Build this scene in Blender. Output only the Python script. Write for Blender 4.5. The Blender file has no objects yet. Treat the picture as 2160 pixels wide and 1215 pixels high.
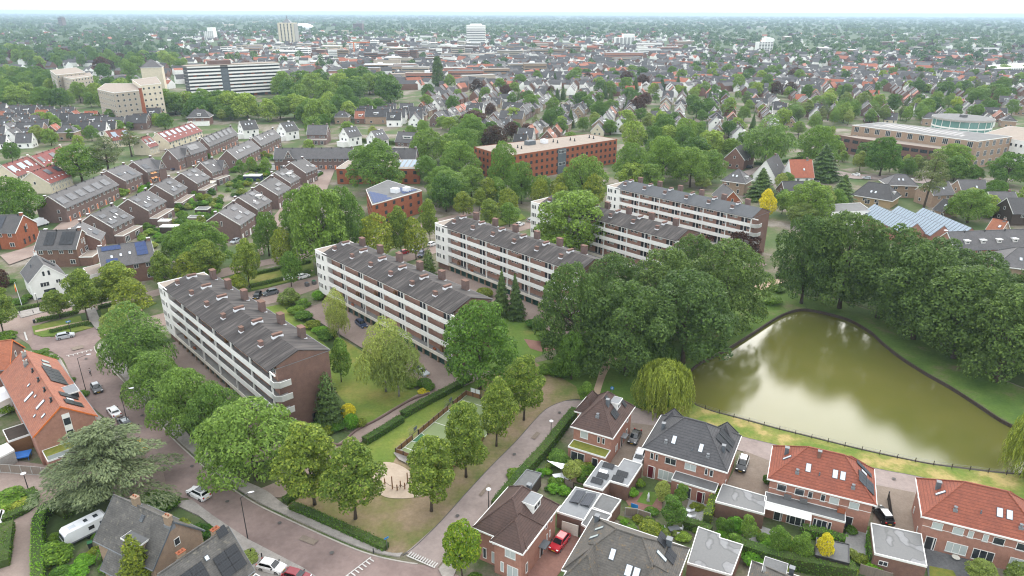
import bpy, math, random
import numpy as np
from mathutils import Vector
from mathutils.geometry import tessellate_polygon
R = math.radians
rnd = random.Random(7)
S = bpy.context.scene
COL = S.collection
# ---------------------------------------------------------------- camera
CAM_H = 75.0                       # drone height in metres
FOC = 1440.0                       # focal length in photo pixels (photo 2160 wide)
PITCH = math.atan(580 / FOC)
ROLL = R(0.21)
cam = bpy.data.cameras.new('camera')
cam.sensor_fit = 'HORIZONTAL'
cam.angle = 2 * math.atan(1080 / FOC)
cam.clip_start = 1.0
cam.clip_end = 90000
cam_o = bpy.data.objects.new('camera', cam)
COL.objects.link(cam_o)
from mathutils import Matrix
cam_o.matrix_world = Matrix.Translation((0, 0, CAM_H)) @ Matrix.Rotation(R(90) - PITCH, 4, 'X') @ Matrix.Rotation(ROLL, 4, 'Z')
S.camera = cam_o
# ---------------------------------------------------------------- sky, sun, exposure
SUN_EL, SUN_AZ = R(36), R(23)      # azimuth clockwise from +Y: veiled sun ahead on the right, mirrored in the pond
w = bpy.data.worlds.new('World')
S.world = w
w.use_nodes = True
nt = w.node_tree
nt.nodes.clear()
def wn(t, **k):
 n = nt.nodes.new(t)
 for a, b in k.items():
  setattr(n, a, b)
 return n
sky = wn('ShaderNodeTexSky', sky_type='NISHITA', sun_disc=False, sun_elevation=SUN_EL, sun_rotation=SUN_AZ, air_density=1.0, dust_density=2.5, ozone_density=1.0)
tc = wn('ShaderNodeTexCoord')
mp = wn('ShaderNodeMapping'); mp.inputs['Scale'].default_value = (1.0, 1.0, 2.6)
nz = wn('ShaderNodeTexNoise'); nz.inputs['Scale'].default_value = 2.6; nz.inputs['Detail'].default_value = 5.0; nz.inputs['Roughness'].default_value = 0.55
rp = wn('ShaderNodeValToRGB'); rp.color_ramp.elements[0].position = 0.30; rp.color_ramp.elements[1].position = 0.62
rp.color_ramp.elements[0].color = (0.62, 0.62, 0.62, 1); rp.color_ramp.elements[1].color = (1, 1, 1, 1)
mx = wn('ShaderNodeMixRGB'); mx.inputs['Color2'].default_value = (8.6, 8.9, 9.1, 1)
bg = wn('ShaderNodeBackground'); bg.inputs['Strength'].default_value = 0.125
ow = wn('ShaderNodeOutputWorld')
L = nt.links.new
L(tc.outputs['Generated'], mp.inputs['Vector']); L(mp.outputs['Vector'], nz.inputs['Vector']); L(nz.outputs['Fac'], rp.inputs['Fac'])
L(rp.outputs['Color'], mx.inputs['Fac']); L(sky.outputs['Color'], mx.inputs['Color1']); L(mx.outputs['Color'], bg.inputs['Color']); L(bg.outputs['Background'], ow.inputs['Surface'])
sun = bpy.data.lights.new('sun', 'SUN')
sun.energy = 1.05
sun.angle = R(34)
sun.color = (1.0, 0.96, 0.9)
sun_o = bpy.data.objects.new('sun', sun)
COL.objects.link(sun_o)
sd = Vector((math.sin(SUN_AZ) * math.cos(SUN_EL), math.cos(SUN_AZ) * math.cos(SUN_EL), math.sin(SUN_EL)))
sun_o.rotation_euler = sd.to_track_quat('Z', 'Y').to_euler()
sun_o.location = (0, 0, 200)
S.view_settings.view_transform = 'Standard'
S.view_settings.look = 'None'
S.view_settings.gamma = 1.0
S.view_settings.use_curve_mapping = False
S.view_settings.exposure = 1.25
S.render.engine = 'CYCLES'
cy = S.cycles
cy.use_denoising = True
try:
 cy.denoiser = 'OPENIMAGEDENOISE'
 cy.denoising_prefilter = 'ACCURATE'
except Exception:
 pass
cy.filter_width = 1.15
cy.max_bounces = 6
cy.diffuse_bounces = 3
cy.glossy_bounces = 2
cy.transmission_bounces = 2
cy.volume_bounces = 0
cy.transparent_max_bounces = 4
cy.caustics_reflective = False
cy.caustics_refractive = False
# ---------------------------------------------------------------- measuring helpers (photo pixel -> metres on the level ground)
CP, SP = math.cos(PITCH), math.sin(PITCH)
CR, SR = math.cos(ROLL), math.sin(ROLL)
def ray(px, py):
 u, v = px - 1080, py - 607.5
 u, v = u * CR + v * SR, -u * SR + v * CR
 return u, FOC * CP - v * SP, -FOC * SP - v * CP
def G(px, py, z=0.0):
 x, y, d = ray(px, py)
 t = (CAM_H - z) / -d
 return Vector((x * t, y * t, z))
def proj(x, y, z=0.0):
 z -= CAM_H
 f = y * CP - z * SP
 up = y * SP + z * CP
 u, v = FOC * x / f, -FOC * up / f
 return 1080 + u * CR - v * SR, 607.5 + u * SR + v * CR
def height_at(base, top):
 b = G(*base)
 x, y, d = ray(*top)
 return CAM_H + d * math.hypot(b.x, b.y) / math.hypot(x, y)
def metres(px, py, n):            # n pixels across at the ground point
 b = G(px, py)
 return n * (b.y * CP + CAM_H * SP) / FOC
def inside(x, y, poly):
 c = False
 j = len(poly) - 1
 for i in range(len(poly)):
  xi, yi = poly[i]; xj, yj = poly[j]
  if (yi > y) != (yj > y) and x < (xj - xi) * (y - yi) / (yj - yi) + xi:
   c = not c
  j = i
 return c
# ---------------------------------------------------------------- materials
MAT = {}
def newmat(name):
 m = bpy.data.materials.new(name)
 m.use_nodes = True
 m.node_tree.nodes.clear()
 MAT[name] = m
 t = m.node_tree
 out = t.nodes.new('ShaderNodeOutputMaterial')
 b = t.nodes.new('ShaderNodeBsdfPrincipled')
 t.links.new(b.outputs[0], out.inputs[0])
 return m, t, b, out
def node(t, ty, **k):
 n = t.nodes.new(ty)
 for a, v in k.items():
  if a in n.inputs.keys() if hasattr(n.inputs, 'keys') else False:
   n.inputs[a].default_value = v
  else:
   setattr(n, a, v)
 return n
def inp(n, **k):
 for a, v in k.items():
  n.inputs[a].default_value = v
 return n
def coords(t, mode, scale=(1, 1, 1)):
 if mode == 'world':
  g = t.nodes.new('ShaderNodeNewGeometry'); o = g.outputs['Position']
 else:
  g = t.nodes.new('ShaderNodeTexCoord'); o = g.outputs['Object']
 m = t.nodes.new('ShaderNodeMapping')
 m.inputs['Scale'].default_value = scale
 t.links.new(o, m.inputs['Vector'])
 return m.outputs['Vector']
def noise(t, vec, scale, detail=4, rough=0.6, dist=0.0):
 n = t.nodes.new('ShaderNodeTexNoise')
 inp(n, Scale=scale, Detail=detail, Roughness=rough, Distortion=dist)
 t.links.new(vec, n.inputs['Vector'])
 return n.outputs['Fac']
def ramp(t, fac, stops):
 r = t.nodes.new('ShaderNodeValToRGB')
 e = r.color_ramp.elements
 while len(e) < len(stops):
  e.new(0.5)
 for el, (p, c) in zip(e, stops):
  el.position = p
  el.color = (*c, 1) if len(c) == 3 else c
 t.links.new(fac, r.inputs['Fac'])
 return r.outputs['Color']
def mix(t, fac, a, b, mode='MIX'):
 m = t.nodes.new('ShaderNodeMixRGB')
 m.blend_type = mode
 for s, v in (('Fac', fac), ('Color1', a), ('Color2', b)):
  if isinstance(v, (int, float)):
   m.inputs[s].default_value = v
  elif isinstance(v, tuple):
   m.inputs[s].default_value = (*v, 1) if len(v) == 3 else v
  else:
   t.links.new(v, m.inputs[s])
 return m.outputs['Color']
def bump(t, b, h, strength, dist=0.05):
 n = t.nodes.new('ShaderNodeBump')
 inp(n, Strength=strength, Distance=dist)
 t.links.new(h, n.inputs['Height'])
 t.links.new(n.outputs['Normal'], b.inputs['Normal'])
def objrand(t, col, amt):
 o = t.nodes.new('ShaderNodeObjectInfo')
 h = t.nodes.new('ShaderNodeHueSaturation')
 m = t.nodes.new('ShaderNodeMapRange')
 inp(m, **{'To Min': 1 - amt, 'To Max': 1 + amt})
 t.links.new(o.outputs['Random'], m.inputs['Value'])
 t.links.new(m.outputs[0], h.inputs['Value'])
 m2 = t.nodes.new('ShaderNodeMapRange')
 inp(m2, **{'To Min': 0.5 + amt * 0.06, 'To Max': 0.5 - amt * 0.06})
 t.links.new(o.outputs['Random'], m2.inputs['Value'])
 t.links.new(m2.outputs[0], h.inputs['Hue'])
 t.links.new(col, h.inputs['Color'])
 return h.outputs['Color']
def simple(name, c1, c2=None, scale=1.5, rough=0.85, spec=0.3, bmp=0.0, mode='object', stretch=(1, 1, 1), rand=0.0, metal=0.0, fine=0.35, lo=0.3, hi=0.7):
 m, t, b, out = newmat(name)
 c2 = c2 or tuple(x * 0.75 for x in c1)
 v = coords(t, mode, stretch)
 f = noise(t, v, scale, 6)
 col = ramp(t, f, [(lo, c2), (hi, c1)])
 if fine:
  f2 = noise(t, v, scale * 9, 3)
  col = mix(t, fine, col, ramp(t, f2, [(0.3, (0.35, 0.35, 0.35)), (0.7, (1, 1, 1))]), 'MULTIPLY')
 if rand:
  col = objrand(t, col, rand)
 t.links.new(col, b.inputs['Base Color'])
 inp(b, Roughness=rough, **{'Specular IOR Level': spec, 'Metallic': metal})
 if bmp:
  bump(t, b, f, bmp)
 return m
def tiles(name, c1, c2, moss=None, rand=0.0, row=0.21, contrast=0.45, rough=0.7):
 """roof tiles: rows follow the height, small bump between rows; weathering by noise"""
 m, t, b, out = newmat(name)
 v = coords(t, 'object')
 sep = t.nodes.new('ShaderNodeSeparateXYZ'); t.links.new(v, sep.inputs[0])
 f = noise(t, v, 0.7, 6)
 col = ramp(t, f, [(0.3, c2), (0.7, c1)])
 f2 = noise(t, coords(t, 'object', (3.2, 3.2, 5)), 1.0, 2)
 col = mix(t, 0.4, col, ramp(t, f2, [(0.35, (0.4, 0.4, 0.4)), (0.65, (1, 1, 1))]), 'MULTIPLY')
 ma = t.nodes.new('ShaderNodeMath'); ma.operation = 'MULTIPLY'; ma.inputs[1].default_value = 1 / row
 t.links.new(sep.outputs['Z'], ma.inputs[0])
 fr = t.nodes.new('ShaderNodeMath'); fr.operation = 'FRACT'; t.links.new(ma.outputs[0], fr.inputs[0])
 col = mix(t, contrast, col, ramp(t, fr.outputs[0], [(0.0, (0.25, 0.25, 0.25)), (0.3, (1, 1, 1))]), 'MULTIPLY')
 if moss:
  f3 = noise(t, v, 1.7, 5)
  col = mix(t, ramp(t, f3, [(0.58, (0, 0, 0)), (0.72, (0.8, 0.8, 0.8))]), col, moss)
 if rand:
  col = objrand(t, col, rand)
 t.links.new(col, b.inputs['Base Color'])
 inp(b, Roughness=rough, **{'Specular IOR Level': 0.35})
 bump(t, b, fr.outputs[0], 0.35, 0.06)
 return m
def leafmat(name, c, tip=None, rand=0.25, trans=0.4, isl=0.35):
 m, t, b, out = newmat(name)
 g = t.nodes.new('ShaderNodeNewGeometry')
 tip = tip or tuple(min(1, x * 1.7) for x in c)
 c, tip = [tuple(x * k for x, k in zip(q, (1.82, 1.78, 0.84))) for q in (c, tip)]
 col = ramp(t, g.outputs['Random Per Island'], [(0.0, tuple(x * (1 - isl) for x in c)), (0.6, c), (1.0, tip)])
 if rand:
  col = objrand(t, col, rand)
 t.links.new(col, b.inputs['Base Color'])
 inp(b, Roughness=0.6, **{'Specular IOR Level': 0.25})
 tr = t.nodes.new('ShaderNodeBsdfTranslucent')
 t.links.new(col, tr.inputs['Color'])
 ms = t.nodes.new('ShaderNodeMixShader'); ms.inputs[0].default_value = trans
 t.links.new(b.outputs[0], ms.inputs[1]); t.links.new(tr.outputs[0], ms.inputs[2]); t.links.new(ms.outputs[0], out.inputs[0])
 return m
# building surfaces
simple('brick_brown', (0.21, 0.12, 0.09), (0.155, 0.09, 0.072), 1.2, 0.9, 0.2, 0.05, rand=0.08)
simple('brick_flat', (0.20, 0.118, 0.092), (0.15, 0.09, 0.073), 0.8, 0.9, 0.2, 0.05)
simple('brick_dark', (0.19, 0.128, 0.11), (0.145, 0.10, 0.09), 1.2, 0.9, 0.2, 0.05, rand=0.1)
simple('brick_pink', (0.40, 0.21, 0.155), (0.31, 0.16, 0.12), 1.6, 0.9, 0.2, 0.05)
simple('brick_orange', (0.33, 0.11, 0.055), (0.25, 0.085, 0.045), 1.0, 0.9, 0.2, 0.05)
simple('brick_tan', (0.34, 0.25, 0.175), (0.27, 0.195, 0.14), 1.0, 0.9, 0.2, 0.05, rand=0.12)
simple('brick_gallery_skylit', (0.42, 0.26, 0.20), (0.34, 0.20, 0.155), 0.8, 0.9, 0.2, 0.05)  # paler copy of the block brick: sky light in the galleries painted in
simple('brick_pale', (0.46, 0.40, 0.32), (0.38, 0.33, 0.27), 1.0, 0.9, 0.2, 0.05, rand=0.1)
simple('brick_yellow', (0.42, 0.31, 0.17), (0.35, 0.26, 0.15), 1.0, 0.9, 0.2, 0.05)
simple('render_white', (0.82, 0.81, 0.78), (0.72, 0.71, 0.68), 0.8, 0.85, 0.3, rand=0.05, fine=0.12)
simple('render_cream', (0.62, 0.55, 0.42), (0.52, 0.46, 0.35), 0.8, 0.85, 0.3, rand=0.1, fine=0.15)
simple('paint_white', (0.80, 0.79, 0.76), (0.70, 0.69, 0.66), 0.6, 0.6, 0.4, fine=0.15)
simple('paint_cream', (0.72, 0.68, 0.6), (0.58, 0.55, 0.48), 0.6, 0.7, 0.3, fine=0.25)
simple('concrete', (0.42, 0.40, 0.37), (0.30, 0.29, 0.27), 0.9, 0.9, 0.2)
simple('concrete_floor', (0.30, 0.29, 0.28), (0.22, 0.21, 0.20), 0.9, 0.9, 0.2)
simple('bitumen', (0.15, 0.15, 0.15), (0.11, 0.11, 0.11), 0.35, 0.8, 0.3, fine=0.25)
simple('gravel_roof', (0.34, 0.285, 0.24), (0.27, 0.23, 0.195), 0.5, 0.95, 0.1, fine=0.3)
simple('sedum', (0.24, 0.22, 0.05), (0.12, 0.16, 0.03), 1.3, 0.95, 0.1)
simple('sedum_orange', (0.5, 0.28, 0.05), (0.3, 0.25, 0.05), 1.3, 0.95, 0.1)
simple('zinc', (0.19, 0.20, 0.21), (0.155, 0.16, 0.17), 0.8, 0.6, 0.4, metal=0.0, fine=0.15)
simple('lead', (0.12, 0.14, 0.155), (0.09, 0.1, 0.115), 0.8, 0.6, 0.4)
simple('black_paint', (0.025, 0.026, 0.03), (0.02, 0.02, 0.022), 1, 0.5, 0.4, fine=0)
simple('door_orange', (0.62, 0.15, 0.03), None, 1, 0.5, 0.4, fine=0)
simple('door_green', (0.012, 0.07, 0.055), (0.008, 0.05, 0.042), 1, 0.5, 0.4, fine=0.2)
simple('door_red', (0.12, 0.012, 0.02), None, 1, 0.5, 0.4, fine=0)
simple('timber', (0.26, 0.14, 0.065), (0.19, 0.10, 0.05), 1.5, 0.8, 0.2, stretch=(0.3, 1, 6))
simple('timber_grey', (0.25, 0.20, 0.165), (0.18, 0.15, 0.125), 1.5, 0.85, 0.2, stretch=(6, 6, 0.4))
simple('timber_dark', (0.07, 0.052, 0.042), (0.05, 0.038, 0.03), 1.5, 0.85, 0.2)
simple('bark', (0.10, 0.078, 0.058), (0.06, 0.048, 0.038), 3, 0.95, 0.1, stretch=(1, 1, 0.3))
simple('bark_pale', (0.42, 0.40, 0.36), (0.18, 0.17, 0.15), 2.5, 0.9, 0.1)
simple('metal_grey', (0.2, 0.2, 0.21), None, 1, 0.4, 0.5, metal=0.6, fine=0)
simple('plastic_white', (0.75, 0.76, 0.78), (0.68, 0.69, 0.71), 0.7, 0.35, 0.5, fine=0.08)
simple('blue_plastic', (0.02, 0.16, 0.55), None, 1, 0.5, 0.4, fine=0)
simple('green_plastic', (0.02, 0.12, 0.04), None, 1, 0.5, 0.4, fine=0)
simple('skin', (0.5, 0.3, 0.22), None, 1, 0.6, 0.3, fine=0)
simple('cloth_grey', (0.35, 0.36, 0.38), None, 1, 0.9, 0.1, fine=0)
simple('cloth_pink', (0.6, 0.18, 0.3), None, 1, 0.9, 0.1, fine=0)
simple('cloth_navy', (0.03, 0.04, 0.08), None, 1, 0.9, 0.1, fine=0)
simple('flag_yellow', (0.75, 0.42, 0.06), None, 1, 0.8, 0.1, fine=0)
simple('flag_red', (0.6, 0.07, 0.03), None, 1, 0.8, 0.1, fine=0)
simple('sign_blue', (0.015, 0.2, 0.5), None, 1, 0.5, 0.4, fine=0)
simple('plate_yellow', (0.75, 0.48, 0.02), None, 1, 0.5, 0.4, fine=0)
simple('awning_cream', (0.72, 0.62, 0.45), None, 1, 0.8, 0.2, fine=0)
simple('awning_orange', (0.72, 0.36, 0.16), None, 1, 0.8, 0.2, fine=0)
simple('rubber', (0.015, 0.015, 0.016), None, 1, 0.8, 0.2, fine=0)
simple('rim', (0.4, 0.41, 0.42), None, 1, 0.35, 0.5, metal=0.7, fine=0)
for n, c in (('white', (0.78, 0.78, 0.78)), ('silver', (0.42, 0.44, 0.46)), ('black', (0.012, 0.013, 0.016)), ('grey', (0.10, 0.11, 0.12)), ('red', (0.42, 0.012, 0.025)), ('blue', (0.02, 0.035, 0.08)), ('yellow', (0.75, 0.38, 0.03)), ('darkred', (0.2, 0.01, 0.02))):
 m, t, b, out = newmat('car_' + n)
 inp(b, **{'Base Color': (*c, 1), 'Roughness': 0.28, 'Coat Weight': 0.3, 'Coat Roughness': 0.06, 'Specular IOR Level': 0.5})
m, t, b, out = newmat('glass')
v = coords(t, 'object')
inp(b, Roughness=0.08, **{'Specular IOR Level': 0.6})
t.links.new(ramp(t, noise(t, v, 0.9, 2), [(0.35, (0.018, 0.021, 0.026)), (0.7, (0.06, 0.07, 0.078))]), b.inputs['Base Color'])
m, t, b, out = newmat('glass_blind')
inp(b, Roughness=0.12, **{'Base Color': (0.42, 0.46, 0.45, 1), 'Specular IOR Level': 0.6})
m, t, b, out = newmat('car_glass')
inp(b, Roughness=0.05, **{'Base Color': (0.012, 0.015, 0.018, 1), 'Specular IOR Level': 0.7})
m, t, b, out = newmat('skylight_glass')
inp(b, Roughness=0.1, **{'Base Color': (0.55, 0.58, 0.62, 1), 'Specular IOR Level': 0.8})
m, t, b, out = newmat('green_glass')
inp(b, Roughness=0.1, **{'Base Color': (0.12, 0.24, 0.22, 1), 'Specular IOR Level': 0.6})
m, t, b, out = newmat('lamp_red')
inp(b, Roughness=0.2, **{'Base Color': (0.4, 0.01, 0.01, 1)})
m, t, b, out = newmat('lamp_clear')
inp(b, Roughness=0.15, **{'Base Color': (0.7, 0.72, 0.74, 1)})
for n, c in (('solar', (0.028, 0.032, 0.042)), ('solar_black', (0.014, 0.015, 0.018)), ('solar_blue', (0.022, 0.042, 0.12)), ('glazing_blue', (0.22, 0.27, 0.32))):
 m, t, b, out = newmat(n)
 v = coords(t, 'object')
 br = t.nodes.new('ShaderNodeTexBrick')
 br.offset = 0
 inp(br, Scale=1.0, **{'Mortar Size': 0.012, 'Brick Width': 0.33, 'Row Height': 0.33, 'Color1': (*c, 1), 'Color2': (*[x * 0.85 for x in c], 1), 'Mortar': (*[x * 2.2 + 0.01 for x in c], 1)})
 t.links.new(v, br.inputs['Vector']); t.links.new(br.outputs['Color'], b.inputs['Base Color'])
 inp(b, Roughness=0.4, **{'Specular IOR Level': 0.35})
# roofs
tiles('tile_grey', (0.125, 0.116, 0.116), (0.092, 0.087, 0.088), rand=0.18)
tiles('tile_dark', (0.095, 0.09, 0.09), (0.07, 0.066, 0.067), rand=0.15)
tiles('tile_slate', (0.088, 0.083, 0.085), (0.06, 0.057, 0.058), rand=0.3)
tiles('tile_charcoal', (0.088, 0.085, 0.088), (0.066, 0.064, 0.068), row=0.3, contrast=0.7)
tiles('tile_mossy', (0.13, 0.115, 0.10), (0.085, 0.078, 0.07), moss=(0.20, 0.13, 0.06), row=0.2)
tiles('tile_old', (0.135, 0.125, 0.115), (0.07, 0.066, 0.062), moss=(0.2, 0.18, 0.14), row=0.2)
tiles('tile_brown', (0.105, 0.062, 0.05), (0.078, 0.047, 0.04), row=0.28, contrast=0.7)
tiles('tile_red', (0.30, 0.088, 0.05), (0.23, 0.068, 0.042), row=0.32, contrast=0.7)
tiles('tile_orange', (0.38, 0.125, 0.065), (0.29, 0.095, 0.052), rand=0.12, row=0.2)
tiles('tile_terracotta', (0.36, 0.13, 0.075), (0.26, 0.095, 0.06), moss=(0.3, 0.17, 0.1), row=0.2)
tiles('tile_crimson', (0.22, 0.055, 0.04), (0.165, 0.045, 0.035), rand=0.12)
m, t, b, out = newmat('corrugated')
v = coords(t, 'object', (0.9, 0.10, 0.10))
f = noise(t, v, 1.6, 7, 0.62)
col = ramp(t, f, [(0.32, (0.034, 0.029, 0.028)), (0.50, (0.06, 0.053, 0.051)), (0.68, (0.118, 0.104, 0.096))])
f2 = noise(t, coords(t, 'object', (5.5, 0.35, 0.35)), 1.0, 2)
col = mix(t, 0.55, col, ramp(t, f2, [(0.3, (0.45, 0.45, 0.45)), (0.7, (1, 1, 1))]), 'MULTIPLY')
t.links.new(col, b.inputs['Base Color']); inp(b, Roughness=0.85, **{'Specular IOR Level': 0.25})
bump(t, b, f2, 0.3, 0.06)
simple('bitumen_blue', (0.075, 0.08, 0.088), (0.06, 0.064, 0.071), 0.5, 0.75, 0.3, stretch=(1, 0.2, 0.2))
m, t, b, out = newmat('flat_roof_puddled')
v = coords(t, 'object')
f = noise(t, v, 0.28, 2, 0.4)
col = ramp(t, f, [(0.52, (0.14, 0.14, 0.14)), (0.54, (0.095, 0.095, 0.095)), (0.56, (0.195, 0.195, 0.20)), (0.66, (0.22, 0.22, 0.225))])
f2 = noise(t, v, 3.0, 5)
col = mix(t, 0.3, col, ramp(t, f2, [(0.3, (0.55, 0.55, 0.55)), (0.7, (1, 1, 1))]), 'MULTIPLY')
t.links.new(col, b.inputs['Base Color']); inp(b, Roughness=0.7)
# ground
def groundmat(name, stops, scale=0.06, fine=1.6, fineamt=0.45, rough=0.95, bmp=0.25):
 m, t, b, out = newmat(name)
 v = coords(t, 'world')
 f = noise(t, v, scale, 8, 0.62)
 col = ramp(t, f, stops)
 f2 = noise(t, v, fine, 6, 0.7)
 col = mix(t, fineamt, col, ramp(t, f2, [(0.3, (0.3, 0.3, 0.3)), (0.7, (1, 1, 1))]), 'MULTIPLY')
 t.links.new(col, b.inputs['Base Color']); inp(b, Roughness=rough, **{'Specular IOR Level': 0.15})
 bump(t, b, f2, bmp, 0.1)
 return m
groundmat('ground', [(0.35, (0.065, 0.11, 0.035)), (0.48, (0.10, 0.13, 0.05)), (0.56, (0.19, 0.165, 0.12)), (0.64, (0.28, 0.245, 0.21))], 0.05)
groundmat('lawn', [(0.35, (0.11, 0.18, 0.032)), (0.54, (0.17, 0.215, 0.042)), (0.7, (0.30, 0.26, 0.08))], 0.09)
groundmat('lawn_green', [(0.35, (0.09, 0.17, 0.03)), (0.6, (0.12, 0.18, 0.035)), (0.75, (0.2, 0.2, 0.06))], 0.1)
groundmat('bank', [(0.35, (0.07, 0.13, 0.025)), (0.55, (0.11, 0.175, 0.035)), (0.72, (0.20, 0.16, 0.10))], 0.12)
groundmat('bank_dry', [(0.38, (0.13, 0.19, 0.035)), (0.52, (0.22, 0.23, 0.06)), (0.62, (0.38, 0.30, 0.12))], 0.22)
groundmat('park', [(0.36, (0.13, 0.16, 0.045)), (0.46, (0.20, 0.18, 0.075)), (0.58, (0.27, 0.20, 0.125)), (0.72, (0.33, 0.25, 0.17))], 0.11)
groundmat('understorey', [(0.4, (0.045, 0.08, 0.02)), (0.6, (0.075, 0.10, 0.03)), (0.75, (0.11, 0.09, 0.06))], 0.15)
groundmat('sand', [(0.35, (0.40, 0.315, 0.24)), (0.65, (0.49, 0.395, 0.31))], 0.3, 2, 0.2)
groundmat('sandpath', [(0.35, (0.38, 0.27, 0.19)), (0.65, (0.48, 0.36, 0.26))], 0.3, 2, 0.25)
groundmat('road', [(0.30, (0.185, 0.136, 0.124)), (0.5, (0.245, 0.182, 0.165)), (0.7, (0.285, 0.217, 0.198))], 0.12, 1.1, 0.3, bmp=0.1)
groundmat('lane', [(0.30, (0.225, 0.18, 0.165)), (0.5, (0.29, 0.235, 0.215)), (0.7, (0.33, 0.27, 0.25))], 0.14, 1.2, 0.3, bmp=0.1)
groundmat('pavement', [(0.30, (0.25, 0.225, 0.205)), (0.5, (0.33, 0.30, 0.275)), (0.7, (0.38, 0.345, 0.315))], 0.35, 2.4, 0.4, bmp=0.1)
groundmat('forecourt', [(0.30, (0.23, 0.17, 0.145)), (0.7, (0.32, 0.25, 0.215))], 0.15, 3.0, 0.3, bmp=0.1)
groundmat('drive_brown', [(0.30, (0.19, 0.15, 0.12)), (0.7, (0.26, 0.21, 0.17))], 0.25, 3.0, 0.35, bmp=0.1)
groundmat('drive_red', [(0.30, (0.20, 0.105, 0.085)), (0.7, (0.27, 0.15, 0.12))], 0.25, 3.0, 0.35, bmp=0.1)
groundmat('terrace_grey', [(0.30, (0.26, 0.25, 0.24)), (0.7, (0.36, 0.35, 0.335))], 0.3, 2.4, 0.35, bmp=0.1)
groundmat('terrace_dark', [(0.30, (0.10, 0.10, 0.105)), (0.7, (0.17, 0.17, 0.17))], 0.3, 2.4, 0.4, bmp=0.1)
groundmat('far_ground', [(0.35, (0.05, 0.085, 0.035)), (0.6, (0.075, 0.105, 0.045)), (0.75, (0.13, 0.14, 0.07))], 0.004, 0.05, 0.4, bmp=0)
groundmat('court_green', [(0.3, (0.19, 0.24, 0.11)), (0.7, (0.235, 0.275, 0.14))], 0.3, 3, 0.15, bmp=0)
simple('court_dark', (0.07, 0.17, 0.09), None, 1, 0.9, 0.1, fine=0.1)
simple('road_paint', (0.62, 0.60, 0.57), (0.45, 0.43, 0.41), 2.5, 0.8, 0.2, mode='world')
simple('kerb_stone', (0.48, 0.44, 0.39), (0.34, 0.31, 0.28), 0.6, 0.9, 0.2, mode='world')
simple('kerb_dark', (0.13, 0.12, 0.115), (0.09, 0.085, 0.08), 0.6, 0.9, 0.2, mode='world')
m, t, b, out = newmat('water')
v = coords(t, 'world', (1, 0.55, 1))
f = noise(t, v, 3.0, 5, 0.7)
f2 = noise(t, coords(t, 'world'), 0.035, 3)
t.links.new(ramp(t, f2, [(0.35, (0.085, 0.09, 0.02)), (0.65, (0.108, 0.104, 0.026))]), b.inputs['Base Color'])
inp(b, Roughness=0.04, **{'IOR': 1.33, 'Specular IOR Level': 0.3})
bump(t, b, f, 0.2, 0.06)
# foliage
leafmat('leaf_linden', (0.088, 0.135, 0.036), (0.19, 0.23, 0.07), rand=0.12)
leafmat('leaf_robinia', (0.08, 0.142, 0.05), (0.135, 0.21, 0.08), rand=0.12)
leafmat('leaf_poplar', (0.05, 0.088, 0.04), (0.092, 0.142, 0.062), rand=0.15)
leafmat('leaf_maple', (0.072, 0.135, 0.036), (0.12, 0.2, 0.055))
leafmat('leaf_oak', (0.07, 0.128, 0.038), (0.115, 0.19, 0.055))
leafmat('leaf_mixed', (0.085, 0.145, 0.045), (0.14, 0.21, 0.065), rand=0.4)
leafmat('leaf_birch', (0.125, 0.165, 0.075), (0.18, 0.225, 0.105))
leafmat('leaf_willow', (0.105, 0.145, 0.042), (0.175, 0.22, 0.075))
leafmat('leaf_cedar', (0.072, 0.096, 0.09), (0.105, 0.128, 0.12), rand=0.05, trans=0.15)
leafmat('leaf_conifer', (0.04, 0.07, 0.034), (0.065, 0.105, 0.05), trans=0.1)
leafmat('leaf_pine', (0.055, 0.075, 0.04), (0.085, 0.11, 0.06), trans=0.1)
leafmat('leaf_golden', (0.10, 0.135, 0.03), (0.2, 0.225, 0.045), rand=0.1)
leafmat('leaf_lime', (0.11, 0.18, 0.025), (0.21, 0.24, 0.03))
leafmat('leaf_yellow', (0.36, 0.32, 0.03), (0.5, 0.44, 0.05), rand=0.05)
leafmat('leaf_copper', (0.042, 0.02, 0.026), (0.075, 0.035, 0.04))
leafmat('leaf_hedge', (0.05, 0.105, 0.022), (0.085, 0.155, 0.035), rand=0.2)
leafmat('leaf_shrub', (0.06, 0.125, 0.025), (0.12, 0.2, 0.045), rand=0.4)
leafmat('leaf_bright', (0.075, 0.18, 0.02), (0.12, 0.24, 0.035), rand=0.15)
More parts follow.
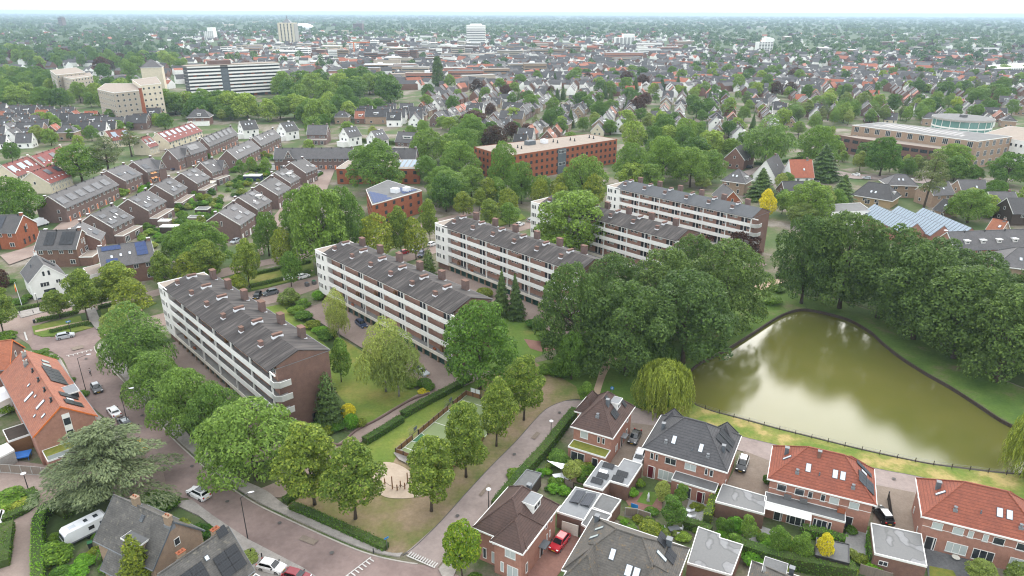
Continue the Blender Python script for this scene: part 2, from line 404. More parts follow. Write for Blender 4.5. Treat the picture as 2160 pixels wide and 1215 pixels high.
# ---------------------------------------------------------------- mesh building
class MB:
 def __init__(s):
  s.v = []; s.f = []
 def add(s, vs, fs):
  o = len(s.v)
  s.v += [tuple(p) for p in vs]
  s.f += [tuple(i + o for i in f) for f in fs]
  return s
 def box(s, x0, x1, y0, y1, z0, z1):
  return s.add([(x0, y0, z0), (x1, y0, z0), (x1, y1, z0), (x0, y1, z0), (x0, y0, z1), (x1, y0, z1), (x1, y1, z1), (x0, y1, z1)],
                     [(3, 2, 1, 0), (4, 5, 6, 7), (0, 1, 5, 4), (1, 2, 6, 5), (2, 3, 7, 6), (3, 0, 4, 7)])
 def quad(s, a, b, c, d):
  return s.add([a, b, c, d], [(0, 1, 2, 3)])
 def prism(s, poly, z0, z1, bottom=False):
  """poly: list of (x, y); capped at the top, sides between z0 and z1"""
  n = len(poly)
  area = sum(poly[i][0] * poly[(i + 1) % n][1] - poly[(i + 1) % n][0] * poly[i][1] for i in range(n))
  if area < 0:
   poly = poly[::-1]
  top = [(p[0], p[1], z1) for p in poly]
  tris = tessellate_polygon([[Vector(p) for p in top]])
  o = []
  for a, b, c in tris:
   A, B_, C = top[a], top[b], top[c]
   if (B_[0] - A[0]) * (C[1] - A[1]) - (B_[1] - A[1]) * (C[0] - A[0]) < 0:
    a, c = c, a
   o.append((a, b, c))
  s.add(top, o)
  if z1 > z0:
   s.add([(p[0], p[1], z0) for p in poly] + top, [(i, (i + 1) % n, n + (i + 1) % n, n + i) for i in range(n)])
   if bottom:
    s.add([(p[0], p[1], z0) for p in poly], [t[::-1] for t in o])
  return s
 def section(s, prof, x0, x1):
  """closed (y, z) profile, extruded along x"""
  n = len(prof)
  s.add([(x0, y, z) for y, z in prof] + [(x1, y, z) for y, z in prof], [(i, n + i, n + (i + 1) % n, (i + 1) % n) for i in range(n)] + [tuple(range(n)), tuple(range(2 * n - 1, n - 1, -1))])
  return s
 def tube(s, pts, rad, n=8, cap=True):
  pts = [Vector(p) for p in pts]
  if not isinstance(rad, (list, tuple)):
   rad = [rad] * len(pts)
  o = len(s.v)
  for i, p in enumerate(pts):
   d = (pts[min(i + 1, len(pts) - 1)] - pts[max(i - 1, 0)]).normalized()
   a = d.cross(Vector((0, 0, 1)) if abs(d.z) < 0.9 else Vector((1, 0, 0))).normalized()
   b = d.cross(a)
   for k in range(n):
    t = 2 * math.pi * k / n
    s.v.append(tuple(p + (a * math.cos(t) + b * math.sin(t)) * rad[i]))
  for i in range(len(pts) - 1):
   for k in range(n):
    s.f.append((o + i * n + k, o + i * n + (k + 1) % n, o + (i + 1) * n + (k + 1) % n, o + (i + 1) * n + k))
  if cap:
   s.f.append(tuple(o + k for k in range(n))[::-1])
   s.f.append(tuple(o + (len(pts) - 1) * n + k for k in range(n)))
  return s
 def ell(s, c, r, nu=10, nv=6):
  o = len(s.v)
  for j in range(nv + 1):
   ph = math.pi * j / nv - math.pi / 2
   for i in range(nu):
    th = 2 * math.pi * i / nu
    s.v.append((c[0] + r[0] * math.cos(ph) * math.cos(th), c[1] + r[1] * math.cos(ph) * math.sin(th), c[2] + r[2] * math.sin(ph)))
  for j in range(nv):
   for i in range(nu):
    s.f.append((o + j * nu + i, o + j * nu + (i + 1) % nu, o + (j + 1) * nu + (i + 1) % nu, o + (j + 1) * nu + i))
  return s
 def mesh(s, name, mat, smooth=False):
  me = bpy.data.meshes.new(name)
  me.from_pydata(s.v, [], s.f)
  me.materials.append(MAT[mat])
  if smooth:
   me.polygons.foreach_set('use_smooth', [True] * len(me.polygons))
  me.update()
  return me
 def build(s, name, mat, parent=None, loc=(0, 0, 0), rot=(0, 0, 0), smooth=False):
  return put(name, s.mesh(name, mat, smooth), parent, loc, rot)
def put(name, me, parent=None, loc=(0, 0, 0), rot=(0, 0, 0), scale=None):
 o = bpy.data.objects.new(name, me)
 COL.objects.link(o)
 if parent is not None:
  o.parent = parent
 o.location = loc
 o.rotation_euler = rot
 if scale:
  o.scale = scale
 return o
CACHE = {}
def cached(key, fn):
 if key not in CACHE:
  CACHE[key] = fn()
 return CACHE[key]
def tag(o, label=None, cat=None, group=None, kind=None):
 if label: o['label'] = label
 if cat: o['category'] = cat
 if group: o['group'] = group
 if kind: o['kind'] = kind
 return o
def thing(name, label, cat, loc=(0, 0, 0), rz=0.0, group=None):
 o = put(name, None, None, loc, (0, 0, rz))
 o.empty_display_size = 0.5
 return tag(o, label, cat, group)
def copy_tree(o, parent=None):
 c = o.copy()
 COL.objects.link(c)
 c.parent = parent
 for ch in KIDS.get(o.name, ()):
  copy_tree(ch, c)
 return c
KIDS = {}
def raw_mesh(name, verts, quads, mats, midx=None):
 """fast mesh from numpy arrays of quads"""
 me = bpy.data.meshes.new(name)
 n = len(quads)
 me.vertices.add(len(verts)); me.vertices.foreach_set('co', verts.astype(np.float32).ravel())
 me.loops.add(n * 4); me.loops.foreach_set('vertex_index', quads.astype(np.int32).ravel())
 me.polygons.add(n); me.polygons.foreach_set('loop_start', np.arange(0, n * 4, 4, dtype=np.int32))
 for m in mats:
  me.materials.append(MAT[m])
 if midx is not None:
  me.polygons.foreach_set('material_index', midx.astype(np.int32))
 me.update(calc_edges=True)
 return me
def px(pts, z=0.0):
 return [G(x, y, z).to_2d()[:] for x, y in pts]
def smooth_line(pts, n=5, closed=False):
 P = [np.array(p, float) for p in pts]
 m = len(P)
 out = []
 for i in range(m if closed else m - 1):
  p0 = P[(i - 1) % m] if closed or i > 0 else P[0]
  p1, p2 = P[i], P[(i + 1) % m]
  p3 = P[(i + 2) % m] if closed or i < m - 2 else P[-1]
  for k in range(n):
   t = k / n
   out.append(tuple(0.5 * ((2 * p1) + (-p0 + p2) * t + (2 * p0 - 5 * p1 + 4 * p2 - p3) * t * t + (-p0 + 3 * p1 - 3 * p2 + p3) * t ** 3)))
 if not closed:
  out.append(tuple(P[-1]))
 return out
LEVEL = [0.004]
def sheet(name, poly, mat, z=None, kind='structure'):
 """a surface lying on the ground, each one 4 mm above the one before"""
 if z is None:
  LEVEL[0] += 0.004
  z = LEVEL[0]
 return tag(MB().prism(poly, z, z).build(name, mat), kind=kind)
def offset_line(pts, d):
 out = []
 for i, p in enumerate(pts):
  a = np.array(pts[max(i - 1, 0)]); b = np.array(pts[min(i + 1, len(pts) - 1)])
  t = b - a; t = t / (np.linalg.norm(t) + 1e-9)
  out.append((p[0] - t[1] * d, p[1] + t[0] * d))
 return out
def ribbon(name, pts, width, mat, z0, z1, kind='structure', parent=None):
 """strip of constant width along a line (kerb, wall, path)"""
 a, b = offset_line(pts, width / 2), offset_line(pts, -width / 2)
 m = MB()
 for i in range(len(pts) - 1):
  A, B_, C, D = a[i], b[i], b[i + 1], a[i + 1]
  m.add([(*A, z1), (*B_, z1), (*C, z1), (*D, z1)], [(0, 1, 2, 3)])
  if z1 - z0 > 0.01:
   m.add([(*A, z0), (*D, z0), (*D, z1), (*A, z1)], [(0, 1, 2, 3)])
   m.add([(*C, z0), (*B_, z0), (*B_, z1), (*C, z1)], [(0, 1, 2, 3)])
 o = m.build(name, mat, parent)
 return tag(o, kind=kind) if kind else o
def along(pts, step):
 """points every `step` metres along a line, with headings"""
 out = []
 acc = 0.0
 for i in range(len(pts) - 1):
  a, b = np.array(pts[i]), np.array(pts[i + 1])
  l = np.linalg.norm(b - a)
  while acc <= l:
   p = a + (b - a) * acc / l
   out.append((p[0], p[1], math.atan2(b[1] - a[1], b[0] - a[0])))
   acc += step
  acc -= l
 return out
# ---------------------------------------------------------------- ground with the pond cut out
POND_PX = [(1449, 792), (1475, 765), (1530, 738), (1590, 700), (1640, 668), (1672, 655), (1700, 652), (1745, 660), (1795, 675), (1838, 700), (1862, 722), (1900, 752), (1955, 787), (2005, 815), (2060, 850), (2108, 882), (2150, 905), (2190, 935), (2200, 985), (2160, 1000), (2110, 997), (2050, 990), (1960, 978), (1880, 962), (1800, 944), (1720, 924), (1640, 904), (1560, 882), (1500, 866), (1462, 850), (1446, 825)]
pond = smooth_line(px(POND_PX), 4, True)
NEAR = [(-420, 5), (420, 5), (420, 760), (-420, 760)]
FAR = [(-32000, -4000), (32000, -4000), (32000, 34000), (-32000, 34000)]
gm = MB()
allp = [(*p, 0) for p in NEAR] + [(*p, 0) for p in pond]
for a, b, c in tessellate_polygon([[Vector((*p, 0)) for p in NEAR], [Vector((*p, 0)) for p in pond]]):
 A, B_, C = allp[a], allp[b], allp[c]
 if (B_[0] - A[0]) * (C[1] - A[1]) - (B_[1] - A[1]) * (C[0] - A[0]) < 0:
  a, c = c, a
 gm.f.append((a, b, c))
gm.v = allp
o = len(gm.v)
gm.v += [(*p, 0) for p in FAR]
for i in range(4):
 j = (i + 1) % 4
 gm.f.append((o + i, o + j, j, i))
ground = tag(gm.build('ground', 'ground'), kind='structure')
ground.data.materials.append(MAT['far_ground'])
for p in ground.data.polygons[-4:]:
 p.material_index = 1
tag(MB().prism(pond, -0.62, -0.62).build('pond_water', 'water'), kind='structure')
tag(MB().prism(pond, -1.4, -1.4).build('pond_bed', 'understorey'), kind='structure')
edge = thing('pond_edging', 'low dark timber edging round the green pond', 'edging')
pe = pond + [pond[0]]
ribbon('edging_wall', offset_line(pe, -0.06), 0.3, 'timber_dark', -1.4, 0.09, None, edge)
# ---------------------------------------------------------------- lawns, banks, soil
P = px
sheet('park_grass', P([(596, 1060), (655, 1012), (715, 968), (775, 937), (850, 890), (930, 842), (1000, 806), (1060, 780), (1130, 765), (1215, 772), (1250, 790), (1240, 842), (1222, 842), (1197, 845), (1163, 857), (1137, 877), (1087, 933), (1040, 980), (993, 1030), (933, 1097), (880, 1150), (848, 1168), (815, 1166), (740, 1135), (660, 1098)]), 'park')
sheet('court_lawn', P([(735, 950), (850, 886), (930, 840), (1000, 803), (1010, 815), (940, 860), (845, 945), (830, 975), (790, 985), (765, 970)]), 'lawn')
sheet('lawn', P([(560, 648), (600, 640), (650, 655), (700, 700), (770, 745), (850, 805), (900, 835), (890, 850), (840, 868), (790, 892), (752, 905), (735, 890), (728, 850), (640, 745)]), 'lawn')
sheet('lawn', P([(1060, 665), (1120, 680), (1165, 700), (1185, 730), (1150, 745), (1120, 760), (1080, 775), (1040, 780), (1000, 790), (1020, 730)]), 'lawn_green')
sheet('lawn', P([(1130, 765), (1215, 745), (1290, 735), (1350, 760), (1449, 792), (1446, 825), (1462, 850), (1500, 866), (1470, 872), (1397, 874), (1340, 858), (1225, 843), (1215, 815)]), 'lawn_green')
sheet('pond_bank', P([(1340, 858), (1395, 862), (1462, 853), (1500, 868), (1560, 884), (1640, 906), (1720, 926), (1800, 946), (1880, 964), (1960, 980), (2050, 992), (2110, 999), (2160, 1002), (2260, 985), (2260, 1075), (2080, 1038), (1933, 1005), (1840, 987), (1633, 938), (1567, 922), (1397, 875)]), 'bank_dry')
sheet('pond_bank', P([(1350, 762), (1420, 700), (1500, 650), (1590, 610), (1640, 600), (1690, 625), (1700, 650), (1672, 653), (1640, 666), (1590, 698), (1530, 736), (1475, 763), (1449, 790)]), 'bank')
sheet('pond_bank', P([(1690, 625), (1760, 630), (1850, 660), (1960, 720), (2060, 780), (2260, 860), (2260, 960), (2195, 935), (2150, 903), (2108, 880), (2060, 848), (2005, 813), (1955, 785), (1900, 750), (1862, 720), (1838, 698), (1795, 673), (1745, 658), (1702, 650)]), 'bank')
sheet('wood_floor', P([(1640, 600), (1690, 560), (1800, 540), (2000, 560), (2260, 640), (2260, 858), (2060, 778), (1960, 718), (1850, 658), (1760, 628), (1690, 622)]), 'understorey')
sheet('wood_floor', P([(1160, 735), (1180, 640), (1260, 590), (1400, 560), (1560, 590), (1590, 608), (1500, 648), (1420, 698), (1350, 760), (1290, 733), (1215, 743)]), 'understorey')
sheet('soil', P([(1105, 715), (1150, 722), (1172, 738), (1140, 742), (1118, 735)]), 'drive_red')
sheet('shrub_bed', P([(600, 650), (625, 640), (690, 690), (720, 735), (700, 740), (650, 690)]), 'understorey')
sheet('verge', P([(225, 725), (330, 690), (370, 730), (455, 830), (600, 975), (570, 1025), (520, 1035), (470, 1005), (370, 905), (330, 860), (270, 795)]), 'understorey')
sheet('sand_path', smooth_line(P([(1246, 842), (1258, 805), (1268, 775), (1285, 750)]), 4) + smooth_line(P([(1303, 757), (1284, 780), (1272, 808), (1262, 845)]), 4), 'sandpath')
sheet('sand_path', P([(1590, 604), (1630, 590), (1662, 588), (1664, 594), (1635, 600), (1605, 612)]), 'sandpath')
sheet('sand_path', P([(1640, 620), (1690, 640), (1668, 652), (1600, 655), (1560, 690), (1555, 685), (1600, 645)]), 'bank')
sheet('park_sand', smooth_line(P([(790, 985), (815, 975), (850, 985), (880, 1010), (900, 1035), (885, 1048), (840, 1052), (805, 1045), (785, 1015)]), 4, True), 'sand')
# ---------------------------------------------------------------- roads and pavements
main_e = smooth_line(P([(232, 702), (205, 722), (200, 738), (220, 762), (253, 797), (290, 838), (320, 873), (362, 923), (410, 968), (460, 1010), (530, 1058), (600, 1093), (720, 1147), (787, 1172), (850, 1186), (930, 1200), (1010, 1235)]), 5)
main_w = smooth_line(P([(700, 1240), (633, 1197), (520, 1138), (443, 1087), (397, 1052), (340, 1050), (250, 1010), (100, 990), (-60, 978), (-60, 1000), (-20, 1240), (80, 1240), (85, 1130), (92, 1060), (140, 1010), (240, 1000), (300, 985), (285, 945), (253, 910), (230, 888), (187, 853), (165, 820), (133, 757), (110, 742), (70, 738)]), 5)
sheet('main_road', main_e + P([(1300, 1330), (1300, 1420), (850, 1420)]) + P([(700, 1240), (633, 1197), (520, 1138), (443, 1087), (397, 1052), (345, 1045), (325, 1010), (305, 960), (253, 910), (230, 888), (187, 853), (165, 820), (133, 757), (110, 742), (68, 738), (40, 690), (35, 660), (80, 700), (108, 712), (150, 706), (200, 690)]), 'road')
sheet('court_road', smooth_line(P([(-60, 958), (0, 966), (60, 976), (130, 985), (240, 990), (330, 975), (350, 1048), (300, 1052), (255, 1050), (200, 1040), (150, 1030), (115, 1055), (90, 1090), (84, 1150), (80, 1240)]), 3) + P([(-60, 1260)]), 'forecourt')
sheet('north_road', P([(228, 688), (300, 672), (420, 642), (520, 618), (640, 590), (760, 561), (850, 536), (960, 508), (1110, 470), (1250, 440), (1258, 448), (1120, 482), (960, 522), (860, 552), (770, 577), (690, 602), (600, 634), (480, 662), (330, 690), (215, 714)]), 'forecourt')
sheet('upper_road', P([(-40, 690), (30, 672), (110, 655), (240, 635), (350, 606), (473, 566), (560, 548), (667, 527), (720, 512), (860, 478), (1010, 440), (1020, 447), (870, 488), (735, 522), (640, 546), (560, 560), (470, 585), (380, 612), (250, 645), (120, 672), (70, 690), (66, 730), (20, 700), (-40, 705)]), 'forecourt')
sheet('side_road', smooth_line(P([(857, 1166), (933, 1097), (993, 1030), (1040, 980), (1087, 933), (1137, 877), (1163, 857), (1197, 846), (1260, 848), (1340, 860), (1397, 876), (1480, 898), (1567, 922), (1633, 938), (1840, 987), (1933, 1005), (2080, 1038), (2260, 1078)]), 4) + P([(2260, 1120), (1923, 1042), (1850, 1024), (1630, 978), (1570, 954), (1400, 905), (1320, 890), (1228, 872), (1190, 895), (1140, 952), (1083, 1019), (1030, 1075), (970, 1140), (922, 1199)]), 'lane')
# driveways
sheet('driveway', P([(1296, 888), (1395, 900), (1352, 1000), (1270, 985)]), 'drive_brown')
sheet('driveway', P([(1570, 952), (1632, 976), (1617, 1060), (1525, 1035)]), 'drive_brown')
sheet('driveway', P([(1850, 1024), (1930, 1040), (1945, 1130), (1840, 1110)]), 'drive_brown')
sheet('driveway', P([(1180, 1118), (1235, 1140), (1160, 1235), (1090, 1240)]), 'drive_red')
sheet('garden_terrace', P([(1310, 1040), (1400, 1040), (1395, 1080), (1330, 1075)]), 'drive_red')
sheet('garden_terrace', P([(1455, 1048), (1520, 1062), (1490, 1120), (1440, 1100)]), 'terrace_grey')
sheet('garden_terrace', P([(1590, 1105), (1690, 1140), (1670, 1175), (1575, 1145)]), 'terrace_grey')
sheet('garden_terrace', P([(1790, 1110), (1850, 1125), (1850, 1190), (1770, 1160)]), 'terrace_grey')
sheet('garden_terrace', P([(1950, 1155), (2060, 1180), (2110, 1240), (1960, 1240)]), 'terrace_dark')
sheet('garden_terrace', P([(1200, 990), (1250, 1000), (1232, 1025), (1190, 1012)]), 'sandpath')
sheet('garden_lawn', P([(1360, 1035), (1392, 1043), (1375, 1068), (1343, 1060)]), 'lawn_green')
sheet('garden_lawn', P([(1306, 1088), (1356, 1104), (1350, 1110), (1300, 1096)]), 'lawn_green')
sheet('garden_lawn', P([(1960, 1195), (2010, 1205), (2030, 1240), (1960, 1240)]), 'sedum')
# pavements: raised slabs with a kerb
def pave(name, poly, mat='pavement', h=0.11):
 LEVEL[0] += 0.004
 return tag(MB().prism(poly, 0, h + LEVEL[0]).build(name, mat), kind='structure')
e_in = smooth_line(P([(210, 725), (206, 738), (226, 762), (260, 797), (297, 838), (327, 873), (369, 923), (417, 967), (467, 1008), (536, 1055), (606, 1089), (726, 1143), (793, 1167), (843, 1176)]), 4)
e_out = smooth_line(P([(850, 1168), (815, 1166), (740, 1134), (660, 1096), (600, 1066), (560, 1036), (500, 1008), (450, 968), (395, 915), (350, 868), (315, 825), (280, 785), (250, 755), (232, 735), (226, 722), (216, 720)]), 4)
pave('pavement', e_in + e_out)
pave('pavement', P([(405, 1056), (450, 1090), (526, 1141), (640, 1200), (700, 1240), (560, 1240), (520, 1195), (470, 1130), (420, 1090), (360, 1062)]))
pave('pavement', P([(64, 742), (108, 748), (128, 760), (160, 822), (182, 856), (226, 892), (248, 914), (275, 950), (255, 940), (215, 905), (175, 868), (140, 825), (110, 775), (75, 755)]))
pave('pavement', P([(925, 1203), (970, 1145), (985, 1150), (960, 1210), (945, 1240)]))
pave('pavement', P([(36, 660), (110, 643), (230, 622), (228, 634), (118, 653), (45, 672)]))
pave('path', smooth_line(P([(545, 1034), (590, 1014), (640, 980), (700, 945), (760, 905), (830, 862), (900, 822), (960, 792)]), 4) + smooth_line(P([(985, 800), (920, 838), (850, 878), (775, 925), (715, 962), (655, 1005), (612, 1045), (575, 1050)]), 4), 'forecourt', 0.0)
for a, b, nm in ((main_e[8:], 0.1, 'kerb_stone'),):
 ribbon('kerb', a[:-8], 0.22, nm, 0, 0.135)
ribbon('kerb', smooth_line(P([(64, 742), (108, 748), (128, 760), (160, 822), (182, 856), (226, 892), (248, 914)]), 4), 0.22, 'kerb_stone', 0, 0.18)
ribbon('kerb', smooth_line(P([(1222, 843), (1197, 845), (1163, 857), (1137, 877), (1087, 933), (1040, 980), (993, 1030), (933, 1097), (880, 1150), (850, 1172)]), 4), 0.16, 'kerb_dark', 0, 0.10)
ribbon('kerb', smooth_line(P([(1340, 860), (1397, 876), (1480, 898), (1567, 922), (1633, 938), (1840, 987), (1933, 1005), (2080, 1038), (2260, 1078)]), 3), 0.16, 'kerb_dark', 0, 0.10)
# grass islands beside the crossing
for poly in ([(68, 690), (170, 668), (178, 690), (196, 692), (130, 708), (90, 712), (72, 706)], [(212, 655), (300, 638), (330, 640), (300, 655), (232, 680), (218, 672)],
             [(520, 582), (660, 553), (665, 580), (560, 608), (530, 612)], [(360, 612), (470, 588), (500, 600), (380, 640)], [(690, 545), (850, 500), (890, 505), (760, 545), (690, 565)], [(930, 495), (1100, 452), (1110, 462), (960, 505)]):
 LEVEL[0] += 0.004
 tag(MB().prism(P(poly), 0, 0.1 + LEVEL[0]).build('grass_island', 'lawn'), kind='structure')
for a in ([(75, 701), (130, 690), (205, 676)], [(205, 676), (300, 655)], [(530, 603), (660, 572)]):
 ribbon('sand_path', P(a), 1.3, 'sandpath', 0.2, 0.30)
ribbon('path', P([(190, 652), (198, 672), (215, 694)]), 2.4, 'pavement', 0.2, 0.32)
# painted road markings: bars and teeth
def teeth(name, a, b, n, side, ln=0.9):
 A, B_ = np.array(G(*a)[:2]), np.array(G(*b)[:2])
 d = (B_ - A); l = np.linalg.norm(d); d /= l
 q = np.array((-d[1], d[0])) * side
 m = MB()
 LEVEL[0] += 0.004
 z = LEVEL[0] + 0.004
 def strip(p, r, wd):
  e = (r - p) / np.linalg.norm(r - p); s_ = np.array((-e[1], e[0])) * wd / 2
  m.prism([tuple(p - s_), tuple(r - s_), tuple(r + s_), tuple(p + s_)], z, z)
 strip(A, B_, 0.16)
 for i in range(n):
  p = A + d * l * (i + 0.5) / n
  strip(p + q * 0.09, p + q * ln, 0.2)
 return tag(m.build(name, 'road_paint'), kind='structure')
teeth('road_marking', (140, 752), (196, 738), 6, -1)
teeth('road_marking', (858, 1174), (918, 1200), 12, 1, 1.0)
teeth('road_marking', (728, 1219), (783, 1177), 7, -1, 1.0)
for po in ([(250, 815), (262, 812), (270, 826), (257, 829)], [(430, 1010), (446, 1006), (462, 1024), (446, 1028)], [(640, 1130), (672, 1142), (662, 1152), (630, 1140)], [(1010, 1045), (1030, 1022), (1036, 1026), (1016, 1049)], [(1120, 925), (1132, 912), (1140, 916), (1128, 929)], [(150, 735), (175, 729), (178, 735), (154, 741)]):
 sheet('road_patch', P(po), 'drive_brown')
for cx, cy_ in ((300, 878), (405, 985), (590, 1105), (700, 1168), (965, 1090), (1085, 960), (182, 758), (480, 1060), (1180, 872), (1480, 915), (1885, 1012)):
 b = G(cx, cy_); LEVEL[0] += 0.004
 tag(MB().prism([(b.x + 0.33 * math.cos(k), b.y + 0.33 * math.sin(k)) for k in np.linspace(0, 5.8, 12)], LEVEL[0], LEVEL[0]).build('manhole_cover', 'kerb_dark'), kind='structure')
for a in ((52, 702, 58, 720), (222, 700, 219, 712)):
 ribbon('road_marking', P([a[:2], a[2:]]), 0.35, 'road_paint', LEVEL[0] + 0.01, LEVEL[0] + 0.012)
# ---------------------------------------------------------------- foliage
def leaves(P_, N, size, aspect, g, hang=None):
 """one four-cornered leaf spray per point; hang: long axis direction"""
 n = len(P_)
 N = N / (np.linalg.norm(N, axis=1, keepdims=True) + 1e-9)
 if hang is None:
  t = g.normal(size=(n, 3))
 else:
  t = hang + g.normal(size=(n, 3)) * 0.25
 t -= N * (t * N).sum(1, keepdims=True)
 t /= np.linalg.norm(t, axis=1, keepdims=True) + 1e-9
 b = np.cross(N, t)
 s = size[:, None] / 2
 a = t * s; c = b * s * aspect
 v = np.stack([P_ - a, P_ - c * 0.9 + a * 0.1, P_ + a, P_ + c * 0.9 + a * 0.1], 1).reshape(-1, 3)
 return v
def sphere_pts(n, g):
 d = g.normal(size=(n, 3))
 return d / np.linalg.norm(d, axis=1, keepdims=True)
def lobed(g, lobes, n, size, aspect=0.75, flat=1.0, up=0.45, rnd_n=0.9, keep=0.86, hang=None):
 """leaves on the outside of a cluster of lobes (centre xyz, radius)"""
 C = np.array([l[:3] for l in lobes]); r = np.array([l[3] for l in lobes])
 w_ = r ** 2; w_ = w_ / w_.sum()
 k = g.choice(len(r), size=int(n * 1.9), p=w_)
 d = sphere_pts(len(k), g)
 d[:, 2] = np.where((d[:, 2] < -0.2) & (g.random(len(k)) < 0.6), -d[:, 2], d[:, 2])
 rad = r[k] * g.uniform(0.78, 1.06, len(k))
 off = d * rad[:, None]; off[:, 2] *= flat
 p = C[k] + off
 ok = np.ones(len(k), bool)
 for j in range(len(r)):
  q = p - C[j]; q[:, 2] /= flat
  ok &= (k == j) | ((q ** 2).sum(1) > (r[j] * keep) ** 2)
 p, d = p[ok][:n], d[ok][:n]
 N = d + g.normal(size=d.shape) * rnd_n * 0.6; N[:, 2] += up
 s = size * g.uniform(0.65, 1.35, len(p))
 h = None if hang is None else np.tile(np.array(hang, float), (len(p), 1))
 return leaves(p, N, s, aspect, g, h)
def profile_lobes(g, H0, H1, rfun, n, lr, inner=0.6):
 out = []
 for i in range(n):
  t = (i + 0.5) / n
  z = H0 + (H1 - H0) * t
  rr = rfun(t)
  a = i * 2.39996 + g.uniform(-0.4, 0.4)
  q = rr * inner * g.uniform(0.55, 1.12)
  out.append((q * math.cos(a), q * math.sin(a), z + g.uniform(-0.3, 0.3), lr * (0.55 + 0.55 * rr / max(rfun(x) for x in (0.2, 0.4, 0.6))) * g.uniform(0.6, 1.3)))
 return out
def trunk_mesh(key, h, r, limbs, reach, up, mat='bark', seed=1, lean=0.0):
 def fn():
  g = np.random.default_rng(seed)
  m = MB()
  top = h
  m.tube([(0, 0, -0.1), (0.03 * r, 0, h * 0.12), (lean * 0.4, 0.1, h * 0.5), (lean, 0.0, top)], [r * 1.35, r, r * 0.75, r * 0.25], 8)
  for i in range(limbs):
   a = i * 2.4 + g.uniform(-0.5, 0.5)
   z0 = h * g.uniform(0.42, 0.75)
   q = reach * g.uniform(0.6, 1.0)
   z1 = z0 + up * g.uniform(0.5, 1.1)
   m.tube([(lean * 0.6, 0, z0), (q * 0.45 * math.cos(a), q * 0.45 * math.sin(a), z0 + (z1 - z0) * 0.35), (q * math.cos(a), q * math.sin(a), z1)], [r * 0.42, r * 0.27, r * 0.08], 6)
  return m.mesh('trunk', mat, True)
 return cached(('trunk', key), fn)
def quads_of(v):
 return np.arange(len(v)).reshape(-1, 4)
KINDS = {}
def kind(name, mat, H_, R_, fn, trunk, variants=2):
 KINDS[name] = dict(mat=mat, H=H_, R=R_, fn=fn, trunk=trunk, n=variants)
def crown(name, i):
 K = KINDS[name]
 def fn():
  g = np.random.default_rng(abs(hash_(name)) + i * 77)
  v = K['fn'](g)
  v[:, :2] *= K['R'] / np.percentile(np.hypot(v[:, 0], v[:, 1]), 98.5); v[:, 2] *= K['H'] / v[:, 2].max()
  return raw_mesh('crown', v, quads_of(v), [K['mat']])
 return cached(('crown', name, i), fn)
def hash_(s):
 h = 7
 for c in s:
  h = (h * 31 + ord(c)) % 100003
 return h
oval = lambda R_: (lambda t: R_ * max(0.05, math.sin(math.pi * min(1, (t * 0.93 + 0.07)) ** 0.72)) ** 0.75)
dome = lambda R_: (lambda t: R_ * math.sqrt(max(0.02, 1 - (t * 1.02 - 0.28) ** 2 / 0.56)))
def f_linden(g):
 return lobed(g, profile_lobes(g, 3.6, 13.3, oval(4.3), 40, 1.35, 0.72), 9000, 0.42, 0.7, 0.85)
def f_robinia(g):
 return lobed(g, profile_lobes(g, 3.0, 10.3, dome(6.2), 46, 1.75, 0.8), 12000, 0.42, 0.6, 0.62)
def f_poplar(g):
 return lobed(g, profile_lobes(g, 3.5, 18.0, dome(8.2), 80, 1.95, 0.86), 17000, 0.55, 0.6, 0.9, up=0.35)
def f_oak(g):
 return lobed(g, profile_lobes(g, 3.5, 13.5, dome(6.4), 56, 1.65, 0.84), 12000, 0.48, 0.7, 0.85)
def f_maple(g):
 return lobed(g, profile_lobes(g, 3.0, 14.0, dome(6.8), 60, 1.7, 0.84), 13000, 0.46, 0.75, 0.85)
def f_small(g):
 return lobed(g, profile_lobes(g, 2.4, 8.4, oval(2.9), 22, 1.3), 4500, 0.38, 0.7, 0.85)
def f_mixed(g):
 return lobed(g, profile_lobes(g, 2.6, 11.5, dome(5.2), 36, 1.6, 0.82), 4600, 0.62, 0.75, 0.85)
def f_birch(g):
 a = lobed(g, profile_lobes(g, 4.0, 12.3, oval(3.6), 26, 1.6, 0.7), 5500, 0.34, 0.5, 0.9)
 b = lobed(g, profile_lobes(g, 3.0, 9.0, oval(4.0), 20, 1.4, 0.85), 3500, 0.75, 0.22, 1.2, hang=(0, 0, -1), rnd_n=1.2)
 return np.concatenate([a, b])
def f_willow(g):
 out = [lobed(g, profile_lobes(g, 5.2, 8.0, dome(4.0), 18, 1.3, 0.8), 3200, 0.4, 0.35, 0.7)]
 for i in range(270):
  th = g.uniform(0, 2 * math.pi); q = 5.6 * math.sqrt(g.uniform(0.2, 1.0)) * (1 + 0.12 * math.sin(3 * th + 1) + 0.08 * math.sin(7 * th))
  z0 = 5.0 + 3.6 * math.sqrt(max(0, 1 - (q / 6.0) ** 2)); z1 = 1.5 + 1.3 * math.sin(5 * th + q * 2) + g.uniform(-0.3, 1.0)
  n = int((z0 - z1) / 0.13)
  z = np.linspace(z0, z1, n)
  bow = 1 + 0.08 * np.sin(np.linspace(0, 3.1, n))
  p = np.stack([q * bow * math.cos(th) + g.normal(size=n) * 0.12, q * bow * math.sin(th) + g.normal(size=n) * 0.12, z], 1)
  N = np.tile(np.array([math.cos(th), math.sin(th), 0.3]), (n, 1)) + g.normal(size=(n, 3)) * 0.4
  out.append(leaves(p, N, g.uniform(0.5, 0.9, n), 0.24, g, np.tile(np.array([0, 0, -1.0]), (n, 1))))
 return np.concatenate(out)
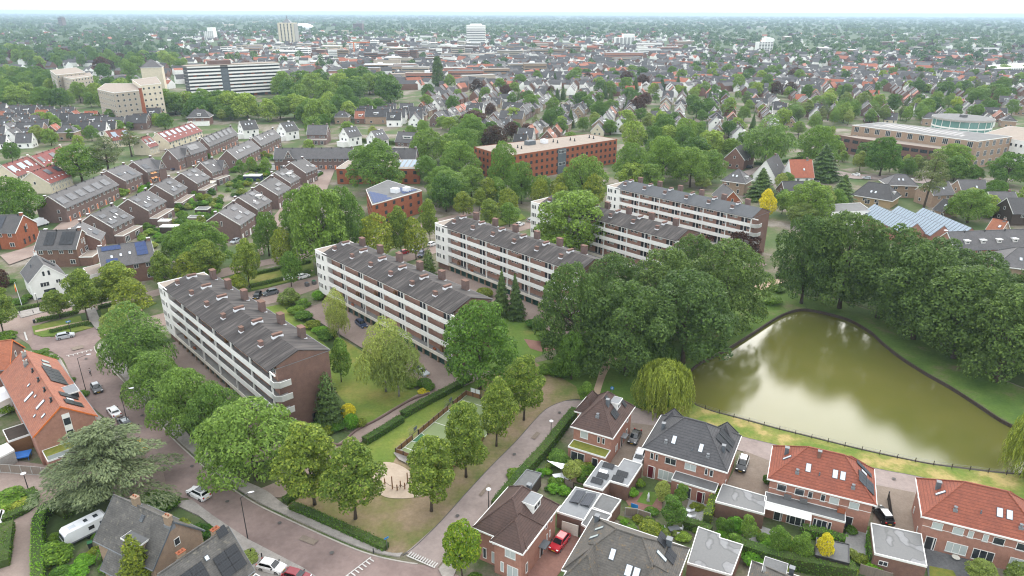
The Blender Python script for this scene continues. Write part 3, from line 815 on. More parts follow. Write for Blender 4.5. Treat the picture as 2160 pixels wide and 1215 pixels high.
def f_cedar(g):
 out = []
 for i in range(30):
  t = (i + 0.5) / 30
  z = 2.8 + 9.4 * t
  rr = 8.4 * (1 - t) ** 0.6 + 0.9
  a = i * 2.39996
  q = rr * (0.62 if i % 3 else 0.3)
  c = np.array([q * math.cos(a), q * math.sin(a), z - 0.08 * q])
  k = 0.45 + 0.55 * rr / 9
  L_, Wd = 3.3 * k * g.uniform(0.8, 1.2), 2.5 * k * g.uniform(0.8, 1.2)
  n = int(1350 * k)
  u = g.uniform(-1, 1, n); w2 = g.uniform(-1, 1, n); ok = u ** 2 + w2 ** 2 < g.uniform(0.7, 1.1, n); u, w2 = u[ok], w2[ok]; n = len(u)
  rad = np.array([math.cos(a), math.sin(a), -0.12]); tan = np.array([-math.sin(a), math.cos(a), 0])
  p = c + rad * (u * L_)[:, None] + tan * (w2 * Wd)[:, None]
  p[:, 2] += g.uniform(-0.2, 0.14, n) - 0.55 * (u ** 2 + w2 ** 2) + 0.22 * np.sin(u * 7 + i) * np.sin(w2 * 6)
  N = np.stack([u * 0.5 * math.cos(a) - w2 * 0.5 * math.sin(a), u * 0.5 * math.sin(a) + w2 * 0.5 * math.cos(a), np.ones(n)], 1) + g.normal(size=(n, 3)) * 0.38
  hg = np.tile(rad, (n, 1)) + tan * w2[:, None] + g.normal(size=(n, 3)) * 0.3
  out.append(leaves(p, N, g.uniform(0.3, 0.62, n), 0.34, g, hg))
 return np.concatenate(out)
def cone_tree(H_, R_, n, size, z0=0.3, droop=0.5, pw=0.9, asp=0.4):
 def fn(g):
  t = 1 - np.sqrt(g.uniform(0, 1, n))
  z = z0 + (H_ - z0) * t
  a = g.uniform(0, 2 * math.pi, n)
  lay = 0.78 + 0.22 * np.sin(z * 5.2 + 1.7 * np.sin(a * 3 + z))
  lay *= 0.88 + 0.12 * np.sin(a * 5 + 1.3 * z)
  r = R_ * (1 - t) ** pw * lay * g.uniform(0.7, 1.05, n) + 0.05
  p = np.stack([r * np.cos(a), r * np.sin(a), z - r * 0.12], 1)
  d = np.stack([np.cos(a), np.sin(a), np.full(n, 0.55)], 1)
  hg = np.stack([np.cos(a), np.sin(a), np.full(n, -droop)], 1)
  return leaves(p, d + g.normal(size=(n, 3)) * 0.4, size * g.uniform(0.6, 1.3, n), asp, g, hg)
 return fn
def f_pine(g):
 return lobed(g, profile_lobes(g, 6.0, 15.5, oval(3.6), 26, 1.5, 0.85), 6000, 0.5, 0.3, 0.5)
def f_column(g):
 t = g.uniform(0, 1, 5000); a = g.uniform(0, 2 * math.pi, 5000)
 r = 2.6 * np.minimum(1, (t * 6 + 0.25)) * (1 - t) ** 0.35 * g.uniform(0.75, 1.05, 5000) * (0.88 + 0.12 * np.sin(a * 4 + t * 20))
 p = np.stack([r * np.cos(a), r * np.sin(a), 1.0 + 20 * t], 1)
 d = np.stack([np.cos(a), np.sin(a), np.full(5000, 0.4)], 1)
 return leaves(p, d + g.normal(size=d.shape) * 0.5, g.uniform(0.4, 0.9, 5000), 0.6, g)
kind('linden', 'leaf_linden', 15, 5.0, f_linden, (9.5, 0.24, 7, 2.8, 3.5), 3)
kind('street', 'leaf_linden', 15, 5.0, f_linden, (9.5, 0.2, 7, 2.8, 3.5), 3)
kind('robinia', 'leaf_robinia', 11.5, 7.2, f_robinia, (7.0, 0.26, 9, 4.5, 3.2), 3)
kind('poplar', 'leaf_poplar', 20, 9.6, f_poplar, (13, 0.42, 12, 6.0, 6.0), 3)
kind('oak', 'leaf_oak', 15.2, 7.4, f_oak, (9.5, 0.34, 10, 4.6, 4.0), 3)
kind('maple', 'leaf_maple', 15.8, 8.0, f_maple, (10, 0.34, 10, 5.0, 4.2), 2)
kind('golden', 'leaf_golden', 9.4, 3.5, f_small, (6.0, 0.14, 6, 1.8, 2.2), 2)
kind('young', 'leaf_maple', 9.4, 3.5, f_small, (6.0, 0.14, 6, 1.8, 2.2), 2)
kind('lime', 'leaf_lime', 9.4, 3.5, f_small, (6.0, 0.14, 6, 1.8, 2.2), 1)
kind('yellow', 'leaf_yellow', 9.4, 3.5, f_small, (6.0, 0.14, 6, 1.8, 2.2), 1)
kind('greylush', 'leaf_birch', 9.4, 3.5, f_small, (6.0, 0.14, 6, 1.8, 2.2), 2)
kind('mixed', 'leaf_mixed', 13.2, 6.2, f_mixed, (8.5, 0.3, 6, 3.6, 3.4), 4)
kind('copper', 'leaf_copper', 13.2, 6.2, f_mixed, (8.5, 0.3, 6, 3.6, 3.4), 1)
kind('birch', 'leaf_birch', 13.8, 4.9, f_birch, (11.5, 0.17, 8, 2.2, 2.4, 'bark_pale'), 2)
kind('birchgreen', 'leaf_robinia', 13.8, 4.9, f_birch, (11.5, 0.17, 8, 2.2, 2.4, 'bark_pale'), 1)
kind('willow', 'leaf_willow', 9.8, 6.0, f_willow, (6.5, 0.4, 8, 3.4, 2.2), 2)
kind('cedar', 'leaf_cedar', 12.6, 9.4, f_cedar, (11.5, 0.36, 14, 5.5, 2.0), 1)
kind('conifer', 'leaf_conifer', 12, 3.0, cone_tree(12, 3.0, 6500, 0.6), (11, 0.2, 0, 1, 1), 2)
kind('yew', 'leaf_conifer', 10, 2.9, cone_tree(10, 3.1, 8000, 0.42, 0.1, -0.6, 0.5, 0.5), (9, 0.2, 0, 1, 1), 1)
kind('thuja', 'leaf_golden', 9, 2.6, cone_tree(9, 2.7, 6000, 0.42, 0.1, -0.4, 0.7, 0.5), (8, 0.15, 0, 1, 1), 1)
kind('pine', 'leaf_pine', 17, 4.6, f_pine, (15, 0.3, 9, 2.6, 1.6), 2)
kind('columnar', 'leaf_conifer', 21, 2.7, f_column, (19, 0.25, 0, 1, 1), 1)
NAMES = dict(linden='linden_tree', street='street_tree', robinia='robinia_tree', poplar='poplar_tree', oak='oak_tree', maple='maple_tree', golden='golden_tree', young='young_tree', lime='lime_green_tree', yellow='yellow_tree', greylush='grey_green_tree', mixed='tree', copper='copper_beech_tree', birch='birch_tree', birchgreen='birch_tree', willow='willow_tree', cedar='cedar_tree', conifer='conifer_tree', yew='yew_tree', thuja='thuja_tree', pine='pine_tree', columnar='columnar_tree')
NTREE = [0]
TREE_SPOTS = []
def tree_at(x, y, k, h, r, label, group=None):
 K = KINDS[k]
 i = NTREE[0]; NTREE[0] += 1
 t = thing(NAMES[k], label, 'tree', (x, y, 0), (i * 2.3999) % 6.283, group)
 q = random.Random(i)
 t.scale = (r / K['R'] * q.uniform(0.9, 1.1), r / K['R'] * q.uniform(0.9, 1.1), h / K['H'])
 t.rotation_euler[0] = q.uniform(-0.05, 0.05); t.rotation_euler[1] = q.uniform(-0.05, 0.05)
 tr = K['trunk']
 put('trunk', trunk_mesh(k, *tr[:5], mat=tr[5] if len(tr) > 5 else 'bark', seed=hash_(k)), t)
 put('crown', crown(k, i % K['n']), t)
 TREE_SPOTS.append((x, y, r))
 return t
def tree(bx, by, top, wpx, k, label, group=None):
 b = G(bx, by)
 return tree_at(b.x, b.y, k, max(2.0, height_at((bx, by), (bx, top)) ), metres(bx, by, wpx) / 2, label, group)
# shrubs and hedges
def shrub_mesh(mat, i, ball=False):
 def fn():
  g = np.random.default_rng(500 + i + hash_(mat))
  if ball:
   lob = [(0, 0, 0.95, 1.0)]
  else:
   lob = [(0, 0, 0.6, 0.65)] + [(0.55 * math.cos(a), 0.55 * math.sin(a), g.uniform(0.35, 1.0), g.uniform(0.38, 0.55)) for a in np.linspace(0, 5.6, 7)] + [(0.1, 0.1, 1.2, 0.5)]
  v = lobed(g, lob, 1400, 0.2, 0.7, 0.95, keep=0.8)
  v[:, 2] = np.maximum(v[:, 2], 0.0)
  return raw_mesh('shrub', v, quads_of(v), [mat])
 return cached(('shrub', mat, i, ball), fn)
def shrub(x, y, r, h, label, mat='leaf_shrub', ball=False, group=None):
 o = put('shrub', shrub_mesh(mat, int(abs(x * 7 + y * 3)) % 3, ball), None, (x, y, 0.02), (0, 0, (x * 1.7 + y) % 6.28), (r, r, h / 1.75))
 return tag(o, label, 'shrub', group)
def hedge(pts, wd, h, label, mat='leaf_hedge', group=None, dens=42):
 g = np.random.default_rng(int(abs(pts[0][0] * 31 + pts[0][1] * 17)) + 3)
 out = []
 ps = along(pts, 0.5)
 for x, y, a in ps:
  n = dens
  l = g.uniform(-0.3, 0.3, n); c = np.cos(a); s_ = np.sin(a)
  face = g.choice(3, n, p=[0.36, 0.36, 0.28])
  q = np.where(face == 0, -wd / 2, np.where(face == 1, wd / 2, g.uniform(-wd / 2, wd / 2, n)))
  z = np.where(face == 2, h, g.uniform(0, h, n))
  q = q + g.normal(size=n) * 0.05; z = z + g.normal(size=n) * 0.05
  p = np.stack([x + c * l - s_ * q, y + s_ * l + c * q, np.maximum(z, 0.02)], 1)
  nn = np.where(face == 2, 0, np.where(face == 0, -1.0, 1.0))
  N = np.stack([-s_ * nn, c * nn, np.where(face == 2, 1.0, 0.2)], 1) + g.normal(size=(n, 3)) * 0.55
  out.append(leaves(p, N, g.uniform(0.16, 0.34, n), 0.7, g))
 v = np.concatenate(out)
 me = raw_mesh('hedge', v, quads_of(v), [mat])
 t = thing('hedge', label, 'hedge', (0, 0, 0), 0, group)
 put('foliage', me, t)
 a_, b_ = offset_line(pts, wd / 2 - 0.08), offset_line(pts, -wd / 2 + 0.08)
 MB().prism(a_ + b_[::-1], 0, h - 0.08).build('inner_twigs', 'understorey', t)
 return t
# ---------------------------------------------------------------- buildings
FOOT = []                          # (x, y, radius) of built footprints, kept free of scattered things
def frame_mesh(w_, h_, n=1, t=0.07, mat='paint_white', tran=False):
 def fn():
  m = MB()
  m.box(-w_ / 2, w_ / 2, -0.08, 0.02, 0, t); m.box(-w_ / 2, w_ / 2, -0.08, 0.02, h_ - t, h_)
  m.box(-w_ / 2, -w_ / 2 + t, -0.08, 0.02, t, h_ - t); m.box(w_ / 2 - t, w_ / 2, -0.08, 0.02, t, h_ - t)
  for i in range(1, n):
   x = -w_ / 2 + w_ * i / n
   m.box(x - t / 2, x + t / 2, -0.075, 0.02, t, h_ - t)
  if tran:
   m.box(-w_ / 2 + t, w_ / 2 - t, -0.07, 0.02, h_ * 0.68, h_ * 0.68 + t * 0.8)
  return m.mesh('window', mat)
 return cached(('frame', round(w_, 2), round(h_, 2), n, mat, tran), fn)
def pane_mesh(w_, h_, mat='glass'):
 return cached(('pane', round(w_, 2), round(h_, 2), mat), lambda: MB().quad((-w_ / 2 + 0.05, -0.03, 0.05), (w_ / 2 - 0.05, -0.03, 0.05), (w_ / 2 - 0.05, -0.03, h_ - 0.05), (-w_ / 2 + 0.05, -0.03, h_ - 0.05)).mesh('pane', mat))
def box_mesh(key, x0, x1, y0, y1, z0, z1, mat, name='part'):
 return cached(('box', key, mat), lambda: MB().box(x0, x1, y0, y1, z0, z1).mesh(name, mat))
ROT = dict(f=0.0, b=math.pi, l=-math.pi / 2, r=math.pi / 2)
def chimney(root, x, y, z, w_, d, h, brick='brick_brown', flash=True, cap='concrete', pots=2, base=0.6, fm='zinc'):
 c = put('chimney', cached(('chim', w_, d, h, brick, base), lambda: MB().box(-w_ / 2, w_ / 2, -d / 2, d / 2, -base, h).mesh('chimney', brick)), root, (x, y, z))
 put('chimney_cap', cached(('chimcap', w_, d, h, cap), lambda: MB().box(-w_ / 2 - 0.07, w_ / 2 + 0.07, -d / 2 - 0.07, d / 2 + 0.07, h, h + 0.1).mesh('chimney_cap', cap)), c)
 if flash:
  put('flashing', cached(('chimfl', w_, d, base, fm), lambda: MB().box(-w_ / 2 - 0.1, w_ / 2 + 0.1, -d / 2 - 0.1, d / 2 + 0.1, -base, 0.12).mesh('flashing', fm)), c)
 if pots:
  def fn():
   m = MB()
   for i in range(pots):
    xx = -w_ / 2 + w_ * (i + 0.5) / pots
    m.tube([(xx, 0, h + 0.1), (xx, 0, h + 0.36)], 0.11, 7)
   return m.mesh('chimney_pots', 'brick_orange')
  put('chimney_pots', cached(('pots', w_, h, pots), fn), c)
 return c
class House:
 """gabled or hipped house; local x runs along the ridge, front wall faces local -y"""
 def __init__(s, name, label, cat, c, ang, L_, W_, he, hr, wall='brick_brown', roof='tile_grey', hip=None, oh=0.4, group=None, trim='paint_white', trim_t=0.2, floor=0.0, he_b=None):
  s.L, s.W, s.he, s.hr, s.hip, s.oh = L_, W_, he, hr, hip, oh
  s.root = thing(name, label, cat, (c[0], c[1], 0), ang, group)
  FOOT.append((c[0], c[1], max(L_, W_) * 0.62))
  x, y = L_ / 2, W_ / 2
  pf = math.atan2(hr - he, y)
  s.p = dict(f=pf, b=pf)
  m = MB()
  if hip is None:
   m.add([(-x, -y, 0), (x, -y, 0), (x, y, 0), (-x, y, 0), (-x, -y, he), (x, -y, he), (x, y, he), (-x, y, he), (-x, 0, hr - 0.05), (x, 0, hr - 0.05)],
                  [(0, 1, 5, 4), (2, 3, 7, 6), (1, 2, 6, 9, 5), (3, 0, 4, 8, 7), (4, 5, 9, 8), (6, 7, 8, 9)])
   m.build('wall', wall, s.root)
   k = math.tan(pf); t = 0.16; g_ = 0.18
   ze = he - oh * k
   prof = [(-y - oh, ze + t), (0, hr + t), (y + oh, ze + t), (y + oh, ze + 0.02), (0, hr + 0.02), (-y - oh, ze + 0.02)]
   s.roof = MB().section(prof, -x - g_, x + g_).build('roof', roof, s.root)
   if trim:
    for xx in (-x - g_ - 0.06, x + g_):
     MB().section([(-y - oh, ze + t + 0.05), (0, hr + t + 0.05), (y + oh, ze + t + 0.05), (y + oh, ze - 0.1), (0, hr - 0.12), (-y - oh, ze - 0.1)], xx, xx + 0.06).build('barge_board', trim, s.root)
    for yy in (-y - oh - 0.12, y + oh):
     MB().box(-x - g_, x + g_, yy, yy + 0.12, ze - 0.02, ze + 0.12).build('gutter', 'zinc', s.root)
   MB().tube([(-x - g_, 0, hr + t + 0.01), (x + g_, 0, hr + t + 0.01)], 0.13, 6).build('ridge_tiles', roof, s.root)
  else:
   s.p['l'] = s.p['r'] = math.atan2(hr - he, (L_ - hip) / 2)
   MB().box(-x, x, -y, y, 0, he).build('wall', wall, s.root)
   X, Y = x + oh, y + oh
   h2 = hip / 2
   ze = he
   rm = MB().add([(-X, -Y, ze), (X, -Y, ze), (X, Y, ze), (-X, Y, ze), (-h2, 0, hr), (h2, 0, hr)], [(0, 1, 5, 4), (1, 2, 5), (2, 3, 4, 5), (3, 0, 4), (3, 2, 1, 0)] if hip > 0.05 else [(0, 1, 4), (1, 2, 4), (2, 3, 4), (3, 0, 4), (3, 2, 1, 0)])
   s.roof = rm.build('roof', roof, s.root)
   s.p['f'] = s.p['b'] = math.atan2(hr - he, Y)
   s.p['l'] = s.p['r'] = math.atan2(hr - he, X - h2)
   m = MB()
   for q in ((-X, -Y), (X, -Y), (X, Y), (-X, Y)):
    e = (h2 if q[0] > 0 else -h2, 0, hr)
    m.tube([(q[0], q[1], ze + 0.03), (e[0], e[1], e[2] + 0.03)], 0.12, 6)
   if hip > 0.05:
    m.tube([(-h2, 0, hr + 0.03), (h2, 0, hr + 0.03)], 0.14, 6)
   m.build('ridge_tiles', roof, s.root)
   if trim:
    m = MB()
    q = 0.1
    for a in ((-X - q, X + q, -Y - q, -Y), (-X - q, X + q, Y, Y + q), (-X - q, -X, -Y, Y), (X, X + q, -Y, Y)):
     m.box(*a, ze - trim_t, ze + 0.05)
    m.build('fascia', trim, s.root)
 def xy(s, face, u, d=0.0, dist=None):
  a = ROT[face]
  dd = (s.W / 2 if face in 'fb' else s.L / 2) if dist is None else dist
  dd -= d
  return u * math.cos(a) + dd * math.sin(a), u * math.sin(a) - dd * math.cos(a)
 def win(s, face, u, z, w_=1.2, h_=1.2, n=1, pane='glass', mat='paint_white', tran=False, dist=None, sill=False, parent=None):
  x, y = s.xy(face, u, 0, dist)
  o = put('window', frame_mesh(w_, h_, n, 0.07, mat, tran), parent or s.root, (x, y, z), (0, 0, ROT[face]))
  put('pane', pane_mesh(w_, h_, pane), o)
  if sill:
   put('sill', box_mesh(('sill', w_), -w_ / 2 - 0.08, w_ / 2 + 0.08, -0.14, 0.01, -0.07, -0.005, 'concrete', 'sill'), o)
  return o
 def door(s, face, u, w_=1.0, h_=2.2, mat='black_paint', z=0.0, dist=None, frame='paint_white'):
  x, y = s.xy(face, u, 0, dist)
  o = put('door', cached(('door', w_, h_, mat), lambda: MB().box(-w_ / 2 + 0.06, w_ / 2 - 0.06, -0.05, 0.02, 0.02, h_ - 0.06).mesh('door', mat)), s.root, (x, y, z), (0, 0, ROT[face]))
  put('door_frame', frame_mesh(w_, h_, 1, 0.07, frame), o)
  return o
 def on_roof(s, face, u, d, lift=0.2):
  p = s.p[face]
  if s.hip is None:
   x, y = s.xy(face, u, d)
   z = s.he + d * math.tan(p)
  else:
   x, y = s.xy(face, u, d - s.oh)
   z = s.he + d * math.tan(p)
   lift -= 0.15
  return (x, y, z + lift / math.cos(p)), (p, 0, ROT[face])
 def sky(s, face, u, d, w_=0.8, h_=1.2, glass='skylight_glass'):
  loc, rot = s.on_roof(face, u, d)
  o = put('skylight', cached(('skyl', w_, h_), lambda: MB().box(-w_ / 2, w_ / 2, -h_ / 2, h_ / 2, -0.12, 0.07).mesh('skylight', 'lead')), s.root, loc, rot)
  put('pane', cached(('skyp', w_, h_, glass), lambda: MB().box(-w_ / 2 + 0.07, w_ / 2 - 0.07, -h_ / 2 + 0.07, h_ / 2 - 0.07, 0.07, 0.085).mesh('pane', glass)), o)
 def solar(s, face, u0, d0, nx, ny, mat='solar', pw=1.0, ph=1.65):
  me = cached(('pv', mat, pw, ph), lambda: MB().box(-pw / 2 + 0.015, pw / 2 - 0.015, -ph / 2 + 0.015, ph / 2 - 0.015, 0, 0.05).mesh('solar_panel', mat))
  p = s.p[face]
  for i in range(nx):
   for j in range(ny):
    loc, rot = s.on_roof(face, u0 + (i + 0.5) * pw, d0 + (j + 0.5) * ph * math.cos(p), 0.26)
    put('solar_panel', me, s.root, loc, rot)
 def vent(s, face, u, d, r=0.14, h=0.5, mat='lead'):
  loc, rot = s.on_roof(face, u, d)
  put('roof_vent', cached(('vent', r, h, mat), lambda: MB().tube([(0, 0, -0.3), (0, 0, h)], r, 8).tube([(0, 0, h), (0, 0, h + 0.1)], r * 1.5, 8).box(-r * 1.6, r * 1.6, -r * 1.6, r * 1.6, -0.4, 0.05).mesh('roof_vent', mat)), s.root, loc, (0, 0, rot[2]))
 def box_chim(s, face, u, d, w_=0.5, h=1.1, mat='lead'):
  loc, rot = s.on_roof(face, u, d)
  o = put('flue', cached(('flue', w_, h, mat), lambda: MB().box(-w_ / 2, w_ / 2, -w_ / 2, w_ / 2, -0.5, h).mesh('flue', mat)), s.root, loc, (0, 0, rot[2]))
  put('flue_cap', cached(('fluec', w_, h), lambda: MB().box(-w_ / 2 - 0.06, w_ / 2 + 0.06, -w_ / 2 - 0.06, w_ / 2 + 0.06, h, h + 0.07).mesh('flue_cap', 'zinc')), o)
 def dormer(s, face, u, d, w_=2.0, h_=1.3, depth=2.2, roof='zinc', wall='paint_white', n=2, drop=0.0):
  """flat-roofed dormer: its front stands d inwards from the eaves"""
  p = s.p[face]
  (x, y, z), rot = s.on_roof(face, u, d, 0.1)
  o = put('dormer', cached(('dorm', w_, h_, depth, wall), lambda: MB().box(-w_ / 2, w_ / 2, 0, depth, -0.9, h_).mesh('dormer', wall)), s.root, (x, y, z), (0, 0, rot[2]))
  put('dormer_roof', cached(('dormr', w_, h_, depth, roof), lambda: MB().box(-w_ / 2 - 0.14, w_ / 2 + 0.14, -0.2, depth, h_, h_ + 0.07).mesh('dormer_roof', roof)), o)
  put('dormer_trim', cached(('dormt', w_, h_), lambda: MB().box(-w_ / 2 - 0.18, w_ / 2 + 0.18, -0.25, -0.2, h_ - 0.15, h_ + 0.12).box(-w_ / 2 - 0.18, -w_ / 2 - 0.14, -0.2, depth, h_ - 0.15, h_ + 0.12).box(w_ / 2 + 0.14, w_ / 2 + 0.18, -0.2, depth, h_ - 0.15, h_ + 0.12).mesh('dormer_trim', 'paint_white')), o)
  fw = w_ * 0.8
  put('dormer_window', frame_mesh(fw, h_ * 0.62, n), o, (0, -0.01, h_ * 0.22))
  put('dormer_pane', pane_mesh(fw, h_ * 0.62), o, (0, -0.01, h_ * 0.22))
 def ext(s, x0, x1, y0, y1, h, roof='bitumen', wall='brick_brown', trim='paint_white', name='extension'):
  """flat-roofed extension in the house's own frame"""
  o = MB().box(x0, x1, y0, y1, 0, h - 0.03).build(name, wall, s.root)
  MB().box(x0 + 0.06, x1 - 0.06, y0 + 0.06, y1 - 0.06, h - 0.03, h).build('flat_roof', roof, o)
  m = MB()
  m.box(x0 - 0.05, x1 + 0.05, y0 - 0.05, y0 + 0.06, h - 0.2, h + 0.1); m.box(x0 - 0.05, x1 + 0.05, y1 - 0.06, y1 + 0.05, h - 0.2, h + 0.1)
  m.box(x0 - 0.05, x0 + 0.06, y0 + 0.06, y1 - 0.06, h - 0.2, h + 0.1); m.box(x1 - 0.06, x1 + 0.05, y0 + 0.06, y1 - 0.06, h - 0.2, h + 0.1)
  m.build('roof_edge', trim, o)
  return o
def by_ridge(p1, p2, e, hr, he, half=None):
 """centre, heading, length and width of a gabled house from its ridge ends and one eaves corner in the photo"""
 A, B_ = G(*p1, hr), G(*p2, hr)
 d = (B_ - A).to_2d(); L_ = d.length; d.normalize()
 if half is None:
  E_ = G(*e, he)
  q = (E_ - A).to_2d()
  half = abs(d.x * q.y - d.y * q.x)
 c = (A + B_) / 2
 return (c.x, c.y), math.atan2(d.y, d.x), L_, half * 2
# ---------------------------------------------------------------- flat building helper: polygon footprint with flat roof and roof edge
def flat_building(name, label, cat, poly, h, wall, roof='bitumen', trim='paint_white', group=None, edge=0.35):
 cx = sum(p[0] for p in poly) / len(poly); cyy = sum(p[1] for p in poly) / len(poly)
 t = thing(name, label, cat, (cx, cyy, 0), 0, group)
 q = [(p[0] - cx, p[1] - cyy) for p in poly]
 n = len(q)
 if sum(q[i][0] * q[(i + 1) % n][1] - q[(i + 1) % n][0] * q[i][1] for i in range(n)) < 0:
  q = q[::-1]
 xs = [p[0] for p in q]; ys = [p[1] for p in q]
 for i in range(9):
  for j in range(9):
   x, y = min(xs) + (max(xs) - min(xs)) * i / 8, min(ys) + (max(ys) - min(ys)) * j / 8
   if inside(x, y, q): FOOT.append((x + cx, y + cyy, max(max(xs) - min(xs), max(ys) - min(ys)) / 8))
 MB().prism(q, 0, h).build('wall', wall, t)
 inner = offset_poly(q, -0.08)
 MB().prism(inner, h + 0.01, h + 0.02).build('flat_roof', roof, t)
 outer = offset_poly(q, 0.04)
 m = MB()
 for i in range(n):
  j = (i + 1) % n
  A, B_, C, D = outer[i], outer[j], inner[j], inner[i]
  z0, z1 = h - edge * 0.6, h + edge * 0.4
  m.add([(*A, z0), (*B_, z0), (*B_, z1), (*A, z1), (*D, z1), (*C, z1), (*D, h), (*C, h)], [(0, 1, 2, 3), (3, 2, 5, 4), (4, 5, 7, 6), (1, 0, 6, 7)])
 m.build('roof_edge', trim, t)
 return t, q
def offset_poly(q, d):
 n = len(q)
 out = []
 for i in range(n):
  a, b, c = np.array(q[i - 1]), np.array(q[i]), np.array(q[(i + 1) % n])
  e1 = (b - a) / np.linalg.norm(b - a); e2 = (c - b) / np.linalg.norm(c - b)
  n1 = np.array((e1[1], -e1[0])); n2 = np.array((e2[1], -e2[0]))
  k = n1 + n2
  out.append(tuple(b + k * d / max(0.3, (1 + n1 @ n2))))
 return out
def wall_windows(t, q, side, h_list, us, w_, h_, n=1, mat='paint_white', pane='glass'):
 """windows along one side of a polygon footprint"""
 A, B_ = np.array(q[side]), np.array(q[(side + 1) % len(q)])
 d = B_ - A; l = np.linalg.norm(d); d /= l
 ang = math.atan2(d[1], d[0])
 for z in h_list:
  for u in us:
   p = A + d * l * u
   o = put('window', frame_mesh(w_, h_, n, 0.07, mat), t, (p[0], p[1], z), (0, 0, ang))
   put('pane', pane_mesh(w_, h_, pane), o)
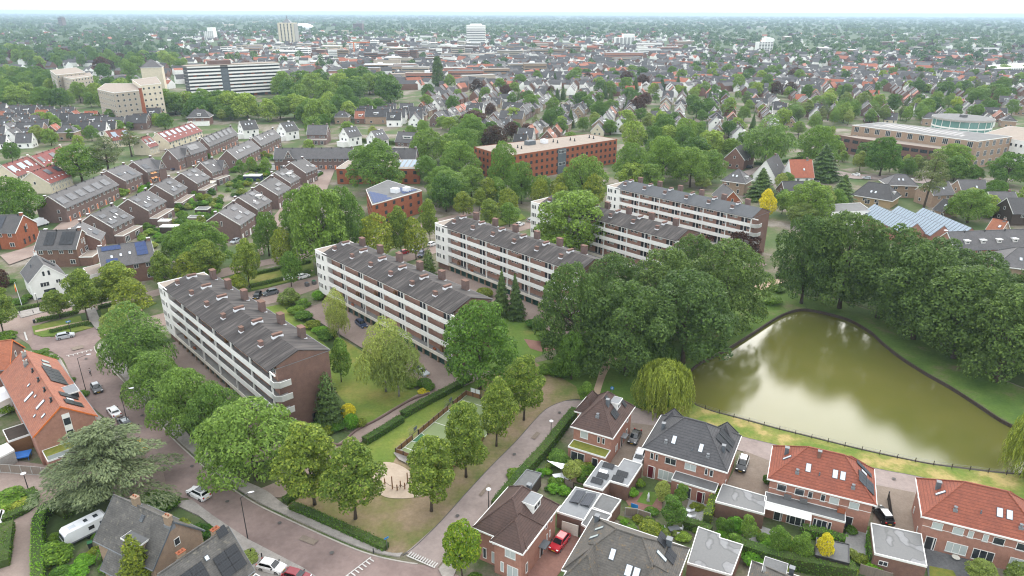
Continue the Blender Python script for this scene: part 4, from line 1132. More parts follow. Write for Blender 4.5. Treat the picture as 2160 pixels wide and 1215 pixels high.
# ---------------------------------------------------------------- the five apartment blocks
BL_ANG = math.atan2(-0.722, 0.692)
bd = Vector((math.cos(BL_ANG), math.sin(BL_ANG)))
bn = Vector((-bd.y, bd.x))
def block(corner, label, roofmat, L_=59.0, brick='brick_flat', plain=False):
 c = corner
 t = thing('apartment_block', label, 'apartment block', (c[0], c[1], 0), BL_ANG, 'white banded apartment blocks')
 for k in range(7):
  cc = Vector(c) + bd * (k * L_ / 6) + bn * 6
  FOOT.append((cc.x, cc.y, 7.5))
 W_, E_ = 12.1, 6.0
 lev = [2.95, 5.80, 8.65, 11.50, 14.30]
 bays = 6
 bw = (L_ - E_) / bays
 hr = 16.45; ym = 6.0
 # brick body with gables
 MB().add([(E_, 1.45, 0), (L_, 1.45, 0), (L_, W_, 0), (E_, W_, 0), (E_, 1.45, 14.3), (L_, 1.45, 14.75), (L_, W_, 14.25), (E_, W_, 14.25), (E_, ym, hr - 0.06), (L_, ym, hr - 0.06)],
             [(0, 1, 5, 4), (2, 3, 7, 6), (1, 2, 6, 9, 5), (3, 0, 4, 8, 7)]).build('brick_wall', brick, t)
 MB().box(E_, L_ - 0.02, 1.44, 1.449, 2.95, 14.2).build('gallery_wall', 'brick_gallery_skylit', t)  # thin facing in lightened brick, brightening the overhung recess by colour
 # white stair end with its flat roof
 MB().box(0, E_, 0, W_ - 1.0, 2.0, 14.45).build('white_end', 'paint_white', t)
 MB().box(0.3, E_ - 0.02, 0.5, W_ - 1.2, 0, 2.0).build('end_base', brick, t)
 MB().box(0.2, E_ - 0.2, 0.2, W_ - 1.2, 14.455, 14.475).build('end_roof', 'gravel_roof', t)
 m = MB(); m.box(-0.05, E_, -0.05, 0.14, 14.35, 14.62); m.box(-0.05, 0.14, 0.14, W_ - 1.0, 14.35, 14.62); m.build('end_roof_edge', 'paint_white', t)
 for z in lev[:4]:
  for x, w_ in ((0.75, 0.62), (1.5, 0.62), (2.25, 0.62), (4.0, 0.9)):
   o = put('window', frame_mesh(w_, 1.45, 1, 0.06, 'paint_white'), t, (x, 0, z + 0.75)); put('pane', pane_mesh(w_, 1.45), o)
 # roof
 k1 = (hr - 14.45) / ym
 MB().section([(-0.25, 14.40), (ym, hr + 0.1), (W_ + 0.25, 14.35), (W_ + 0.25, 14.2), (ym, hr - 0.04), (-0.25, 14.25)], E_ - 2.0, L_ + 0.15).build('roof', roofmat, t)
 MB().box(E_ - 0.3, L_ + 1.0, -0.1, 0.12, 14.0, 14.24).build('eaves_beam', 'paint_white', t)
 MB().box(E_ - 0.3, L_, W_ + 0.26, W_ + 0.38, 14.1, 14.32).build('gutter', 'zinc', t)
 MB().box(L_ + 0.15, L_ + 0.2, -0.25, W_ + 0.25, 14.2, 14.3).build('verge_trim', 'zinc', t)
 # floors, parapets, posts
 for li, z in enumerate(lev[:4]):
  MB().box(E_, L_, 0.06, 1.47, z - 0.2, z).build('gallery_floor', 'concrete_floor', t)
  for b in range(bays):
   x0 = E_ + b * bw
   z0, z1 = (z - 0.75, z + 0.06) if li == 0 else (z - 0.22, z + 0.98)
   put('parapet', cached(('parapet', bw, li == 0), lambda: MB().box(0.01, bw - 0.01, -0.1, 0.06, 0, z1 - z0).mesh('parapet', 'paint_cream' if li == 0 else 'paint_white')), t, (x0, 0, z0))
 for b in range(bays + 1):
  put('post', cached('post', lambda: MB().box(-0.14, 0.14, 0.07, 0.34, 2.95, 14.0).mesh('post', 'paint_white')), t, (E_ + b * bw - (0.16 if b == bays else 0), 0, 0))
 # flats behind the galleries
 kd = 'black_paint'
 for li, z in enumerate(lev[:4]):
  for b in range(bays):
   x0 = E_ + b * bw
   for u, w_, h_ in ((1.0, 0.95, 0.9), (2.5, 1.35, 1.05), (7.6, 1.3, 1.05)):
    o = put('window', frame_mesh(w_, h_, 2 if w_ > 1 else 1), t, (x0 + u, 1.44, z + 1.35)); put('pane', pane_mesh(w_, h_, 'glass_blind' if (li * 3 + b * 5 + int(u)) % 4 == 0 else 'glass'), o)
   o = put('door', cached('fdoor', lambda: MB().box(-0.45, 0.45, -0.06, 0.02, 0, 2.3).mesh('door', 'black_paint')), t, (x0 + 5.1, 1.44, z))
   put('door_panel', cached('fpanel', lambda: MB().box(0.5, 0.85, -0.09, 0.02, 0, 2.35).mesh('door_panel', 'paint_white')), o)
   put('door_glass', cached('fglass', lambda: MB().box(0.9, 1.65, -0.06, 0.02, 0, 2.3).mesh('door_glass', 'glass')), o)
   if (li * 7 + b * 3) % 5 == 0:
    put('balcony_cabinet', cached('cab', lambda: MB().box(-0.45, 0.45, -0.5, -0.05, 0, 1.1).mesh('balcony_cabinet', 'timber')), t, (x0 + 3.7, 1.45, z))
   if (li * 5 + b) % 4 == 1:
    put('planter', cached('plantr', lambda: MB().box(-0.5, 0.5, -1.1, -0.75, 0, 0.45).mesh('planter', 'brick_orange')), t, (x0 + 1.9, 1.45, z))
 # garages
 n = 19
 gw = (L_ - E_) / n
 for i in range(n + 1):
  x = E_ + i * gw
  put('garage_pillar', cached('gpil', lambda: MB().box(-0.22, 0.22, 0.25, 0.9, 0, 2.2).mesh('garage_pillar', 'brick_tan')), t, (min(max(x, E_ + 0.22), L_ - 0.22), 0, 0))
  if i < n:
   o = put('garage_door', cached(('gdoor', gw), lambda: MB().box(0.24, gw - 0.24, 0.62, 0.70, 0, 2.18).mesh('garage_door', 'door_green')), t, (x, 0, 0))
   put('door_rail', cached(('grail', gw), lambda: MB().box(0.3, gw - 0.3, 0.585, 0.618, 0.9, 1.0).mesh('door_rail', 'black_paint')), o)
 MB().box(E_, L_, 0.9, 1.44, 0, 2.7).build('garage_wall', 'brick_tan', t)
 # corner balconies beyond the gable
 for li, z in enumerate(lev[:4]):
  z0, z1 = z - 0.22, z + 0.98
  pl = [(L_ - 0.02, -0.1), (L_ + 1.5, -0.1), (L_ + 2.3, 0.75), (L_ + 2.3, 2.9)]
  o = MB().prism([(L_, 0.06), (L_ + 1.42, 0.06), (L_ + 2.15, 0.85), (L_ + 2.15, 2.9), (L_, 2.9)], z - 0.2, z - 0.002, True).build('corner_balcony', 'concrete_floor', t)
  m = MB()
  for a, b in zip(pl, pl[1:]):
   m.add([(*a, z0), (*b, z0), (*b, z1), (*a, z1)], [(0, 1, 2, 3), (3, 2, 1, 0)])
  q = offset_line(pl, 0.14)
  for i in range(3):
   m.add([(*pl[i], z1), (*pl[i + 1], z1), (*q[i + 1], z1), (*q[i], z1), (*q[i], z0), (*q[i + 1], z0)], [(0, 1, 2, 3), (3, 2, 5, 4)])
  m.build('balcony_parapet', 'paint_white', o)
 MB().box(L_ - 0.02, L_ + 2.3, -0.1, 0.1, 14.02, 14.3).build('corner_beam', 'paint_white', t)
 # chimneys
 for b in range(bays):
  x = E_ + 0.3 + b * bw
  chimney(t, x, 2.6, 14.45 + 2.6 * k1 + 0.05, 1.0, 0.7, 1.0, 'brick_dark', True, 'brick_brown', 0, 0.8, 'plastic_white')
  chimney(t, x + 0.3, ym - 0.1, hr + 0.12, 0.6, 2.0, 0.5, 'brick_dark', True, 'brick_brown', 0, 0.35, 'plastic_white')
  chimney(t, x + 1.2, W_ - 1.6, 14.9, 1.6, 1.1, 2.4, 'brick_dark', True, 'brick_brown', 0, 0.8, 'plastic_white')
 o = put('side_door', box_mesh('sdoor', L_ - 0.01, L_ + 0.05, 7.2, 8.3, 0, 2.1, 'black_paint', 'side_door'), t)
 return t
s75 = CAM_H / 70.0
BC = [(-79.4 * s75, 142.2 * s75), (-50.6 * s75, 166.1 * s75), (-22.4 * s75, 190.3 * s75), (6.0 * s75, 214.8 * s75), (33.5 * s75, 237.0 * s75)]
for c, lb, rf in zip(BC, ['apartment block with streaked corrugated roof nearest the curving brick road', 'apartment block standing behind the lawn with two pale birches', 'apartment block with dark conifers before its green garage doors', 'apartment block half hidden behind a spreading tree', 'apartment block with smooth blue grey roof and purple trees in front'], ['corrugated'] * 4 + ['bitumen_blue']):
 block(c, lb, rf)
# paved garage yards in front of the blocks
for c in BC:
 a = Vector(c)
 LEVEL[0] += 0.004
 pts = [a + bd * 4 - bn * 8.5, a + bd * 63 - bn * 8.5, a + bd * 66 - bn * 2, a + bd * 66 + bn * 1, a + bd * 4 + bn * 1]
 tag(MB().prism([tuple(p) for p in pts], LEVEL[0], LEVEL[0]).build('garage_yard', 'forecourt'), kind='structure')
# ---------------------------------------------------------------- hipped brick houses by the pond
def by_corners(fl, fr, br, he):
 A, B_, C = G(*fl, he), G(*fr, he), G(*br, he)
 c = (A + C) / 2
 d = (B_ - A).to_2d()
 return (c.x, c.y), math.atan2(d.y, d.x), d.length, (C - B_).to_2d().length
def wing(h, x0, x1, y0, y1, he, hr, wall, roof, ax='y', back=None, trim='paint_white'):
 """hipped wing in the house's frame; its ridge runs along ax into the main roof"""
 o = MB().box(x0, x1, y0, y1, 0, he - 0.01).build('wing_wall', wall, h.root)
 q = 0.42
 X0, X1, Y0, Y1 = x0 - q, x1 + q, y0 - q, y1 + q
 cx, cy2 = (x0 + x1) / 2, (y0 + y1) / 2
 if ax == 'y':
  a, b = (cx, Y0 + (X1 - X0) * 0.48), (cx, Y1 - (X1 - X0) * 0.48)
  if a[1] > b[1]: a = b = (cx, cy2)
  f = [(0, 1, 4), (1, 2, 5, 4), (2, 3, 5), (3, 0, 4, 5)]
 else:
  a, b = (X0 + (Y1 - Y0) * 0.48, cy2), (X1 - (Y1 - Y0) * 0.48, cy2)
  if a[0] > b[0]: a = b = (cx, cy2)
  f = [(0, 1, 5, 4), (1, 2, 5), (2, 3, 4, 5), (3, 0, 4)]
 MB().add([(X0, Y0, he), (X1, Y0, he), (X1, Y1, he), (X0, Y1, he), (*a, hr), (*b, hr)], f + [(3, 2, 1, 0)]).build('wing_roof', roof, h.root)
 m = MB()
 for A, e in (((X0, Y0), a), ((X1, Y0), a if ax == 'y' else b), ((X1, Y1), b), ((X0, Y1), b if ax == 'y' else a)):
  m.tube([(*A, he + 0.03), (*e, hr + 0.03)], 0.11, 6)
 m.build('wing_ridge', roof, h.root)
 m = MB(); g = 0.1
 for A in ((X0 - g, X1 + g, Y0 - g, Y0), (X0 - g, X1 + g, Y1, Y1 + g), (X0 - g, X0, Y0, Y1), (X1, X1 + g, Y0, Y1)):
  m.box(*A, he - 0.2, he + 0.045)
 m.build('wing_fascia', trim, h.root)
 return o
HE_, HR_ = 5.9, 10.3
# single house with the green-roofed extension
c, a, l, wd = by_corners((1203, 899), (1292, 925), (1340, 858), HE_)
h = House('detached_house', 'brown tiled hipped house with mossy green extension roof beside the lane', 'house', c, a + math.pi / 2, wd - 0.9, l - 0.9, HE_, HR_, 'brick_pink', 'tile_brown', hip=3.2, oh=0.45)
wing(h, -0.5, 4.6, 2.2, 5.0, HE_, 8.6, 'brick_pink', 'tile_brown', 'x')
h.win('l', -1.5, 3.9, 1.5, 1.5, 1, 'glass_blind', sill=True); h.win('l', 1.3, 3.9, 0.55, 1.25); h.win('l', 2.2, 3.9, 0.55, 1.25)
h.win('f', -2.6, 0.9, 0.35, 1.3); h.win('f', -1.9, 0.9, 0.35, 1.3); h.win('f', 3.2, 0.8, 0.8, 1.6); h.win('f', 3.2, 3.9, 0.8, 1.3); h.door('f', 0.6, 1.0, 2.3)
MB().box(-0.2, 1.5, -4.6, -3.55, 2.5, 2.62).build('porch_roof', 'zinc', h.root)
h.dormer('f', 1.2, 1.6, 2.0, 1.6, 3.0, 'zinc'); h.solar('f', -2.0, 1.0, 2, 1, 'solar_black'); h.solar('f', 2.9, 0.9, 1, 1, 'solar_black'); h.solar('f', -0.6, 2.8, 1, 1, 'solar_black')
h.box_chim('f', -1.2, 3.0, 0.55, 1.2); h.vent('l', 0.2, 2.2, 0.2, 0.35, 'zinc')
e = h.ext(-h.L / 2 - 2.5, -h.L / 2, -h.W / 2 + 0.0, h.W / 2 - 0.1, 3.0, 'sedum', 'brick_pink')
h.win('l', -1.6, 0.1, 2.6, 2.3, 2, dist=h.L / 2 + 2.5, mat='paint_white'); h.door('l', 1.7, 1.1, 2.3, 'black_paint', dist=h.L / 2 + 2.5)
# grey double house
c, a, l, wd = by_corners((1352, 944), (1532, 996), (1566, 920), HE_)
h = House('double_house', 'charcoal tiled double house with black solar panels on its right hip', 'house', c, a, l - 0.9, wd - 0.9, HE_, HR_, 'brick_pink', 'tile_charcoal', hip=3.6, oh=0.45)
U = lambda z: ((z - 1140) / 920 - 0.5) * h.L
for z, w_, n in ((1228, 0.6, 1), (1285, 0.5, 1), (1450, 1.9, 2), (1680, 1.9, 2), (1860, 0.5, 1), (1918, 0.6, 1)):
 h.win('f', U(z), 3.95, w_, 1.25, n, 'glass_blind' if z == 1680 else 'glass', sill=True)
h.door('f', U(1235), 1.25, 2.5, 'door_red'); h.win('f', U(1272), 0.1, 0.35, 2.3); h.win('f', U(1410), 0.5, 2.6, 1.9, 3, 'glass_blind', sill=True)
h.ext(U(1520), U(2010), -h.W / 2 - 2.5, -h.W / 2, 2.95, 'bitumen', 'brick_pink')
h.win('f', U(1670), 0.1, 2.4, 2.2, 2, dist=h.W / 2 + 2.5); h.door('f', U(1850), 1.0, 2.2, 'door_red', dist=h.W / 2 + 2.5); h.win('f', U(1895), 0.1, 0.35, 2.2, dist=h.W / 2 + 2.5)
h.sky('f', -2.4, 2.3, 0.75, 1.5); h.sky('f', 2.2, 2.2, 0.75, 1.5); h.vent('f', -3.6, 1.7, 0.18, 0.35, 'zinc'); h.vent('f', 3.6, 1.4, 0.18, 0.35, 'zinc'); h.vent('f', 0.9, 1.6, 0.07, 0.3)
h.box_chim('l', 1.2, 2.2, 0.55, 1.1); h.box_chim('r', -2.2, 1.6, 0.55, 1.1); h.solar('r', -1.2, 0.7, 1, 2, 'solar_black', 1.7, 1.65); h.solar('r', 0.7, 0.5, 2, 2, 'solar_black')
wing(h, 3.2, 6.2, 2.0, 6.0, HE_, 8.7, 'brick_pink', 'tile_charcoal'); wing(h, -6.2, -3.2, 2.0, 6.0, HE_, 8.7, 'brick_pink', 'tile_charcoal')
h.win('r', 0, 3.9, 0.7, 1.2); h.win('l', 1, 3.9, 0.7, 1.2); h.win('r', -3.0, 0.9, 0.7, 1.4)
def red_double(label, fl, fr, br, ext_on, c_=None):
 c, a, l, wd = by_corners(fl, fr, br, HE_) if c_ is None else c_
 h = House('double_house', label, 'house', c, a, l - 0.9, wd - 0.9, HE_, HR_, 'brick_pink', 'tile_red', hip=5.4, oh=0.45)
 U = lambda z: ((z - 935) / 1190 - 0.5) * h.L
 for z, w_ in ((1083, 1.4), (1297, 1.4), (1425, 0.7), (1573, 0.7), (1703, 1.4), (1930, 1.4)):
  h.win('f', U(z), 3.95, w_, 1.25, 1, 'glass_blind' if (z > 1600) != (not ext_on) else 'glass', sill=True)
 MB().box(-h.L / 2, h.L / 2, -h.W / 2 - 0.03, -h.W / 2, 4.0, 4.08).build('brick_band', 'paint_white', h.root)
 if ext_on:
  h.ext(U(905), U(1850), -h.W / 2 - 2.5, -h.W / 2, 3.0, 'bitumen', 'brick_pink')
  D = h.W / 2 + 2.5
  h.door('f', U(1085), 1.1, 2.3, 'glass', dist=D); h.win('f', U(1130), 0.1, 0.35, 2.2, dist=D)
  h.win('f', U(1215), 0.1, 0.5, 2.2, dist=D); h.win('f', U(1300), 0.05, 1.7, 2.25, 2, dist=D); h.win('f', U(1390), 0.1, 0.5, 2.2, dist=D)
  h.win('f', U(1520), 0.1, 0.5, 2.2, dist=D); h.win('f', U(1600), 0.05, 1.5, 2.25, 2, dist=D); h.win('f', U(1690), 0.1, 0.5, 2.2, dist=D)
  h.door('f', U(1905), 1.2, 2.4, 'black_paint')
  m = MB(); m.box(U(905), U(1470), -D - 1.6, -D - 0.1, 2.75, 2.85); m.box(U(905), U(905) + 0.1, -D - 1.6, -D - 1.5, 0, 2.75); m.box(U(1470) - 0.1, U(1470), -D - 1.6, -D - 1.5, 0, 2.75)
  m.build('veranda', 'paint_white', h.root)
  for z, m_ in ((1170, 'bitumen'), (1360, 'bitumen'), (1800, 'brick_orange')):
   put('air_conditioner', cached(('ac', m_), lambda: MB().box(-0.55, 0.55, -0.45, -0.02, 3.1, 3.8).mesh('air_conditioner', m_)), h.root, (U(z), -h.W / 2 - 0.3, 0))
 else:
  h.door('f', U(1050), 1.15, 2.4, 'black_paint'); h.win('f', U(1100), 0.1, 0.4, 2.3); h.win('f', U(1330), 0.6, 2.7, 1.8, 3, 'glass_blind', sill=True)
  h.win('f', U(1600), 0.5, 2.7, 1.9, 3, sill=True); h.win('f', U(1930), 0.4, 1.8, 2.1, 2, 'glass_blind', sill=True)
  for u in (-2.6, 2.4):
   h.win('l', u, 0.9, 0.4, 1.2); h.win('l', u, 3.9, 0.4, 1.1)
 for u in (-2.2, 1.7, 2.8) if ext_on else (1.8, 3.0):
  h.sky('f', u, 2.4, 0.8, 1.4)
 h.vent('f', -3.7, 1.6, 0.18, 0.4, 'zinc'); h.vent('f', 4.4, 1.4, 0.18, 0.4, 'zinc'); h.vent('f', -0.5, 1.9, 0.07, 0.3); h.box_chim('l', -0.6, 2.2, 0.6, 1.1)
 h.sky('l', 0.9, 2.4, 0.5, 1.5)
 if ext_on:
  h.box_chim('f', -0.9, 4.1, 0.5, 0.9, 'brick_red' if 'brick_red' in MAT else 'brick_brown')
  h.solar('r', -3.2, 0.35, 3, 2, 'solar'); h.solar('r', 1.2, 0.6, 1, 2, 'solar'); h.sky('r', 0.6, 1.9, 0.7, 1.2)
 wing(h, h.L / 2 - 5.6, h.L / 2 - 1.2, 1.0, h.W / 2 + 0.8, HE_, 8.4, 'brick_pink', 'tile_red')
 return h, (c, a, l, wd)
hc, geo = red_double('red tiled double house with white veranda and flat back extension', (1617, 1009), (1847, 1066), (1846, 990), True)
A = G(1945, 1089, HE_); ca, l, wd = geo[1], geo[2], geo[3]
ctr = (A.x + math.cos(ca) * l / 2 - math.sin(ca) * wd / 2, A.y + math.sin(ca) * l / 2 + math.cos(ca) * wd / 2)
red_double('red tiled double house beside the dark paved terrace by the lawn', None, None, None, False, (ctr, ca, l, wd))
# brown single house at the corner of the side road
FRc = G(1103, 1170, HE_); BRc = G(1181, 1066, HE_)
dv = (BRc - FRc).to_2d(); dl = dv.length; dv.normalize(); lf = Vector((-dv.y, dv.x))
ctr = FRc.to_2d() + dv * (1.1 + (dl - 1.1) / 2) + lf * 4.45
h = House('detached_house', 'brown tiled house with white dormer above the red car', 'house', ctr, math.atan2(dv.y, dv.x), dl - 1.1 - 0.9, 8.9 - 0.9, HE_, HR_, 'brick_pink', 'tile_brown', hip=3.0, oh=0.45)
wing(h, -h.L / 2 - 1.1, -h.L / 2 + 4.5, -h.W / 2 + 0.02, -h.W / 2 + 4.4, HE_, 8.9, 'brick_pink', 'tile_brown', 'x')
D = h.L / 2 + 1.1
h.win('l', 2.2, 3.9, 1.7, 1.4, 2, 'glass_blind', dist=D, sill=True); h.win('l', 0.9, 0.8, 0.55, 1.8, 1, 'glass_blind', dist=D); h.win('l', 2.6, 0.2, 1.8, 2.3, 2, 'glass_blind', dist=D)
h.win('l', -0.9, 3.9, 0.9, 1.3, dist=D - 1.08); h.win('l', -0.9, 0.5, 1.2, 2.0, 1, 'glass_blind', dist=D - 1.08); h.win('l', -2.7, 0.7, 0.6, 1.9, dist=D - 1.08)
h.door('f', 0.2, 1.0, 2.3); MB().box(-0.8, 1.0, -5.1, -4.02, 2.5, 2.62).build('porch_roof', 'lead', h.root)
for u in (2.0, 2.9): h.win('f', u, 1.6, 0.35, 1.2)
h.win('f', -4.4, 0.8, 0.6, 1.8, dist=h.W / 2 - 0.01); h.win('f', 1.6, 4.1, 0.6, 1.0); h.win('f', 3.4, 4.1, 0.6, 1.0)
h.dormer('f', 0.9, 1.7, 2.4, 1.7, 3.4, 'zinc'); h.box_chim('r', -0.4, 2.4, 0.6, 1.1)
# grey double house at the bottom
A, B_, C = G(1182, 1200, HE_), G(1255, 1090, HE_), G(1458, 1158, HE_)
dv = (C - B_).to_2d(); l = dv.length; wd = (B_ - A).to_2d().length; a = math.atan2(dv.y, dv.x)
ctr = (A + C) / 2
h = House('double_house', 'mossy grey tiled double house with blue skylights in the foreground', 'house', (ctr.x, ctr.y), a, l - 0.9, wd - 0.9, HE_, HR_, 'brick_pink', 'tile_mossy', hip=3.6, oh=0.45)
h.sky('f', -1.3, 3.2, 0.75, 1.5); h.sky('f', 1.3, 2.2, 0.9, 1.5); h.sky('f', 2.35, 2.2, 0.9, 1.5); h.sky('r', 0.3, 2.6, 0.6, 1.8, 'glass_blind'); h.sky('l', -1.6, 2.4, 0.5, 1.6, 'glass_blind'); h.sky('l', 0.2, 2.3, 0.5, 1.6, 'glass_blind')
h.box_chim('l', -4.0, 1.2, 0.6, 1.0); h.box_chim('r', 3.0, 2.3, 0.7, 1.1); h.solar('r', 0.7, 1.0, 2, 1, 'solar_black'); h.solar('r', 1.8, 2.5, 2, 1, 'solar_black')
wing(h, -6.0, -2.2, -h.W / 2 - 1.0, -0.6, HE_, 8.6, 'brick_pink', 'tile_mossy'); wing(h, 2.6, 6.2, -h.W / 2 - 1.0, -0.6, HE_, 8.6, 'brick_pink', 'tile_mossy')
h.win('l', 0.5, 3.9, 0.6, 1.2); h.win('r', 0.5, 3.9, 0.6, 1.2)
# roof peeking in at the bottom edge
A = G(1545, 1190, HE_); ctr = (A.x + 6.6, A.y - 7.8)
h = House('double_house', 'mossy roof with a white dormer cut by the bottom edge of the photo', 'house', ctr, a, 13.4, 10.6, HE_, HR_, 'brick_pink', 'tile_mossy', hip=3.6, oh=0.45)
h.box_chim('b', 2.2, 2.0, 0.6, 1.2); h.dormer('b', 4.2, 0.4, 2.6, 1.3, 2.6, 'bitumen')
# flat garages and sheds among the gardens
def garage(label, pts, hgt, roof, wall='brick_brown', name='garage', trim='paint_white'):
 return flat_building(name, label, 'garage' if name == 'garage' else 'shed', px(pts, hgt), hgt, wall, roof, trim)
t, q = garage('grey flat roofed garage pair with tilted black solar racks beside the silver car', [(1268, 972), (1304, 985), (1316, 968), (1355, 980), (1325, 1026), (1287, 1015), (1271, 1034), (1231, 1023)], 3.0, 'zinc')
def rack(t, q0, pxy, hgt, ang, mat='solar_black', w_=1.9, d=1.05, n=1):
 p = G(*pxy, hgt)
 r_ = put('solar_rack', cached(('rack', w_, d), lambda: MB().box(-w_ / 2, w_ / 2, -d / 2, -d / 2 + 0.06, 0, 0.12).box(-w_ / 2, w_ / 2, d / 2 - 0.06, d / 2, 0, 0.42).mesh('solar_rack', 'zinc')), t, (p.x - t.location.x, p.y - t.location.y, hgt + 0.02), (0, 0, ang))
 put('solar_panel', cached(('rackp', w_, d, mat), lambda: MB().add([(-w_ / 2, -d / 2, 0.14), (w_ / 2, -d / 2, 0.14), (w_ / 2, d / 2, 0.46), (-w_ / 2, d / 2, 0.46), (-w_ / 2, -d / 2, 0.1), (w_ / 2, -d / 2, 0.1), (w_ / 2, d / 2, 0.42), (-w_ / 2, d / 2, 0.42)], [(0, 1, 2, 3), (4, 5, 1, 0), (5, 6, 2, 1), (6, 7, 3, 2), (7, 4, 0, 3), (7, 6, 5, 4)]).mesh('solar_panel', mat)), r_)
ga = R(-27)
for p in ((1283, 985), (1271, 1006), (1259, 1017), (1312, 1002), (1303, 1013)):
 rack(t, q, p, 3.0, ga)
put('roof_hatch', box_mesh('hatch', -0.7, 0.7, -0.5, 0.5, 0, 0.25, 'plastic_white', 'roof_hatch'), t, (G(1272, 997, 3).x - t.location.x, G(1272, 997, 3).y - t.location.y, 3.02), (0, 0, ga))
t, q = garage('pale garage with violet solar panels and cream door beside the red car', [(1214, 1028), (1268, 1042), (1232, 1098), (1175, 1080)], 3.0, 'zinc')
for i, p in enumerate(((1218, 1050), (1240, 1056))):
 rack(t, q, p, 3.0, ga + R(-90), 'solar', 3.2, 1.55)
A, B_ = G(1177, 1088, 2.9), G(1230, 1104, 2.9)
dd = (B_ - A).to_2d()
o = put('garage_door', box_mesh('cgd', -1.35, 1.35, -0.09, 0.02, 0.02, 2.2, 'paint_cream', 'garage_door'), t, ((A.x + B_.x) / 2 - t.location.x, (A.y + B_.y) / 2 - t.location.y, 0), (0, 0, math.atan2(dd.y, dd.x)))
garage('low glass roofed lean-to next to the violet solar panels', [(1270, 1042), (1310, 1055), (1288, 1085), (1248, 1070)], 2.7, 'bitumen')
garage('grey flat roofed shed with two black panels behind the mossy roof', [(1246, 1073), (1290, 1087), (1278, 1101), (1236, 1112), (1226, 1106)], 2.9, 'bitumen')
garage('grey flat garage with pale puddle stain beside the charcoal double house', [(1524, 1021), (1617, 1048), (1612, 1085), (1509, 1058)], 3.0, 'flat_roof_puddled')
garage('grey flat garage with puddle stains at the bottom by the mossy roof', [(1473, 1112), (1519, 1128), (1518, 1135), (1567, 1150), (1543, 1214), (1450, 1188)], 3.0, 'flat_roof_puddled')
t, q = garage('flat garage with large white puddle stains beside the tall red roof', [(1837, 1104), (1943, 1127), (1955, 1195), (1845, 1168)], 3.0, 'flat_roof_puddled')
A, B_ = G(1845, 1168, 3), G(1955, 1195, 3); dd = (B_ - A).to_2d(); pp = A.to_2d() + dd * 0.2
o = put('window', frame_mesh(1.2, 0.8, 2), t, (pp.x - t.location.x, pp.y - t.location.y, 1.3), (0, 0, math.atan2(dd.y, dd.x))); put('pane', pane_mesh(1.2, 0.8), o)
garage('dark flat shed behind the yellow tree', [(1722, 1135), (1791, 1149), (1791, 1189), (1720, 1172)], 2.5, 'bitumen', 'timber_dark', 'shed', 'black_paint')
garage('dark grey carport roof beside the long hedge', [(1111, 991), (1142, 999), (1118, 1033), (1083, 1024)], 2.6, 'bitumen', 'timber_dark', 'shed', 'zinc')
garage('narrow white roofed shed between hedge and brown house', [(1067, 1038), (1074, 1040), (1048, 1070), (1041, 1068)], 2.3, 'plastic_white', 'timber_dark', 'shed')
# ---------------------------------------------------------------- houses in the left foreground
def gab(name, label, p1, p2, e, hr, he, wall, roof, half=None, **k):
 c, a, l, wd = by_ridge(p1, p2, e, hr, he, half)
 return House(name, label, 'house', c, a, l, wd, he, hr, wall, roof, **k)
h = gab('terrace_row', 'orange tiled row with black solar panels beside the brick road', (127, 858), (51, 740), None, 10.2, 6.4, 'brick_pink', 'tile_terracotta', 4.7, trim='door_orange')
MB().box(-h.L / 2 - 0.06, -h.L / 2, -1.0, 0.2, 0.4, 8.6).build('gable_panel', 'paint_white', h.root)
h.win('l', 0.4, 6.4, 1.0, 1.3, dist=h.L / 2 + 0.06, mat='black_paint'); h.win('l', 0.4, 3.2, 1.0, 2.0, dist=h.L / 2 + 0.06, mat='black_paint')
h.solar('f', -12.6, 0.9, 2, 2, 'solar_black'); h.solar('f', -9.0, 0.9, 2, 2, 'solar_black'); h.sky('f', -9.9, 2.4, 0.9, 1.3); h.dormer('f', -5.6, 0.5, 3.2, 1.5, 3.0, 'zinc', 'black_paint')
for u in (-1.6, 0.5, 2.6, 4.7):
 h.solar('f', u, 0.9, 2, 2, 'solar_black')
h.sky('f', 8.2, 2.4, 1.4, 1.6, 'glass_blind'); h.sky('f', 10.6, 2.2, 1.2, 1.4, 'glass_blind')
for u, d, w_, hh in ((12.6, 2.2, 0.6, 0.9), (10.0, 1.2, 0.5, 0.6), (8.6, 2.6, 0.8, 2.0), (4.6, 2.6, 0.5, 0.6), (2.6, 1.8, 0.8, 2.2), (-1.0, 2.6, 0.5, 0.7)):
 h.sky('b', u, d, w_, hh)
for u in (-9, -4, 1, 6, 11):
 h.vent('b', u, 4.1, 0.16, 0.6, 'black_paint'); h.win('f', u, 3.6, 1.8, 1.3, 2)
chimney(h.root, 12.2, 0.4, 10.2, 0.7, 0.7, 0.9, 'concrete')
chimney(h.root, 8.6, 0.9, 9.9, 0.6, 0.6, 0.8, 'concrete')
FL_ = h.ext(-h.L / 2 - 4.2, -h.L / 2, -4.5, 4.3, 3.0, 'sedum', 'brick_pink'); h.win('l', -2.0, 0.3, 1.6, 2.0, 2, dist=h.L / 2 + 4.2); h.win('l', 2.2, 0.3, 1.4, 2.0, 2, dist=h.L / 2 + 4.2)
MB().box(-h.L / 2 - 4.15, -h.L / 2 - 4.12, -4.4, 4.2, 3.1, 3.9).build('glass_balustrade', 'glass_blind', h.root)
h = gab('terrace_row', 'bright orange tiled house at the left edge beside the crossing', (24, 718), (-60, 728), None, 10.4, 6.4, 'brick_brown', 'tile_orange', 4.8, trim='door_orange')
h.win('l', 0, 6.6, 0.8, 1.2); h.win('l', 0, 4.6, 0.8, 1.2); h.win('l', 0, 2.4, 0.8, 1.2)
